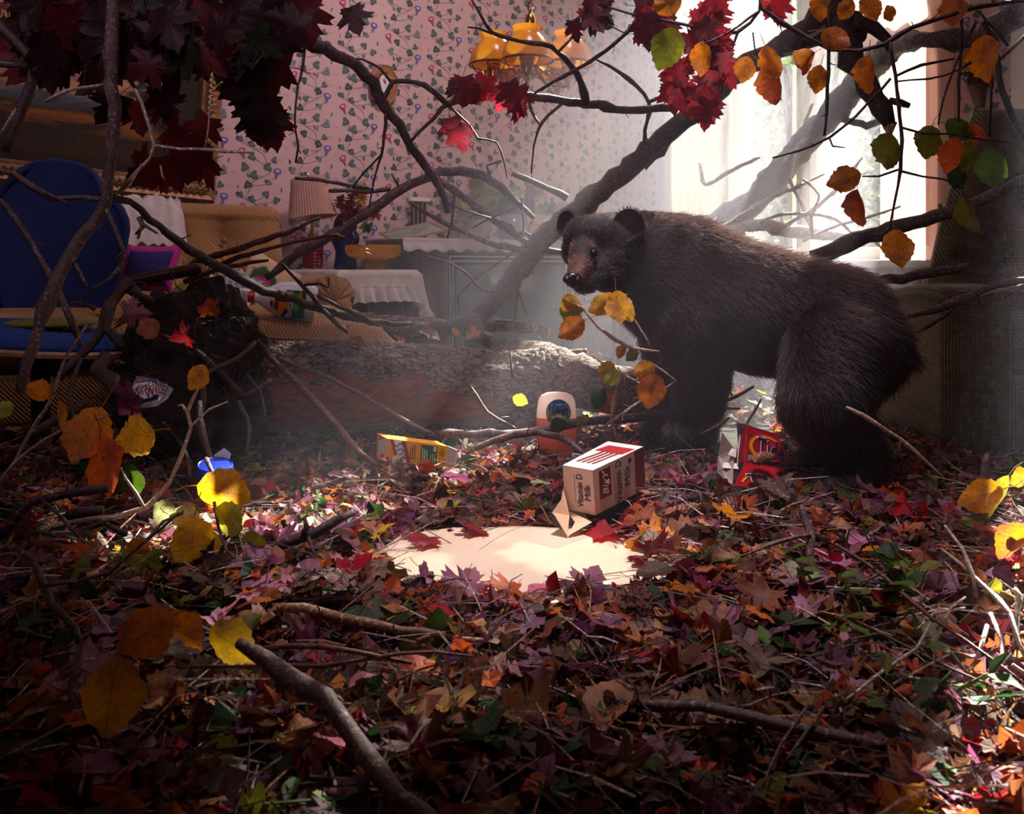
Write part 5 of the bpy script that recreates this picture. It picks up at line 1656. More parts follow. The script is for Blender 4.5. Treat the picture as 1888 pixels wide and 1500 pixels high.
finish('seat', MB().grid(seat, 44, 24, closeu=True), 'blue_rim', bc, sharp=180)
finish('seat_band', MB().tube([Vector((BC.x - .01 + .24 * math.cos(t) * 1.08, BC.y - .12 + .21 * math.sin(t), .372 - .02 * math.cos(t))) for t in [k * PI / 24 for k in range(50)]], .010, 6), 'oak', bc)
finish('pedestal', MB().lathe([(.16, 0), (.15, .012), (.04, .03), (.025, .06), (.025, .3), (.06, .35)], (BC.x - .01, BC.y - .12, 0), n=24), 'darkmetal', bc)
finish('seat_pad', MB().ball((BC.x + .02, BC.y - .14, .435), .12, 20, 10, scale=(1.1, .8, .12)), 'olive_cloth', bc)
o = finish('wooden_bolster', MB().lathe([(.014, 0), (.018, .01), (.018, .2), (.014, .21)], W(230, 520, 2.62), (.9, .25, .18), 14), 'wood', None)
tag(o, 'rounded reddish wooden rail lying between the blue chair and the magenta cushion', 'rail')

# olive armchair
ac = thing('armchair', 'olive tweed armchair with a winged tufted back at the right edge', 'armchair', (1.62, 2.85, 0))


def aback(off):
    def fn(u, v):
        # outline in the chair's own plane: leaning edge on the left
        z = .40 + v * .74
        lean = W(1, 1, 1)
        xl = 1.335 + .21 * v + .05 * v * v
        x = xl + u * (2.15 - xl)
        y = 3.02 + .16 * v + .10 * u * (1 - u) + off
        d = 0
        for tu, tz in ((1.62, .62), (1.86, .62), (1.70, .8), (1.9, .82), (1.78, 1.0), (1.55, .70)):
            d += .045 * math.exp(-(((x - tu) / .07) ** 2 + ((z - tz) / .06) ** 2))
        ed = min(u / .12, (1 - u) / .12, (1 - v) / .12, 1)
        rd = math.sqrt(max(0, 1 - (1 - ed) ** 2))
        return Vector((x, y + (d if off < 0 else 0) + (.09 * (1 - rd) if off < 0 else -.09 * (1 - rd)), z))
    return fn


ab = MB().grid(aback(-.09), 44, 40)
ab.grid(lambda u, v: aback(.09)(1 - u, v), 44, 40)
finish('backrest', ab, 'tweed', ac, sharp=180)
for tu, tz in ((1.62, .62), (1.86, .62), (1.70, .8), (1.9, .82), (1.78, 1.0), (1.55, .70)):
    u_ = .5
    finish('button', MB().ball((tu, 3.02 + .16 * (tz - .4) / .74 - .035, tz), .013, 8, 6), 'tweed', ac)


def aarm(u, v):
    # a padded arm: outer block with rounded front and top
    t = u * 2 * PI
    sx, sz = math.cos(t), math.sin(t)
    k = .22
    cx = abs(sx) ** k * (1 if sx > 0 else -1)
    cz = abs(sz) ** k * (1 if sz > 0 else -1)
    w, h = .10, .245
    end = 1 if .06 < v < .94 else .75 + .25 * math.sqrt(max(0, 1 - (1 - min(v, 1 - v) / .06) ** 2))
    zc = .285
    z = zc + cz * h * (.9 + .1 * end) + (.012 * math.sin(v * 5))
    return Vector((1.335 + .25 * v * 0 + cx * w * end, 2.62 + v * .52, z))


am = MB().grid(aarm, 56, 20, closeu=True)
n56 = 56
am.f += [tuple(range(n56 - 1, -1, -1)), tuple(range(19 * n56, 20 * n56))]
am.mi += [0, 0]
finish('arm', am, 'tweed', ac, sharp=50)
am2 = MB().grid(lambda u, v: aarm(u, v) + Vector((.72, .05, 0)), 56, 20, closeu=True)
am2.f += [tuple(range(n56 - 1, -1, -1)), tuple(range(19 * n56, 20 * n56))]
am2.mi += [0, 0]
finish('arm', am2, 'tweed', ac, sharp=50)
finish('front_panel', MB().hexa([(1.43, 2.64, .06), (2.0, 2.64, .06), (2.0, 3.1, .06), (1.43, 3.1, .06), (1.43, 2.64, .28), (2.0, 2.64, .28), (2.0, 3.1, .28), (1.43, 3.1, .28)]), 'tweed', ac, bevel=.025, seg=3)
cb = MB()
cushion(cb, (1.715, 2.85, .36), (.28, 0, 0), (0, .26, 0), (0, 0, .10))
finish('seat_cushion', cb, 'tweed', ac, sharp=70)
for x, y in ((1.30, 2.66), (2.08, 2.7), (1.34, 3.08), (2.08, 3.08)):
    finish('foot', MB().lathe([(.018, 0), (.026, .06)], (x, y, 0), n=10), 'wood', ac)

# outdoor shrubs and trees in the misty daylight
def shrub(name, label, c, r, h, n, cols):
    root = thing(name, label, 'tree', c)
    tr = MB()
    for k in range(9):
        a = R.uniform(0, 2 * PI)
        e = Vector(c) + Vector((math.cos(a) * r * R.uniform(.3, .9), math.sin(a) * r * R.uniform(.3, .9), h * R.uniform(.6, 1)))
        tr.tube([Vector(c), at_mid(Vector(c), e) + Vector((0, 0, h * .15)), e], [.05, .035, .012], 6)
    finish('branches', tr, 'dark_bark', root)
    q, f, lp = leaf_shape('oval', 5, simple=True)
    vs, fs, cl, rd, lps = [], [], [], [], []
    for k in range(n):
        a, b = R.uniform(0, 2 * PI), math.acos(R.uniform(-1, 1))
        rr = R.uniform(.45, 1) ** .5
        p = np.array([c[0] + r * rr * math.sin(b) * math.cos(a), c[1] + r * rr * math.sin(b) * math.sin(a), c[2] + h * .55 + h * .5 * rr * math.cos(b)])
        rot = np.array(Matrix.Rotation(R.uniform(0, 6.3), 3, 'Z') @ Matrix.Rotation(R.uniform(0, 3.1), 3, 'X'))
        o0 = len(vs) * len(q)
        vs.append((q * R.uniform(.08, .15)) @ rot.T + p)
        fs += [tuple(i + o0 for i in t) for t in f]
        cl.append(np.tile(lcol(R.choice(cols)), (len(q), 1)))
        rd.append(np.full(len(q), R.random()))
        lps.append(lp)
    o = stuff_mesh('foliage', vs, fs, cl, rd, lps, root)
    return root


def stuff_mesh(name, vs, fs, cl, rd, lps, parent=None, mat='leaf_litter'):
    v = np.vstack(vs)
    if parent is not None:
        v = v - np.array(parent.location)
    me = D.meshes.new(name)
    me.from_pydata(v.tolist(), [], fs)
    a = me.attributes.new('Col', 'FLOAT_COLOR', 'POINT')
    a.data.foreach_set('color', np.vstack(cl).astype(np.float32).ravel())
    a = me.attributes.new('rnd', 'FLOAT', 'POINT')
    a.data.foreach_set('value', np.concatenate(rd).astype(np.float32))
    a = me.attributes.new('lp', 'FLOAT_VECTOR', 'POINT')
    a.data.foreach_set('vector', np.vstack(lps).astype(np.float32).ravel())
    me.materials.append(M[mat])
    o = D.objects.new(name, me)
    COL.objects.link(o)
    o.parent = parent
    o['kind'] = 'stuff'
    return o


for (x, y, r, h), lab in zip(((3.0, 9.4, 1.0, 3.6), (4.1, 9.0, .9, 3.9), (5.1, 8.9, .9, 3.5), (2.0, 10.6, 1.1, 3.8), (6.3, 9.6, 1.1, 4.0), (3.8, 7.6, .7, 1.3)),
                             ('leafy tree outside behind the left mullion of the window', 'dark tall tree outside behind the middle of the window', 'tree outside seen left of the pink curtain', 'tree outside behind the dense sheer curtain', 'spreading tree outside hidden behind the pink curtain', 'low shrub outside just below the window sill')):
    shrub('tree' if h > 2 else 'shrub', lab, (x, y, -.4), r, h, 900, ['deep', 'green', 'deep', (60, 84, 74), (84, 104, 96)])

# ------------------------------------------------------------------ the bear
def blob_mesh(name, segs, voxel=.008, smooth=8):
    """union of tapered limbs: segs = [(p0, r0, p1, r1)], remeshed into one skin"""
    bm = bmesh.new()
    for p0, r0, p1, r1 in segs:
        p0, p1 = Vector(p0), Vector(p1)
        n = max(2, int((p1 - p0).length / (.28 * min(r0, r1))) + 1)
        for k in range(n):
            t = k / (n - 1)
            bmesh.ops.create_icosphere(bm, subdivisions=3, radius=r0 + (r1 - r0) * t, matrix=Matrix.Translation(p0.lerp(p1, t)))
    me = D.meshes.new(name)
    bm.to_mesh(me)
    bm.free()
    o = D.objects.new(name, me)
    COL.objects.link(o)
    m = o.modifiers.new('r', 'REMESH')
    m.mode = 'VOXEL'
    m.voxel_size = voxel
    s = o.modifiers.new('s', 'SMOOTH')
    s.iterations = smooth
    s.factor = .5
    dg = bpy.context.evaluated_depsgraph_get()
    dg.update()
    me2 = D.meshes.new_from_object(o.evaluated_get(dg))
    D.objects.remove(o)
    D.meshes.remove(me)
    me2.name = name
    me2.polygons.foreach_set('use_smooth', [True] * len(me2.polygons))
    return me2


def S(px, py, Y, rpx):
    return (W(px, py, Y), rpx / F * Y)


def chain(*ss):
    return [(a[0], a[1], b[0], b[1]) for a, b in zip(ss, ss[1:])]


bsegs = (chain(S(1258, 520, 2.52, 118), S(1350, 560, 2.46, 118), S(1450, 582, 2.39, 110), S(1530, 602, 2.33, 112), S(1572, 640, 2.27, 94))
         + chain(S(1572, 640, 2.27, 86), S(1640, 652, 2.25, 34), S(1676, 664, 2.24, 14))
         + chain(S(1124, 452, 2.44, 60), S(1175, 470, 2.48, 82), S(1260, 522, 2.52, 120))
         + chain(S(1130, 478, 2.44, 52), S(1200, 540, 2.50, 70), S(1250, 590, 2.5, 70))
         # head
         + chain(S(1108, 438, 2.43, 46), S(1120, 452, 2.44, 58)) + chain(S(1076, 436, 2.40, 38), S(1110, 440, 2.42, 48))
         + chain(S(1122, 478, 2.40, 40), S(1138, 476, 2.42, 46)) + chain(S(1066, 462, 2.42, 32), S(1078, 470, 2.42, 36))
         + chain(S(1076, 466, 2.355, 27), S(1072, 486, 2.325, 24), S(1063, 506, 2.285, 19), S(1057, 514, 2.265, 17))
         + chain(S(1090, 508, 2.36, 26), S(1078, 522, 2.31, 20), S(1068, 526, 2.285, 14))
         + chain(S(1100, 500, 2.37, 32), S(1120, 500, 2.40, 40))
         # forelegs
         + chain(S(1285, 590, 2.42, 80), S(1292, 680, 2.41, 54), S(1290, 745, 2.44, 42), S(1285, 785, 2.44, 38)) + chain(S(1285, 786, 2.43, 34), S(1262, 795, 2.38, 29), S(1250, 799, 2.36, 22))
         + chain(S(1245, 620, 2.60, 62), S(1245, 700, 2.62, 48), S(1240, 760, 2.62, 38), S(1232, 785, 2.6, 34)) + chain(S(1232, 786, 2.6, 32), S(1210, 795, 2.54, 28), S(1200, 799, 2.52, 20))
         # hind legs
         + chain(S(1540, 650, 2.20, 92), S(1520, 740, 2.13, 80), S(1560, 810, 2.13, 56), S(1590, 845, 2.14, 46), S(1580, 880, 2.12, 42)) + chain(S(1580, 882, 2.12, 38), S(1548, 893, 2.06, 32), S(1530, 898, 2.04, 24))
         + chain(S(1520, 690, 2.42, 70), S(1510, 760, 2.42, 52), S(1530, 810, 2.44, 42), S(1515, 845, 2.42, 34), S(1490, 848, 2.38, 26)))
skin = blob_mesh('body', bsegs, .0075, 7)
bear = thing('bear', 'young black bear with a brown muzzle standing among dead leaves before the window', 'bear', (.62, 2.35, .08))
from mathutils.bvhtree import BVHTree
skin.update()
BVH = BVHTree.FromPolygons([q.co.copy() for q in skin.vertices], [tuple(p.vertices) for p in skin.polygons])


def on_skin(px, py, depth=0.0):
    d = (W(px, py, 2) - Vector((0, 0, CZ))).normalized()
    h = BVH.ray_cast(Vector((0, 0, CZ)), d)[0]
    return h + d * depth if h is not None else on_skin(px + .5, py - 1.5, depth)


EYEL, EYER = on_skin(1050, 466.5, -.002), on_skin(1094, 467, -.005)
NOSE = W(1055, 514, 2.243)
HEADC = W(1110, 450, 2.43)


def fur_colour(P):
    """muzzle and brow patches are tan, the rest is brown-black (a marking of the coat)"""
    body = np.array(lin((23, 13, 13)))
    tan_ = np.array(lin((88, 50, 34)))
    seal = np.array(lin((96, 58, 42)))
    w = np.zeros(len(P))
    a, b = np.array(W(1072, 487, 2.32)), np.array(NOSE)
    t = np.clip(((P - a) @ (b - a)) / ((b - a) @ (b - a)), 0, 1)
    d = np.linalg.norm(P - (a + t[:, None] * (b - a)), axis=1)
    w = np.maximum(w, np.clip(1.9 - d / (.017 + .020 * t), 0, 1))
    c = np.tile(body, (len(P), 1)) * (1 - w[:, None]) + tan_ * w[:, None]
    for q, r in ((W(1056, 453, 2.345), .010), (W(1087, 455, 2.338), .011)):
        k = np.clip(1.5 - np.linalg.norm(P - np.array(q), axis=1) / r, 0, 1)[:, None]
        c = c * (1 - k * .8) + seal * 1.3 * k * .8
    # dark rings round the eyes and a dark nose bridge end
    for q in (EYEL, EYER):
        k = np.clip(1.6 - np.linalg.norm(P - np.array(q), axis=1) / .011, 0, 1)[:, None]
        c = c * (1 - k * .75) + body * .8 * k * .75
    return c


def bear_mat():
    t = NT('bear_skin')
    at_ = t.n('Attribute', dict(attribute_name='Col')).outputs['Color']
    v = t.obj()
    t.p(Base_Color=t.mix(t.math('MULTIPLY', t.noise(v, 60, 4), .6), at_, rgba((14, 10, 10))), Roughness=.7, Normal=t.bump(t.noise(v, 240, 3), .5, .002))
    return t.m


def fur_mat():
    t = NT('bear_fur')
    at_ = t.n('Attribute', dict(attribute_name='Col')).outputs['Color']
    hb = t.n('BsdfHairPrincipled', dict(model='CHIANG', parametrization='COLOR'))
    t.set(hb, 'Color', t.mix(t.n('HairInfo').outputs['Random'], at_, t.mix(1.0, at_, (1.5, 1.25, 1.15, 1), 'MULTIPLY')))
    t.set(hb, 'Roughness', .38)
    t.set(hb, 'Radial_Roughness', .5)
    t.t.links.new(hb.outputs[0], t.out.inputs[0])
    return t.m


M['bear_skin'] = bear_mat()
M['fur'] = fur_mat()
nv = len(skin.vertices)
co = np.empty(nv * 3)
skin.vertices.foreach_get('co', co)
co = co.reshape(-1, 3)
# eye sockets: dent the skin slightly round the eyes
for q in (EYEL, EYER):
    d = np.linalg.norm(co - np.array(q), axis=1)
    co = co + np.array([0.0, .004, 0]) * np.exp(-(d / .012) ** 2)[:, None]
skin.vertices.foreach_set('co', (co - np.array(bear.location)).ravel())
a_ = skin.attributes.new('Col', 'FLOAT_COLOR', 'POINT')
a_.data.foreach_set('color', np.c_[fur_colour(co), np.ones(nv)].astype(np.float32).ravel())
skin.materials.clear()
skin.materials.append(M['bear_skin'])
skin.update()
bo = D.objects.new('body', skin)
COL.objects.link(bo)
bo.parent = bear


# ears: cupped shells
def ear(c, r, face, up, ry=1.0):
    c, n = Vector(c), Vector(face).normalized()
    u = Vector(up)
    u = (u - n * u.dot(n)).normalized()
    s = u.cross(n)
    mb = MB()

    def fn(sg):
        def g(uu, v):
            t = uu * 2 * PI
            rr = v
            base = max(0, -math.sin(t))
            return c + s * math.cos(t) * r * rr * (1 - .45 * base) + u * math.sin(t) * r * rr * ry * (1 - .3 * base) + n * (-(1 - rr * rr) * r * .42 + (.006 if sg < 0 else 0) * (-1) * (1 - rr) ** .5)
        return g
    mb.grid(fn(1), 28, 9, closeu=True)
    mb.grid(lambda uu, v: fn(-1)(1 - uu, v) - n * .010 * math.sqrt(max(0, 1 - v ** 4)), 28, 9, closeu=True)
    return mb


ears = []
for c, r, fc, up in ((W(1158, 419, 2.36), .046, (-.50, -.86, .05), (.25, .15, 1)), (W(1043, 414, 2.455), .036, (-.75, -.60, .05), (-.35, .1, 1))):
    mb = ear(c, r, fc, up, 1.05)
    eo = finish('ear', mb, 'bear_skin', bear, sharp=180)
    a_ = eo.data.attributes.new('Col', 'FLOAT_COLOR', 'POINT')
    a_.data.foreach_set('color', [v for _ in mb.v for v in (*lin((30, 20, 21)), 1)])
    ears.append((mb, c))
for q, r in ((EYEL, .0095), (EYER, .0108)):
    finish('eye', MB().ball(q + Vector((0, .001, 0)), r, 16, 12), 'eye', bear, sharp=180)
    rim = MB().tube([q + Vector((.0108 * math.cos(t), -.003 + .004 * abs(math.cos(t)), .0085 * math.sin(t))) for t in [k * PI / 10 for k in range(22)]], .0016, 5)
    finish('eyelid', rim, 'nose', bear, sharp=180)
nz = MB()
nz.ball(NOSE + Vector((.001, .008, .001)), .0215, 22, 14, scale=(1.05, .62, .72))
for sx in (-1, 1):
    nz.ball(NOSE + Vector((sx * .013, .004, -.001)), .0105, 14, 9, scale=(.95, .9, .95))
finish('nose', nz, 'nose', bear, sharp=180)
for sx in (-1, 1):
    finish('nostril', MB().ball(NOSE + Vector((sx * .0125, -.0035, -.003)), .0052, 12, 8, scale=(1, .7, 1.1)), 'ink_black', bear, sharp=180)
mo = [on_skin(*q, -.001) for q in ((1048, 528), (1055, 531), (1064, 532), (1078, 530), (1092, 526))]
finish('mouth_line', MB().tube([Vector(q[:3]) for q in catmull([tuple(q) for q in mo], .01)], .0022, 5), 'nose', bear, sharp=180)
for (px, py, Y) in ((1250, 799, 2.36), (1200, 799, 2.51), (1528, 898, 2.03), (1488, 850, 2.37)):
    c = W(px, py, Y)
    for k in range(5):
        b = c + Vector((-.030 + .014 * k, -.012 + .004 * abs(k - 2), -.008))
        finish('claw', MB().tube([b, b + Vector((-.012, -.014, -.002)), b + Vector((-.018, -.022, -.012))], [.005, .004, .0008], 6), 'darkmetal', bear)

# fur: one coat of combed hairs
sk_tri = []
skin.calc_loop_triangles()
tri = np.empty(len(skin.loop_triangles) * 3, dtype=np.int64)
skin.loop_triangles.foreach_get('vertices', tri)
tri = tri.reshape(-1, 3)
nrm = np.empty(nv * 3)
skin.vertices.foreach_get('normal', nrm)
nrm = nrm.reshape(-1, 3)
rs = np.random.RandomState(3)
A0, B0, C0 = co[tri[:, 0]], co[tri[:, 1]], co[tri[:, 2]]
ar = np.linalg.norm(np.cross(B0 - A0, C0 - A0), axis=1)
facing = (nrm[tri[:, 0]] * (A0 - np.array([0, 0, CZ]))).sum(1)
wgt = ar * np.where(facing > .35, .25, 1.0)
NH = 64000
ti = rs.choice(len(tri), NH, p=wgt / wgt.sum())
r1, r2 = np.sqrt(rs.rand(NH)), rs.rand(NH)
w0, w1, w2 = (1 - r1)[:, None], (r1 * (1 - r2))[:, None], (r1 * r2)[:, None]
P0 = A0[ti] * w0 + B0[ti] * w1 + C0[ti] * w2
N0 = nrm[tri[ti, 0]] * w0 + nrm[tri[ti, 1]] * w1 + nrm[tri[ti, 2]] * w2
N0 /= np.linalg.norm(N0, axis=1)[:, None]
back = np.array(Vector((.85, -.45, -.12)).normalized())
flow = np.tile(back * .75 + np.array([0, 0, -.55]), (NH, 1))
hd = np.linalg.norm(P0 - np.array(HEADC), axis=1)
away = P0 - np.array(NOSE)
away /= np.linalg.norm(away, axis=1)[:, None]
k = np.clip((.22 - hd) / .08, 0, 1)[:, None]
flow = flow * (1 - k) + away * k
low = np.clip((.36 - P0[:, 2]) / .1, 0, 1)[:, None]
flow = flow * (1 - low) + np.array([.1, -.05, -1.0]) * low
flow = flow - N0 * (flow * N0).sum(1)[:, None]
flow /= np.maximum(np.linalg.norm(flow, axis=1), 1e-6)[:, None]
flow = flow + rs.normal(0, .22, flow.shape)
ln = .030 + .010 * rs.rand(NH)
ln = ln * (1 - .70 * k[:, 0])
dn = np.linalg.norm(P0 - np.array(NOSE), axis=1)
ln = np.where(dn < .13, ln * np.clip(dn / .12, .30, 1), ln)
ln = np.where(P0[:, 2] < .2, ln * .8, ln)
ln = np.where(P0[:, 0] > .86, ln * 1.35, ln)
keep = np.ones(NH, bool)
for q, r in ((EYEL, .013), (EYER, .016), (NOSE + Vector((0, .006, 0)), .022)):
    keep &= np.linalg.norm(P0 - np.array(q), axis=1) > r
P0, N0, flow, ln = P0[keep], N0[keep], flow[keep], ln[keep]
# hairs on the ears
EP, EN = [], []
for mb, c in ears:
    vv = np.array([tuple(q) for q in mb.v])
    half = len(vv) // 2
    for idx in rs.randint(half, len(vv), 2600):
        q_ = vv[idx] + (vv[idx - 1] - vv[idx]) * rs.rand() * (np.linalg.norm(vv[idx - 1] - vv[idx]) < .02); EP.append(q_ + rs.normal(0, .001, 3)); d = q_ - np.array(c); EN.append(d / (np.linalg.norm(d) + 1e-6) * .7 + np.array([.3, .6, 0]) + rs.normal(0, .25, 3))
    for idx in rs.randint(0, half, 700):
        EP.append(vv[idx] + rs.normal(0, .0015, 3)); d = vv[idx] - np.array(c); EN.append(d / (np.linalg.norm(d) + 1e-6) + np.array([-.2, -.5, .2]))
EP, EN = np.array(EP), np.array(EN)
EN /= np.linalg.norm(EN, axis=1)[:, None]
P0 = np.vstack([P0, EP]); N0 = np.vstack([N0, EN]); flow = np.vstack([flow, EN + np.array([0, 0, .2])]); ln = np.concatenate([ln, np.full(len(EP), .007)])
n_h = len(P0)
K = 4
pts = np.empty((n_h, K, 3))
for j in range(K):
    t = j / (K - 1)
    pts[:, j] = P0 - N0 * .001 + (N0 * (.38 * t - .12 * t * t)[..., None] if False else N0 * (.42 * t - .16 * t * t)) * ln[:, None] + flow * (t * (.55 + .35 * t)) * ln[:, None]
hc = D.hair_curves.new('fur')
hc.add_curves([K] * n_h)
hc.attributes['position'].data.foreach_set('vector', (pts - np.array(bear.location)).astype(np.float32).ravel())
ra = hc.attributes.get('radius') or hc.attributes.new('radius', 'FLOAT', 'POINT')
ra.data.foreach_set('value', np.tile([.00055, .0005, .0004, .00012], n_h).astype(np.float32))
ca = hc.attributes.new('Col', 'FLOAT_COLOR', 'CURVE')
ca.data.foreach_set('color', np.c_[fur_colour(P0), np.ones(n_h)].astype(np.float32).ravel())
hc.materials.append(M['fur'])
fo = D.objects.new('fur', hc)
COL.objects.link(fo)
fo.parent = bear
fo['kind'] = 'stuff'

# ------------------------------------------------------------------ forest floor
PUD = (.015, 1.637, .25, .178)


def gh(x, y):
    z = .060 + .028 * noise.noise(Vector((x * 2.3, y * 2.3, 4))) + .012 * noise.noise(Vector((x * 7, y * 7, 1)))
    z += .05 * math.exp(-((x - 1.2) / .5) ** 2 - ((y - 1.5) / .5) ** 2) + .05 * math.exp(-((x + .75) / .4) ** 2 - ((y - 1.35) / .35) ** 2)
    z += .035 * math.exp(-((x - .35) / .3) ** 2 - ((y - 2.15) / .3) ** 2) + .03 * math.exp(-((x + .1) / .5) ** 2 - ((y - 1.05) / .25) ** 2)
    d = ((x - PUD[0]) / (PUD[2] * 1.35)) ** 2 + ((y - PUD[1]) / (PUD[3] * 1.5)) ** 2
    k = max(0, min(1, (1.55 - d) / .8))
    z = z * (1 - k) + .066 * k
    z -= .036 * max(0, min(1, (1.48 - y) / .25))
    if y > 2.9:
        z -= (y - 2.9) * .09
    if x > 1.1 and y > 2.1:
        z -= min(.045, (x - 1.1) * .1)
    return max(z, .008 + .014 * (1 + noise.noise(Vector((x * 4, y * 4, 7)))))


def soil_pt(u, v):
    q = CORN + AV * (.03 + 4.35 * u) + BV * (.03 + 5.1 * v)
    return Vector((q.x, q.y, gh(q.x, q.y)))


so_ = MB().grid(soil_pt, 170, 190)
tag(finish('forest_soil', so_, 'soil', None, sharp=180), 'dark soil of the forest floor spread over the carpet', 'soil', kind='stuff')


def pix(p):
    return CX + F * p[0] / p[1], HY - F * (p[2] - CZ) / p[1]


KEEP = [(1040, 868, 1150, 955), (1016, 925, 1060, 985), (700, 806, 838, 846), (1318, 780, 1420, 890), (985, 720, 1068, 785), (360, 845, 432, 878), (1050, 830, 1180, 868)]


def clear(px, py, m=0):
    if ((px - 962) / (238 + m)) ** 2 + ((py - 1024) / (44 + m)) ** 2 < 1:
        return False
    return not any(a - m < px < c + m and b - m < py < d + m for a, b, c, d in KEEP)


PALB = ['brown'] * 8 + ['rust'] * 3 + ['tan'] * 3 + ['dark'] * 9 + ['maroon'] * 3 + ['crimson'] + ['mauve'] * 3 + ['grey'] * 4 + ['purple'] * 2 + ['olive'] * 2 + ['deep'] * 2
shapes = [leaf_shape(kd, 40 + i, simple=True, curl=.25 + .3 * (i % 5), crumple=.06) for i, kd in enumerate(['maple'] * 6 + ['oval'] * 6 + ['oak'] * 2 + ['narrow'])]
vs, fs, cl, rd, lps = [], [], [], [], []
off = 0
rs = np.random.RandomState(8)
n_l = 0
while n_l < 16500:
    y = .62 + (3.5 - .62) * rs.rand() ** 1.25 if n_l < 14000 else rs.uniform(3.3, 5.4)
    x = rs.uniform(-.62 * y - .12, .60 * y + .12)
    if (Vector((x, y, 0)) - CORN).dot(AV) < .08 or (Vector((x, y, 0)) - CORN).dot(BV) < .08:
        continue
    z = gh(x, y) + .004 + .035 * rs.rand() ** 1.6
    px, py = pix((x, y, z))
    if not clear(px, py, 6) or ((x - PUD[0]) / PUD[2]) ** 2 + ((y - PUD[1]) / PUD[3]) ** 2 < 1.22:
        continue
    q, f, lp = shapes[rs.randint(len(shapes))]
    sz = rs.uniform(.026, .062)
    rot = np.array(Matrix.Rotation(rs.uniform(0, 6.3), 3, 'Z') @ Matrix.Rotation(rs.normal(0, .5), 3, 'X') @ Matrix.Rotation(rs.normal(0, .5) + (PI if rs.rand() < .35 else 0), 3, 'Y'))
    c0 = q.mean(0)
    vs.append(((q - c0) * sz) @ rot.T + np.array([x, y, z]))
    fs += [tuple(i + off for i in t) for t in f]
    off += len(q)
    cl.append(np.tile(lcol(PALB[rs.randint(len(PALB))]), (len(q), 1)))
    rd.append(np.full(len(q), rs.rand()))
    lps.append(lp)
    n_l += 1
tag(stuff_mesh('leaf_litter', vs, fs, cl, rd, lps), 'deep bed of dead autumn leaves covering the floor', 'leaves', kind='stuff')

# fine twigs, needles and stalks in the litter
tw = MB()
for k in range(3600):
    y = .7 + 2.6 * R.random() ** 1.2
    x = R.uniform(-.6 * y, .6 * y)
    z = gh(x, y) + R.uniform(.01, .05)
    px, py = pix((x, y, z))
    if not clear(px, py, 8):
        continue
    a = R.uniform(0, PI)
    l = R.choice((R.uniform(.01, .04), R.uniform(.02, .11)))
    d = Vector((math.cos(a), math.sin(a), R.uniform(-.25, .35))) * l
    c = Vector((x, y, z))
    r = R.uniform(.0006, .0016)
    tw.tube([c - d, c + Vector((R.uniform(-1, 1), R.uniform(-1, 1), R.uniform(0, 1))) * l * .15, c + d], [r, r, r * .6], 3, mi=R.choice((0, 0, 1, 2)), cap=False)
tag(finish('twig_litter', tw, ['dark_bark', 'tan_bark', 'pale_bark'], None), 'small broken twigs and stalks scattered through the dead leaves', 'twigs', kind='stuff')

# ------------------------------------------------------------------ single leaves on the floor
LAND = [('the milk puddle', .015, 1.62), ('the milk carton', .2, 1.9), ('the yellow box', -.24, 2.3), ('the red box', .56, 2.15), ('the soap bottle', .12, 2.5), ('the forepaws of the bear', .46, 2.42),
        ('the hind paw of the bear', .74, 2.05), ('the fallen log', -.35, 2.62), ('the root mass', -1.0, 2.5), ('the broken brown stick', -.36, 1.55), ('the tan stick', -.2, 1.3), ('the thick grey stick', -.18, 1.0),
        ('the long grey stick', .25, 1.1), ('the stubby upright stick', .5, 1.56), ('the dry stalks', .68, 1.35), ('the wooden stake', .93, 1.86), ('the large yellow leaves', -.55, 1.1), ('the armchair', 1.45, 2.6), ('the purple cane', .58, 1.35), ('the pale curved stick', -.6, 1.2)]
CW = dict(yellow='yellow', gold='golden', orange='orange', rust='rust coloured', brown='brown', tan='tan', dark='dark brown', grey='greyish', crimson='crimson', scarlet='bright red', maroon='dark red', mauve='mauve', pink='pink', green='green', olive='olive green', lime='yellow green', pale='pale green', deep='dark green', purple='purplish')
FW = dict(dry='curled', flat='flattish', spot='spotted')


def where(x, y):
    n, lx, ly = min(LAND, key=lambda q: (q[1] - x) ** 2 + (q[2] - y) ** 2)
    dx, dy = x - lx, y - ly
    if abs(dx) > abs(dy):
        return ('right of ' if dx > 0 else 'left of ') + n
    return ('behind ' if dy > 0 else 'in front of ') + n


def ground_leaf(x, y, kind, form, col, size, lift=.03, rot=None):
    z = gh(x, y) + lift
    rot = rot or (Matrix.Rotation(R.uniform(0, 6.3), 3, 'Z') @ Matrix.Rotation(R.gauss(.12, .32), 3, 'X') @ Matrix.Rotation(R.gauss(0, .32), 3, 'Y'))
    base = Vector((x, y, z)) - rot @ Vector((0, .45 * size, 0))
    o = put_leaf({'maple': 'maple_leaf', 'oval': 'oval_leaf', 'oak': 'oak_leaf', 'narrow': 'narrow_leaf'}[kind], kind, form, col, base, size, rot)
    w1, w2 = where(x, y), beyond(x, y)
    head = '%s %s %s leaf' % (FW[form], CW[col], kind)
    big = 'large ' if size > .068 else ('small ' if size < .05 else 'middling ')
    for lab in (head + ' lying ' + w1, big + head + ' lying ' + w1, head + ' ' + w1 + ', ' + w2, big + head + ' ' + w1 + ', ' + w2):
        if lab not in USED and len(lab.split()) <= 16:
            break
    USED.add(lab)
    tag(o, lab, 'leaf', 'dead leaves scattered %s' % w1)
    return o


USED = set()


def beyond(x, y):
    '''what lies next nearest'''
    q = sorted(LAND, key=lambda q: (q[1] - x) ** 2 + (q[2] - y) ** 2)[1]
    return 'toward ' + q[0]


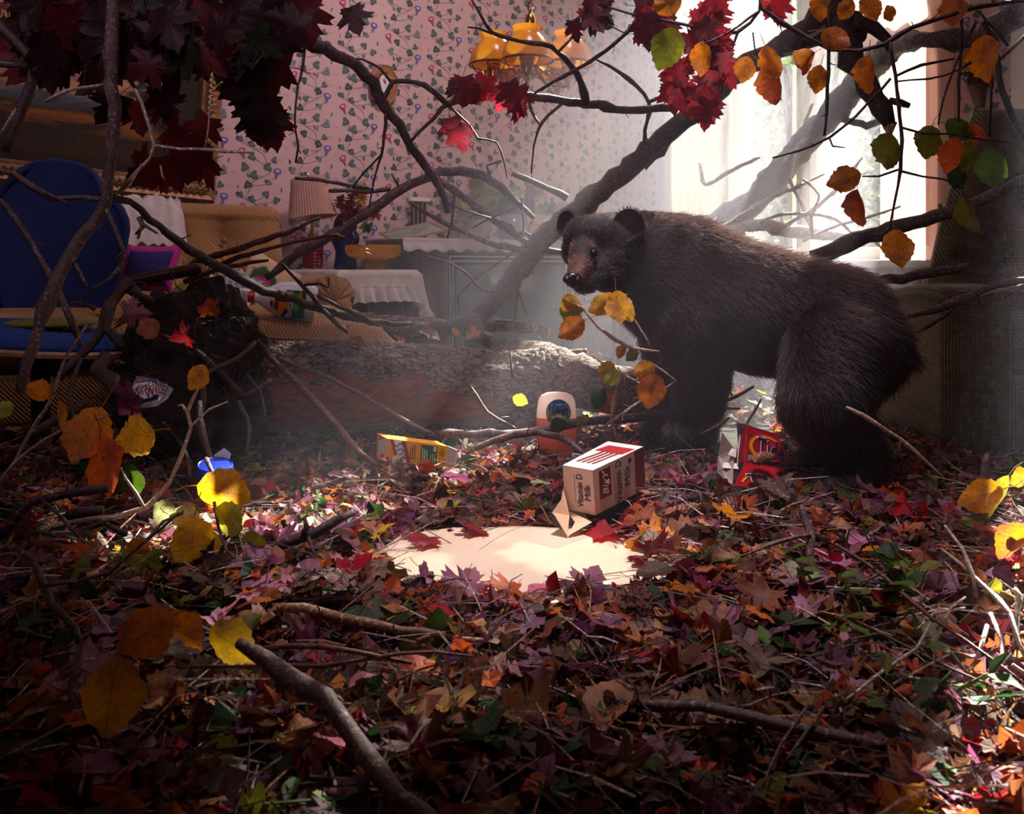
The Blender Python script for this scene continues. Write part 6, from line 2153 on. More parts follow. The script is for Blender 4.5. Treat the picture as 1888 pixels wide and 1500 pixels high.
def pxground(px, py):
    """the floor point seen at a pixel"""
    Y = 1.6
    for _ in range(25):
        x = (px - CX) / F * Y
        z = gh(x, Y) + .025
        Y = .5 * Y + .5 * (CZ - z) * F / (py - HY)
    return (px - CX) / F * Y, Y


# leaves that can be told apart in the photograph
for px, py, k, fm, c, s in ((880, 965, 'oak', 'flat', 'brown', .09), (835, 910, 'narrow', 'flat', 'yellow', .10), (715, 970, 'oval', 'dry', 'gold', .09), (690, 985, 'maple', 'flat', 'yellow', .10), (830, 950, 'maple', 'flat', 'lime', .08), (870, 975, 'maple', 'flat', 'crimson', .09),
                            (780, 998, 'maple', 'flat', 'crimson', .08), (660, 1065, 'maple', 'spot', 'crimson', .11), (500, 912, 'maple', 'dry', 'crimson', .10), (585, 965, 'oak', 'flat', 'pale', .10), (1180, 885, 'maple', 'dry', 'tan', .12), (1195, 915, 'oval', 'dry', 'tan', .09), (1000, 895, 'oval', 'flat', 'pale', .07),
                            (960, 930, 'maple', 'flat', 'grey', .10), (1090, 960, 'oval', 'dry', 'tan', .08), (1130, 980, 'maple', 'flat', 'scarlet', .13), (1150, 975, 'oval', 'flat', 'tan', .08), (1195, 960, 'maple', 'spot', 'olive', .09), (1220, 998, 'maple', 'spot', 'orange', .10), (1180, 1000, 'maple', 'flat', 'gold', .07),
                            (1270, 1022, 'oval', 'spot', 'gold', .09), (1215, 1030, 'maple', 'dry', 'maroon', .11), (1330, 1040, 'maple', 'flat', 'green', .11), (1350, 960, 'maple', 'spot', 'gold', .10), (1300, 970, 'oval', 'dry', 'tan', .07), (1270, 890, 'maple', 'flat', 'mauve', .11), (1300, 855, 'maple', 'flat', 'crimson', .10),
                            (1470, 1085, 'maple', 'spot', 'pink', .12), (1465, 1072, 'maple', 'flat', 'pale', .10), (1430, 1110, 'oval', 'dry', 'tan', .13), (1520, 890, 'maple', 'dry', 'scarlet', .08), (1490, 840, 'oval', 'flat', 'tan', .08), (1585, 905, 'maple', 'spot', 'pink', .12), (1570, 930, 'maple', 'flat', 'green', .11),
                            (1090, 1075, 'maple', 'flat', 'mauve', .09), (1060, 1110, 'oval', 'flat', 'tan', .07), (975, 1140, 'oval', 'dry', 'grey', .08), (860, 1085, 'maple', 'flat', 'pink', .10), (830, 1135, 'maple', 'flat', 'crimson', .11), (1125, 1175, 'maple', 'spot', 'pink', .11), (1110, 1150, 'oval', 'flat', 'tan', .065),
                            (1160, 1140, 'oval', 'dry', 'rust', .07), (1260, 1110, 'oval', 'flat', 'tan', .08), (1210, 1165, 'maple', 'flat', 'grey', .09), (1345, 1150, 'maple', 'dry', 'mauve', .09), (1610, 1090, 'maple', 'dry', 'grey', .09), (1780, 1170, 'oval', 'flat', 'orange', .075), (1745, 1240, 'oval', 'dry', 'rust', .085),
                            (1730, 1190, 'maple', 'flat', 'pale', .12), (1590, 1300, 'maple', 'flat', 'green', .09), (1560, 1300, 'maple', 'flat', 'scarlet', .07), (1680, 1355, 'maple', 'flat', 'grey', .10), (1850, 1380, 'oval', 'flat', 'grey', .08), (900, 1390, 'maple', 'dry', 'deep', .10), (960, 1340, 'maple', 'dry', 'tan', .10),
                            (1010, 1230, 'maple', 'dry', 'grey', .08), (770, 1250, 'oval', 'dry', 'rust', .09), (115, 1270, 'maple', 'flat', 'mauve', .16), (300, 1240, 'maple', 'dry', 'grey', .11), (240, 1440, 'maple', 'spot', 'pink', .13), (300, 1370, 'maple', 'dry', 'scarlet', .13), (405, 1300, 'oval', 'flat', 'tan', .06), (370, 1260, 'oval', 'dry', 'tan', .07),
                            (400, 1155, 'maple', 'dry', 'pink', .08), (600, 1215, 'maple', 'flat', 'scarlet', .07), (590, 1120, 'maple', 'flat', 'mauve', .07), (30, 1430, 'maple', 'flat', 'deep', .13), (560, 1440, 'oval', 'flat', 'pale', .06), (440, 1340, 'maple', 'dry', 'rust', .09), (1420, 1470, 'oval', 'flat', 'olive', .08), (1210, 1240, 'maple', 'dry', 'brown', .09),
                            (1180, 1235, 'maple', 'spot', 'olive', .06), (1120, 1340, 'maple', 'dry', 'tan', .06), (1440, 860, 'maple', 'dry', 'mauve', .09), (1425, 815, 'maple', 'dry', 'mauve', .10), (1440, 900, 'maple', 'dry', 'grey', .10), (720, 1100, 'maple', 'dry', 'rust', .08), (790, 1100, 'oval', 'dry', 'tan', .07), (930, 1090, 'maple', 'flat', 'rust', .09)):
    x, y = pxground(px, py)
    o = ground_leaf(x, y, k, fm, c, s * .76, .030)
made = {'maple': 0, 'oval': 0, 'oak': 0, 'narrow': 0}
cnt = 0
PAL1 = ['brown'] * 5 + ['rust'] * 3 + ['tan'] * 6 + ['dark'] * 4 + ['maroon'] * 4 + ['crimson'] * 2 + ['mauve'] * 6 + ['grey'] * 5 + ['purple'] * 4 + ['orange'] + ['olive'] + ['deep'] + ['gold'] + ['pink'] * 3
while cnt < 420:
    if R.random() < .72:
        px, py = R.uniform(420, 1640), R.uniform(860, 1260)
    else:
        px, py = R.uniform(-10, 1890), R.uniform(1050, 1500)
    if not clear(px, py, 14):
        continue
    x, y = pxground(px, py)
    if not (.8 < y < 2.9):
        continue
    kind = R.choices(['maple', 'oval', 'oak', 'narrow'], [.52, .34, .09, .05])[0]
    ground_leaf(x, y, kind, R.choice(['dry', 'dry', 'dry', 'flat', 'spot']), R.choice(PAL1), R.uniform(.042, .08), R.uniform(.012, .04))
    cnt += 1
# the ring of leaves that hems the puddle
for k in range(58):
    a = 2 * PI * (k + R.uniform(-.3, .3)) / 58
    e = R.uniform(1.12, 1.34) + (.06 if math.sin(a) < -.3 else 0)
    x, y = PUD[0] + PUD[2] * e * math.cos(a), PUD[1] + PUD[3] * e * math.sin(a)
    if abs(a - 1.0) < .35:
        continue
    ground_leaf(x, y, R.choice(['maple', 'maple', 'oval']), R.choice(['dry', 'flat', 'flat']), R.choice(PAL1 + ['crimson', 'crimson', 'mauve', 'scarlet']), R.uniform(.045, .075), R.uniform(.010, .020) - .004 * math.sin(a))
# leaves on the log, the carton, the root mass
for px, py, Y, k, fm, c, s in ((655, 622, 2.82, 'oval', 'dry', 'rust', .06), (640, 605, 2.9, 'oval', 'flat', 'rust', .04), (790, 618, 2.86, 'oval', 'dry', 'tan', .07), (840, 612, 2.88, 'oval', 'flat', 'gold', .04), (870, 622, 2.87, 'maple', 'dry', 'tan', .05), (740, 626, 2.82, 'oval', 'dry', 'rust', .03)):
    p = W(px, py, Y)
    rot = Matrix.Rotation(R.uniform(-1, 1), 3, 'Y') @ Matrix.Rotation(R.uniform(.2, .8), 3, 'X') @ Matrix.Rotation(R.uniform(0, 6), 3, 'Z')
    o = put_leaf('fallen_leaf', k, fm, c, p - rot @ Vector((0, s * .45, 0)), s, rot)
    lab = '%s %s leaf resting on top of the fallen log %s' % (FW[fm], CW[c], 'near the loose cushion' if px < 660 else ('below the side table' if px < 760 else ('before the console' if px < 855 else 'at its far end')))
    tag(o, lab, 'leaf', lab)
for px, py, Y, k, fm, c, s, lab in ((252, 578, 2.33, 'maple', 'flat', 'mauve', .075, 'pinkish mauve maple leaf stuck on the root mass under the blue chair'), (275, 605, 2.32, 'oval', 'dry', 'tan', .07, 'ragged tan leaf on the root mass below the mauve leaf'), (330, 622, 2.3, 'maple', 'dry', 'scarlet', .06, 'small red and yellow leaf on the middle of the root mass'),
                                 (390, 570, 2.35, 'maple', 'dry', 'rust', .06, 'rust coloured leaf on the upper right edge of the root mass'), (233, 742, 2.0, 'maple', 'flat', 'purple', .085, 'purplish maple leaf lying over the corner of the torn blue and white label'), (772, 725, 2.62, 'maple', 'flat', 'crimson', .06, 'red and yellow leaf hanging on the bare face of the log'),
                                 (958, 737, 2.5, 'oval', 'flat', 'lime', .045, 'round yellow green leaf beside the soap bottle'), (1105, 855, 1.96, 'oval', 'dry', 'rust', .055, 'curled rust coloured leaf on top of the milk carton'), (1100, 843, 2.0, 'maple', 'dry', 'dark', .06, 'crumpled dark leaf on top of the milk carton'), (1130, 828, 2.05, 'maple', 'dry', 'brown', .07, 'large crumpled brown leaf lying across the milk carton'),
                                 (1155, 832, 2.08, 'maple', 'spot', 'crimson', .06, 'red leaf on the far end of the milk carton'), (1165, 862, 2.0, 'maple', 'flat', 'mauve', .07, 'mauve maple leaf against the right side of the milk carton'), (1075, 775, 2.38, 'oval', 'flat', 'olive', .05, 'green leaf standing right of the soap bottle'), (1030, 782, 2.38, 'oval', 'dry', 'deep', .05, 'dark green leaf before the foot of the soap bottle'),
                                 (703, 842, 2.25, 'maple', 'dry', 'crimson', .035, 'pointed red leaf at the left end of the yellow box'), (785, 860, 2.22, 'oval', 'dry', 'rust', .045, 'arched rust coloured leaf leaning on the front of the yellow box')):
    p = W(px, py, Y)
    rot = hang_rot(R.uniform(-1.5, 1.5), R.uniform(-.5, .5), R.uniform(.2, .9))
    o = put_leaf({'maple': 'maple_leaf', 'oval': 'oval_leaf'}[k], k, fm, c, p - rot @ Vector((0, s * .45, 0)), s, rot)
    tag(o, lab, 'leaf')

# milk
def mk_milk():
    t = NT('spilt_milk')
    v = t.obj()
    n1 = t.noise(v, 9, 3)
    fl = t.noise(v, 70, 2)
    c = t.mix(t.ramp(fl, [(.74, (0, 0, 0)), (.78, (255, 255, 255))]), t.ramp(n1, [(.35, (240, 222, 196)), (.65, (234, 212, 182))]), rgba((150, 130, 110)))
    t.p(Base_Color=c, Roughness=.12, Subsurface_Weight=.3, Subsurface_Radius=(.01, .008, .005), Normal=t.bump(n1, .06, .01))
    return t.m


M['milk'] = mk_milk()


def milk(u, v):
    a = 2 * PI * u
    wob = 1 + .07 * math.sin(3 * a + 1) + .05 * math.sin(5 * a + 2.2) + .03 * math.sin(9 * a)
    r = v * wob * 1.12
    z = .0845 if v < .93 else .0845 - .010 * ((v - .93) / .07) ** 2
    return Vector((PUD[0] + PUD[2] * r * math.cos(a), PUD[1] + PUD[3] * r * math.sin(a), z))


tag(finish('milk_puddle', MB().grid(milk, 72, 16, closeu=True), 'milk', None, sharp=180), 'wide puddle of creamy spilt milk among the leaves', 'milk')

# ------------------------------------------------------------------ fallen trunk and its root mass
L0, L1 = W(445, 712, 2.70), W(1015, 716, 2.94)
LD = (L1 - L0)
LL = LD.length
LD = LD.normalized()
LU = Vector((0, 0, 1)) - LD * LD.z
LU.normalize()
LF = LD.cross(LU)                              # towards the viewer is -LF or +LF
if LF.y > 0:
    LF = -LF
log = thing('fallen_log', 'fallen log with scaly bark and a bare rotten streak lying before the sofa', 'log', at_mid(L0, L1) - Vector((0, 0, .13)))


def log_r(s, a):
    r = .118 + .014 * math.sin(s * 3.1 + 1) + .012 * noise.noise(Vector((s * 3, math.cos(a) * 2, math.sin(a) * 2)))
    return r + (.03 * max(0, s / LL - .85) / .15)


def log_pt(s, a, extra):
    r = log_r(s, a) + extra
    return L0 + LD * s + LU * (r * math.sin(a)) + LF * (r * math.cos(a)) - Vector((0, 0, .0 + .02 * (s / LL - .5) ** 2))


def bark_on(s, a):
    """1 where bark is left; the front below the middle is bare"""
    a = (a + PI) % (2 * PI) - PI
    t = s / LL
    nn = noise.noise(Vector((s * 7, a * 3, 2))) * .35 + noise.noise(Vector((s * 21, a * 9, 5))) * .14
    top = .15 + .25 * math.sin(t * 5 + .3)
    bare = -1.25 < a + nn < top and .03 < t + nn * .1 < .80
    return not bare


NS, NA = 260, 110
bk_ = MB()
idx = {}
vs = []
for i in range(NS):
    s = LL * i / (NS - 1)
    for j in range(NA):
        a = 2 * PI * j / NA
        c = Vector((s * 24, math.cos(a) * 12, math.sin(a) * 12))
        c += Vector((noise.noise(c * .9), noise.noise(c * .9 + Vector((9, 0, 0))), noise.noise(c * .9 + Vector((0, 9, 0))))) * .9
        vor = noise.voronoi(c)[0]
        e = vor[1] - vor[0]
        h = .0065 * min(1, e * 2.6) + .003 * noise.noise(c * 3) + .004
        vs.append(log_pt(s, a, h))
fs = []
for i in range(NS - 1):
    for j in range(NA):
        if bark_on(LL * (i + .5) / (NS - 1), 2 * PI * (j + .5) / NA):
            p, q = i * NA + j, i * NA + (j + 1) % NA
            fs.append((p, q, q + NA, p + NA))
bk_.add(vs, fs)
finish('bark', bk_, 'log_bark', log, sharp=60)
inner = MB().grid(lambda u, v: log_pt(LL * v, 2 * PI * u, -.003 + .003 * noise.noise(Vector((v * 5, math.cos(2 * PI * u) * 9, math.sin(2 * PI * u) * 9)))), 60, 90, closeu=True)
n60 = 60
inner.f += [tuple(range(n60 - 1, -1, -1)), tuple(range(89 * n60, 90 * n60))]
inner.mi += [0, 0]
finish('bare_wood', inner, 'rotten', log, sharp=60)

lg2 = thing('second_log', 'dark rough log lying behind the soap bottle beside the end of the fallen log', 'log', W(1060, 760, 3.05))
P = parse('905,668,3.0,44 980,672,3.0,46 1060,700,2.95,50 1140,720,2.95,46 1215,735,2.95,40')
mb = MB()
pos = catmull(P, .02)
mb.tube([Vector(q[:3]) for q in pos], [q[3] * R.uniform(.93, 1.05) for q in pos], n=22, wob=.08)
finish('bark', mb, 'log_bark', lg2, sharp=60)
for k, (sx, lab) in enumerate((('735,618,3.3,9 800,612,3.3,13 870,600,3.25,14 940,600,3.2,12 1010,612,3.2,9', 'grey log lying in front of the television console'), ('860,606,3.15,12 930,640,3.1,13 1010,655,3.05,12 1080,650,3.05,9', 'short dark log piece under the branches before the television'),
                               ('590,590,3.3,12 660,592,3.35,18 740,600,3.35,17 800,596,3.4,12', 'rough grey log lying under the side table'))):
    l_ = thing('short_log', lab, 'log', parse(sx)[0][:3])
    pos = catmull(parse(sx), .02)
    finish('bark', MB().tube([Vector(q[:3]) for q in pos], [q[3] * R.uniform(.9, 1.1) for q in pos], n=14, wob=.1), 'log_bark', l_, sharp=60)
    e = pos[-1]
    finish('cut_end', MB().lathe([(e[3] * .95, 0), (e[3] * .9, .004), (e[3] * .3, .006)], e[:3], Vector(pos[-1][:3]) - Vector(pos[-3][:3]), 14), 'dead_wood', l_)

# root mass
M['clod'] = pbr('root_earth', (78, 56, 46), (40, 29, 25), nscale=24, bump=1.0, bdist=.02, rough=.95)
RC = W(325, 700, 2.48)
rm = thing('root_mass', 'earthy mass of roots torn up with the fallen log, standing before the sofa', 'roots', (RC.x, RC.y, .06))


def rball(u, v):
    a, b = 2 * PI * u, PI * v
    d = Vector((math.cos(a) * math.sin(b), math.sin(a) * math.sin(b), -math.cos(b)))
    k = 1 + .30 * noise.noise(d * 1.6 + Vector((3, 0, 0))) + .14 * noise.noise(d * 4.5) + .08 * noise.noise(d * 11)
    q = Vector((d.x * .215 * k, d.y * .13 * k, d.z * .23 * k))
    return Vector((RC.x + .02, RC.y + .05, .30)) + q


finish('soil_clod', MB().grid(rball, 110, 70, closeu=True), 'clod', rm, sharp=180)
rt = MB()
for k in range(300):
    a, b = R.uniform(0, 2 * PI), math.acos(R.uniform(-.7, 1))
    d = Vector((math.cos(a) * math.sin(b), math.sin(a) * math.sin(b), math.cos(b)))
    if d.y > .5:
        continue
    c = Vector((RC.x + .02 + d.x * .21, RC.y + .05 + d.y * .13, .30 + d.z * .23))
    p = [c]
    v = Vector((R.uniform(-1, 1), R.uniform(-.8, .1), R.uniform(-.8, .6))).normalized()
    for j in range(R.randint(3, 6)):
        v = (v + Vector((R.uniform(-1, 1), R.uniform(-.6, .5), R.uniform(-1, .6))) * .75).normalized()
        p.append(p[-1] + v * R.uniform(.012, .03))
    r = R.uniform(.0007, .0022)
    rt.tube(p, [r * (1 - .12 * j) for j in range(len(p))], 4, mi=R.choice((0, 0, 1)), cap=False)
finish('rootlets', rt, ['root', 'red_bark'], rm)['kind'] = 'stuff'
for s_, r in (('240,515,2.4,9 205,560,2.36,9 198,600,2.34,10 215,625,2.33,9 226,640,2.32,6', 1), ('205,555,2.36,11 190,610,2.34,10 150,650,2.3,8 110,700,2.26,6', 1), ('200,650,2.3,14 180,680,2.28,17 205,700,2.26,15 215,730,2.25,6', 1), ('240,530,2.4,9 260,545,2.42,8 300,560,2.44,6', 1),
              ('300,620,2.36,4 350,640,2.36,5 410,690,2.36,5 450,730,2.38,5 500,700,2.42,4', 1), ('360,800,2.1,5 375,740,2.14,6 380,690,2.18,5 440,660,2.25,4 470,630,2.3,4', 1), ('395,860,2.0,5 372,800,2.05,6 368,740,2.1,5', 1), ('440,740,2.3,5 460,790,2.22,4 455,830,2.16,3', 1), ('60,800,2.1,8 110,770,2.15,9 160,740,2.2,7', 1),
              ('300,780,2.15,4 340,830,2.05,4 350,880,1.95,3', 1), ('455,690,2.3,3 480,720,2.3,3 490,770,2.25,2', 1), ('150,660,2.25,4 130,720,2.2,4 140,790,2.1,4 130,850,2.0,3', 1)):
    finish('root', stem(MB(), parse(s_), 7, spur=.2), 'root', rm, sharp=180)

# cones, apples, bark
def cone(px, py, Y, L, r, ax, label, group=None):
    c = W(px, py, Y)
    t = thing('spruce_cone', label, 'cone', c)
    ax = Vector(ax).normalized()
    q = Vector((0, 0, 1)).rotation_difference(ax)
    finish('core', MB().lathe([(r * .3, -L / 2), (r * .8, -L * .35), (r * .9, 0), (r * .6, L * .35), (.001, L / 2)], c, ax, 12), 'rotten', t)
    mb = MB()
    n = 90
    for k in range(n):
        f = k / n
        a = k * 2.39996
        rr = r * (math.sin(PI * (.12 + .86 * f)) ** .6)
        o_ = q @ Vector((math.cos(a), math.sin(a), 0))
        s_ = q @ Vector((-math.sin(a), math.cos(a), 0))
        b = c + ax * (L * (f - .5)) + o_ * rr * .7
        w = r * .36
        mb.add([b - s_ * w, b + s_ * w, b + s_ * w * .6 + o_ * rr * .5 + ax * L * .07, b + o_ * rr * .42 + ax * L * .10, b - s_ * w * .6 + o_ * rr * .5 + ax * L * .07], [(0, 1, 2, 3, 4)])
    finish('cone_scales', mb, 'tan_bark', t, smooth=False)['kind'] = 'stuff'


cone(1258, 945, 1.86, .085, .015, (.75, .55, .12), 'long brown spruce cone lying right of the milk carton')
cone(1345, 1072, 1.56, .085, .014, (.95, .2, .05), 'spruce cone half buried right of the puddle below the green leaf')
cone(1345, 935, 1.88, .06, .016, (.4, .8, .2), 'short cone in the leaves in front of the red box')
cone(480, 1160, 1.3, .075, .014, (.9, -.3, -.05), 'pale lit cone on the leaves left of the tan stick')
cone(455, 1285, 1.13, .06, .015, (.8, .5, 0), 'cone lying by the thick grey stick near the yellow leaves')
cone(1405, 845, 2.12, .06, .013, (.8, .4, .1), 'slim dark cone in the leaves beside the red box')
M['apple_skin'] = pbr('withered_apple_skin', (150, 70, 56), (112, 34, 40), rough=.3, nscale=5, bump=.1)
for px, py, Y, r, lab in ((1640, 1425, 1.0, .020, 'shiny reddish brown withered apple among sticks at the bottom right'), (1640, 1475, .97, .018, 'dark red withered apple under the brown one at the bottom right')):
    c = W(px, py, Y)
    ap = thing('withered_apple', lab, 'apple', c)
    finish('fruit', MB().lathe([(.001, -r * .82), (r * .5, -r * .95), (r * .92, -r * .5), (r, 0), (r * .9, r * .55), (r * .5, r * .9), (.002, r * .72)], c, (.3, -.3, 1), 24), 'apple_skin', ap, sharp=180)
    finish('stalk', MB().tube([c + Vector((.004, -.004, r * .7)), c + Vector((.008, -.006, r * 1.3))], .0012, 5), 'dark_bark', ap)
bc_ = MB().grid(lambda u, v: W(1350, 1420, 1.02) + Vector(((u - .5) * .07 + .012 * noise.noise(Vector((u * 4, v * 6, 1))), -.03 * math.sin(PI * u) + .012 * noise.noise(Vector((u * 7, v * 7, 3))), (v - .5) * .10 * (1 - .5 * abs(u - .5)) + .01 * noise.noise(Vector((u * 6, 2, 1))))), 22, 22)
bc_.grid(lambda u, v: W(1350, 1420, 1.02) + Vector(((.5 - u) * .06, .015, (v - .5) * .09)), 6, 6)
tag(finish('bark_chunk', bc_, 'log_bark', None), 'upright chunk of grey bark at the bottom edge before the long grey stick', 'bark')
b2 = MB().grid(lambda u, v: W(600, 1080, 1.38) + Vector(((u - .5) * .09, (v - .5) * .05, .02 * math.sin(PI * u) + .012 * noise.noise(Vector((u * 7, v * 7, 3))))), 20, 12)
b2.grid(lambda u, v: W(600, 1080, 1.38) + Vector(((.5 - u) * .09, (v - .5) * .05, -.012)), 5, 5)
tag(finish('bark_chunk', b2, 'log_bark', None), 'lumpy piece of bark in the leaves below the broken brown stick', 'bark')

# green weeds
def weed(px, py, n, h, cols, label, kinds=('oval', 'narrow'), sz=(.03, .055), spread=.10):
    x, y = pxground(px, py)
    b = Vector((x, y, gh(x, y)))
    t = thing('weed', label, 'plant', b)
    for k in range(n):
        e = b + Vector((R.uniform(-1, 1) * spread, R.uniform(-1, .5) * spread, h * R.uniform(.5, 1)))
        m_ = at_mid(b, e) + Vector((R.uniform(-.02, .02), 0, h * .15))
        P_ = catmull([tuple(b), tuple(m_), tuple(e)], .02)
        finish('stalk', MB().tube([Vector(q[:3]) for q in P_], .0014, 5), 'leaf_stalk', t)
        for q in P_[2::2]:
            rot = Matrix.Rotation(R.uniform(0, 6.3), 3, 'Z') @ Matrix.Rotation(R.uniform(-.4, .7), 3, 'X')
            put_leaf('leaf', R.choice(kinds), 'flat', R.choice(cols), Vector(q[:3]), R.uniform(*sz), rot, t)


M['leaf_stalk'] = pbr('green_stalk', (92, 110, 56), (70, 84, 40), rough=.5, nscale=30, bump=.1)
G = ['green', 'deep', 'olive', 'deep', 'green']
weed(1540, 1090, 5, .10, G, 'low green weed beside the upright stubby stick')
weed(1690, 1100, 5, .12, G, 'green weed with small round leaves under the dry stalks')
weed(1600, 1160, 4, .09, G, 'green weed under the purple cane', ('narrow',))
weed(1500, 1200, 4, .06, ['deep', 'green'], 'small dark weed in front of the pink and pale maple leaf')
weed(1700, 1290, 5, .09, G + ['pale'], 'pale leaved weed in the sun patch at the bottom right')
weed(1840, 1290, 4, .09, G + ['pale'], 'green weed by the right edge below the dry stalks')
weed(1120, 700, 6, .16, ['olive', 'deep', 'green', 'lime'], 'tangled shrubby weed between the soap bottle and the chest of the bear')
weed(1150, 680, 6, .18, ['olive', 'deep', 'green'], 'leafy weed close behind the foreleg of the bear')
weed(560, 830, 6, .09, ['deep', 'olive', 'deep'], 'shadowed weed in front of the left end of the fallen log', ('maple', 'oval'))
weed(470, 850, 5, .08, ['deep', 'deep', 'olive'], 'dark weed beside the blue lid', ('maple', 'oval'))
weed(1390, 760, 4, .12, ['deep', 'olive'], 'dark weed behind the red box under the bear')
weed(90, 1180, 4, .08, ['deep'], 'dark leafy weed behind the pale curved stick', ('oval',))
weed(60, 1450, 3, .05, ['deep'], 'dark weed at the bottom left corner')
weed(1210, 1440, 4, .05, G + ['pale'], 'bright tipped green weed at the bottom edge by the chunk of bark')
weed(690, 1440, 3, .04, ['deep', 'pale'], 'small dark weed beside the lower end of the thick grey stick')
weed(1050, 790, 4, .08, ['green', 'olive', 'lime'], 'sprout with green leaves right of the soap bottle')

# ------------------------------------------------------------------ rubbish on the floor
def quadpanel(name, p, mat, parent, th=.002, bevel=0):
    """a thin card: four corners (anticlockwise seen from outside), given real thickness inwards"""
    p = [Vector(q) for q in p]
    n = (p[1] - p[0]).cross(p[3] - p[0]).normalized()
    return finish(name, MB().hexa([q - n * th for q in p] + p), mat, parent, smooth=False, bevel=bevel)


def bil(p, u, v):
    return p[0].lerp(p[1], u).lerp(p[3].lerp(p[2], u), v)


def patch(name, p, u0, u1, v0, v1, mat, parent, lift=.0006):
    p = [Vector(q) for q in p]
    n = (p[1] - p[0]).cross(p[3] - p[0]).normalized() * lift
    return finish(name, MB().quad(bil(p, u0, v0) + n, bil(p, u1, v0) + n, bil(p, u1, v1) + n, bil(p, u0, v1) + n), mat, parent, smooth=False)


def poly(name, p, uv, mat, parent, lift=.0008):
    p = [Vector(q) for q in p]
    n = (p[1] - p[0]).cross(p[3] - p[0]).normalized() * lift
    return finish(name, MB().add([bil(p, u, v) + n for u, v in uv], [tuple(range(len(uv)))]), mat, parent, smooth=False)


def words_on(s, p, u, v, size, rd, up, mat, parent, lift=.0012, width=None, shear=0):
    """lettering centred at (u,v) of a panel; rd and up are directions in panel (u,v) space"""
    p = [Vector(q) for q in p]
    n = (p[1] - p[0]).cross(p[3] - p[0]).normalized()
    U, V = (p[1] - p[0]), (p[3] - p[0])
    x = U * rd[0] + V * rd[1]
    y = U * up[0] + V * up[1]
    return text('lettering', s, size, bil(p, u, v) + n * lift, x, y, mat, parent, width=width, shear=shear)


# --- yellow box
sb = thing('soap_pad_box', 'opened yellow cardboard box with white end flaps standing before the log', 'box', W(770, 850, 2.3))
fp = [W(711, 851, 2.28), W(823, 860, 2.34), W(825, 822, 2.34), W(714, 808, 2.28)]
dv = Vector((-.03, .045, .004))
quadpanel('front', fp, 'yellow_card', sb)
quadpanel('back', [fp[1] + dv, fp[0] + dv, fp[3] + dv, fp[2] + dv], 'yellow_card', sb)
quadpanel('top', [fp[3], fp[2], fp[2] + dv, fp[3] + dv], 'yellow_card', sb)
quadpanel('bottom', [fp[0] + dv, fp[1] + dv, fp[1], fp[0]], 'yellow_card', sb)
quadpanel('end_flap', [W(697, 846, 2.31), fp[0], fp[3], W(698, 811, 2.31)], 'white_card', sb)
quadpanel('end_flap', [fp[1], W(840, 858, 2.31), W(842, 829, 2.31), fp[2]], 'white_card', sb)
poly('red_band', fp, [(.05, .98), (.30, .98), (.40, .06), (.17, .02)], 'ink_red', sb, .0006)
poly('white_band', fp, [(.10, .98), (.24, .98), (.34, .04), (.20, .02)], 'ink_white', sb, .0009)
words_on('S.O.S', fp, .222, .5, .034, (-.09, 1), (-1, -.05), 'ink_navy', sb, width=.044)
patch('green_panel', fp, .56, .83, .10, .92, 'ink_green', sb)
for k in range(3):
    patch('printed_line', fp, .585 + .035 * k, .597 + .035 * k, .16, .78 - .05 * k, 'ink_white', sb, .0009)
    patch('printed_line', fp, .72 + .035 * k, .727 + .035 * k, .14, .55, 'ink_white', sb, .0009)
    patch('printed_line', fp, .385 + .035 * k, .397 + .035 * k, .2, .86 - .1 * (k == 0), 'ink_black', sb, .0009)
rc = [(.79 + .026 * math.cos(t), .78 + .13 * math.sin(t)) for t in [k * PI / 8 for k in range(16)]]
poly('recycling_mark', fp, rc, 'ink_white', sb, .0009)
poly('recycling_mark', fp, [(.79 + .011 * math.cos(t), .78 + .055 * math.sin(t)) for t in (PI / 2, PI / 2 + 2.09, PI / 2 + 4.19)], 'ink_green', sb, .0012)
poly('diamond', fp, [(.865, .66), (.915, .45), (.965, .66), (.915, .88)][::1], 'ink_black', sb, .0008)
poly('diamond', fp, [(.878, .66), (.915, .51), (.952, .66), (.915, .82)], 'yellow_card', sb, .0011)
patch('diamond_mark', fp, .908, .922, .57, .75, 'ink_black', sb, .0014)
patch('printed_line', fp, .875, .885, .10, .38, 'ink_black', sb, .0009)
patch('printed_line', fp, .935, .945, .10, .32, 'ink_black', sb, .0009)

# --- milk carton
def gingham():
    t = NT('gingham_print')
    v = t.n('Attribute', dict(attribute_name='pq')).outputs['Vector']
    s = t.n('SeparateXYZ', None, Vector=v)
    a = t.math('LESS_THAN', t.math('FRACT', t.math('MULTIPLY', s.outputs[0], 22.0)), .42)
    b = t.math('LESS_THAN', t.math('FRACT', t.math('MULTIPLY', s.outputs[1], 22.0)), .42)
    f = t.math('MULTIPLY', t.math('ADD', a, b), .5)
    t.p(Base_Color=t.mix(f, rgba((244, 234, 222)), rgba((226, 160, 140))), Roughness=.35)
    return t.m


M['gingham'] = gingham()
mc = thing('milk_carton', 'red and white milk carton lying with its spout open by the puddle', 'carton', W(1100, 945, 1.88))
cs, a_ = .090, math.radians(40)
axd = Vector((math.sin(a_), math.cos(a_), .10)).normalized()
rtd = Vector((math.cos(a_), -math.sin(a_), 0))
upd = rtd.cross(axd)
f0 = W(1098, 950, 1.80)                       # lower right corner of the front
c_ = {}
for i, (r_, u_) in enumerate(((-1, 0), (0, 0), (0, 1), (-1, 1))):
    c_['f%d' % i] = f0 + rtd * cs * r_ * .82 + upd * cs * u_
    c_['b%d' % i] = f0 + rtd * cs * r_ + upd * cs * u_ + axd * .185


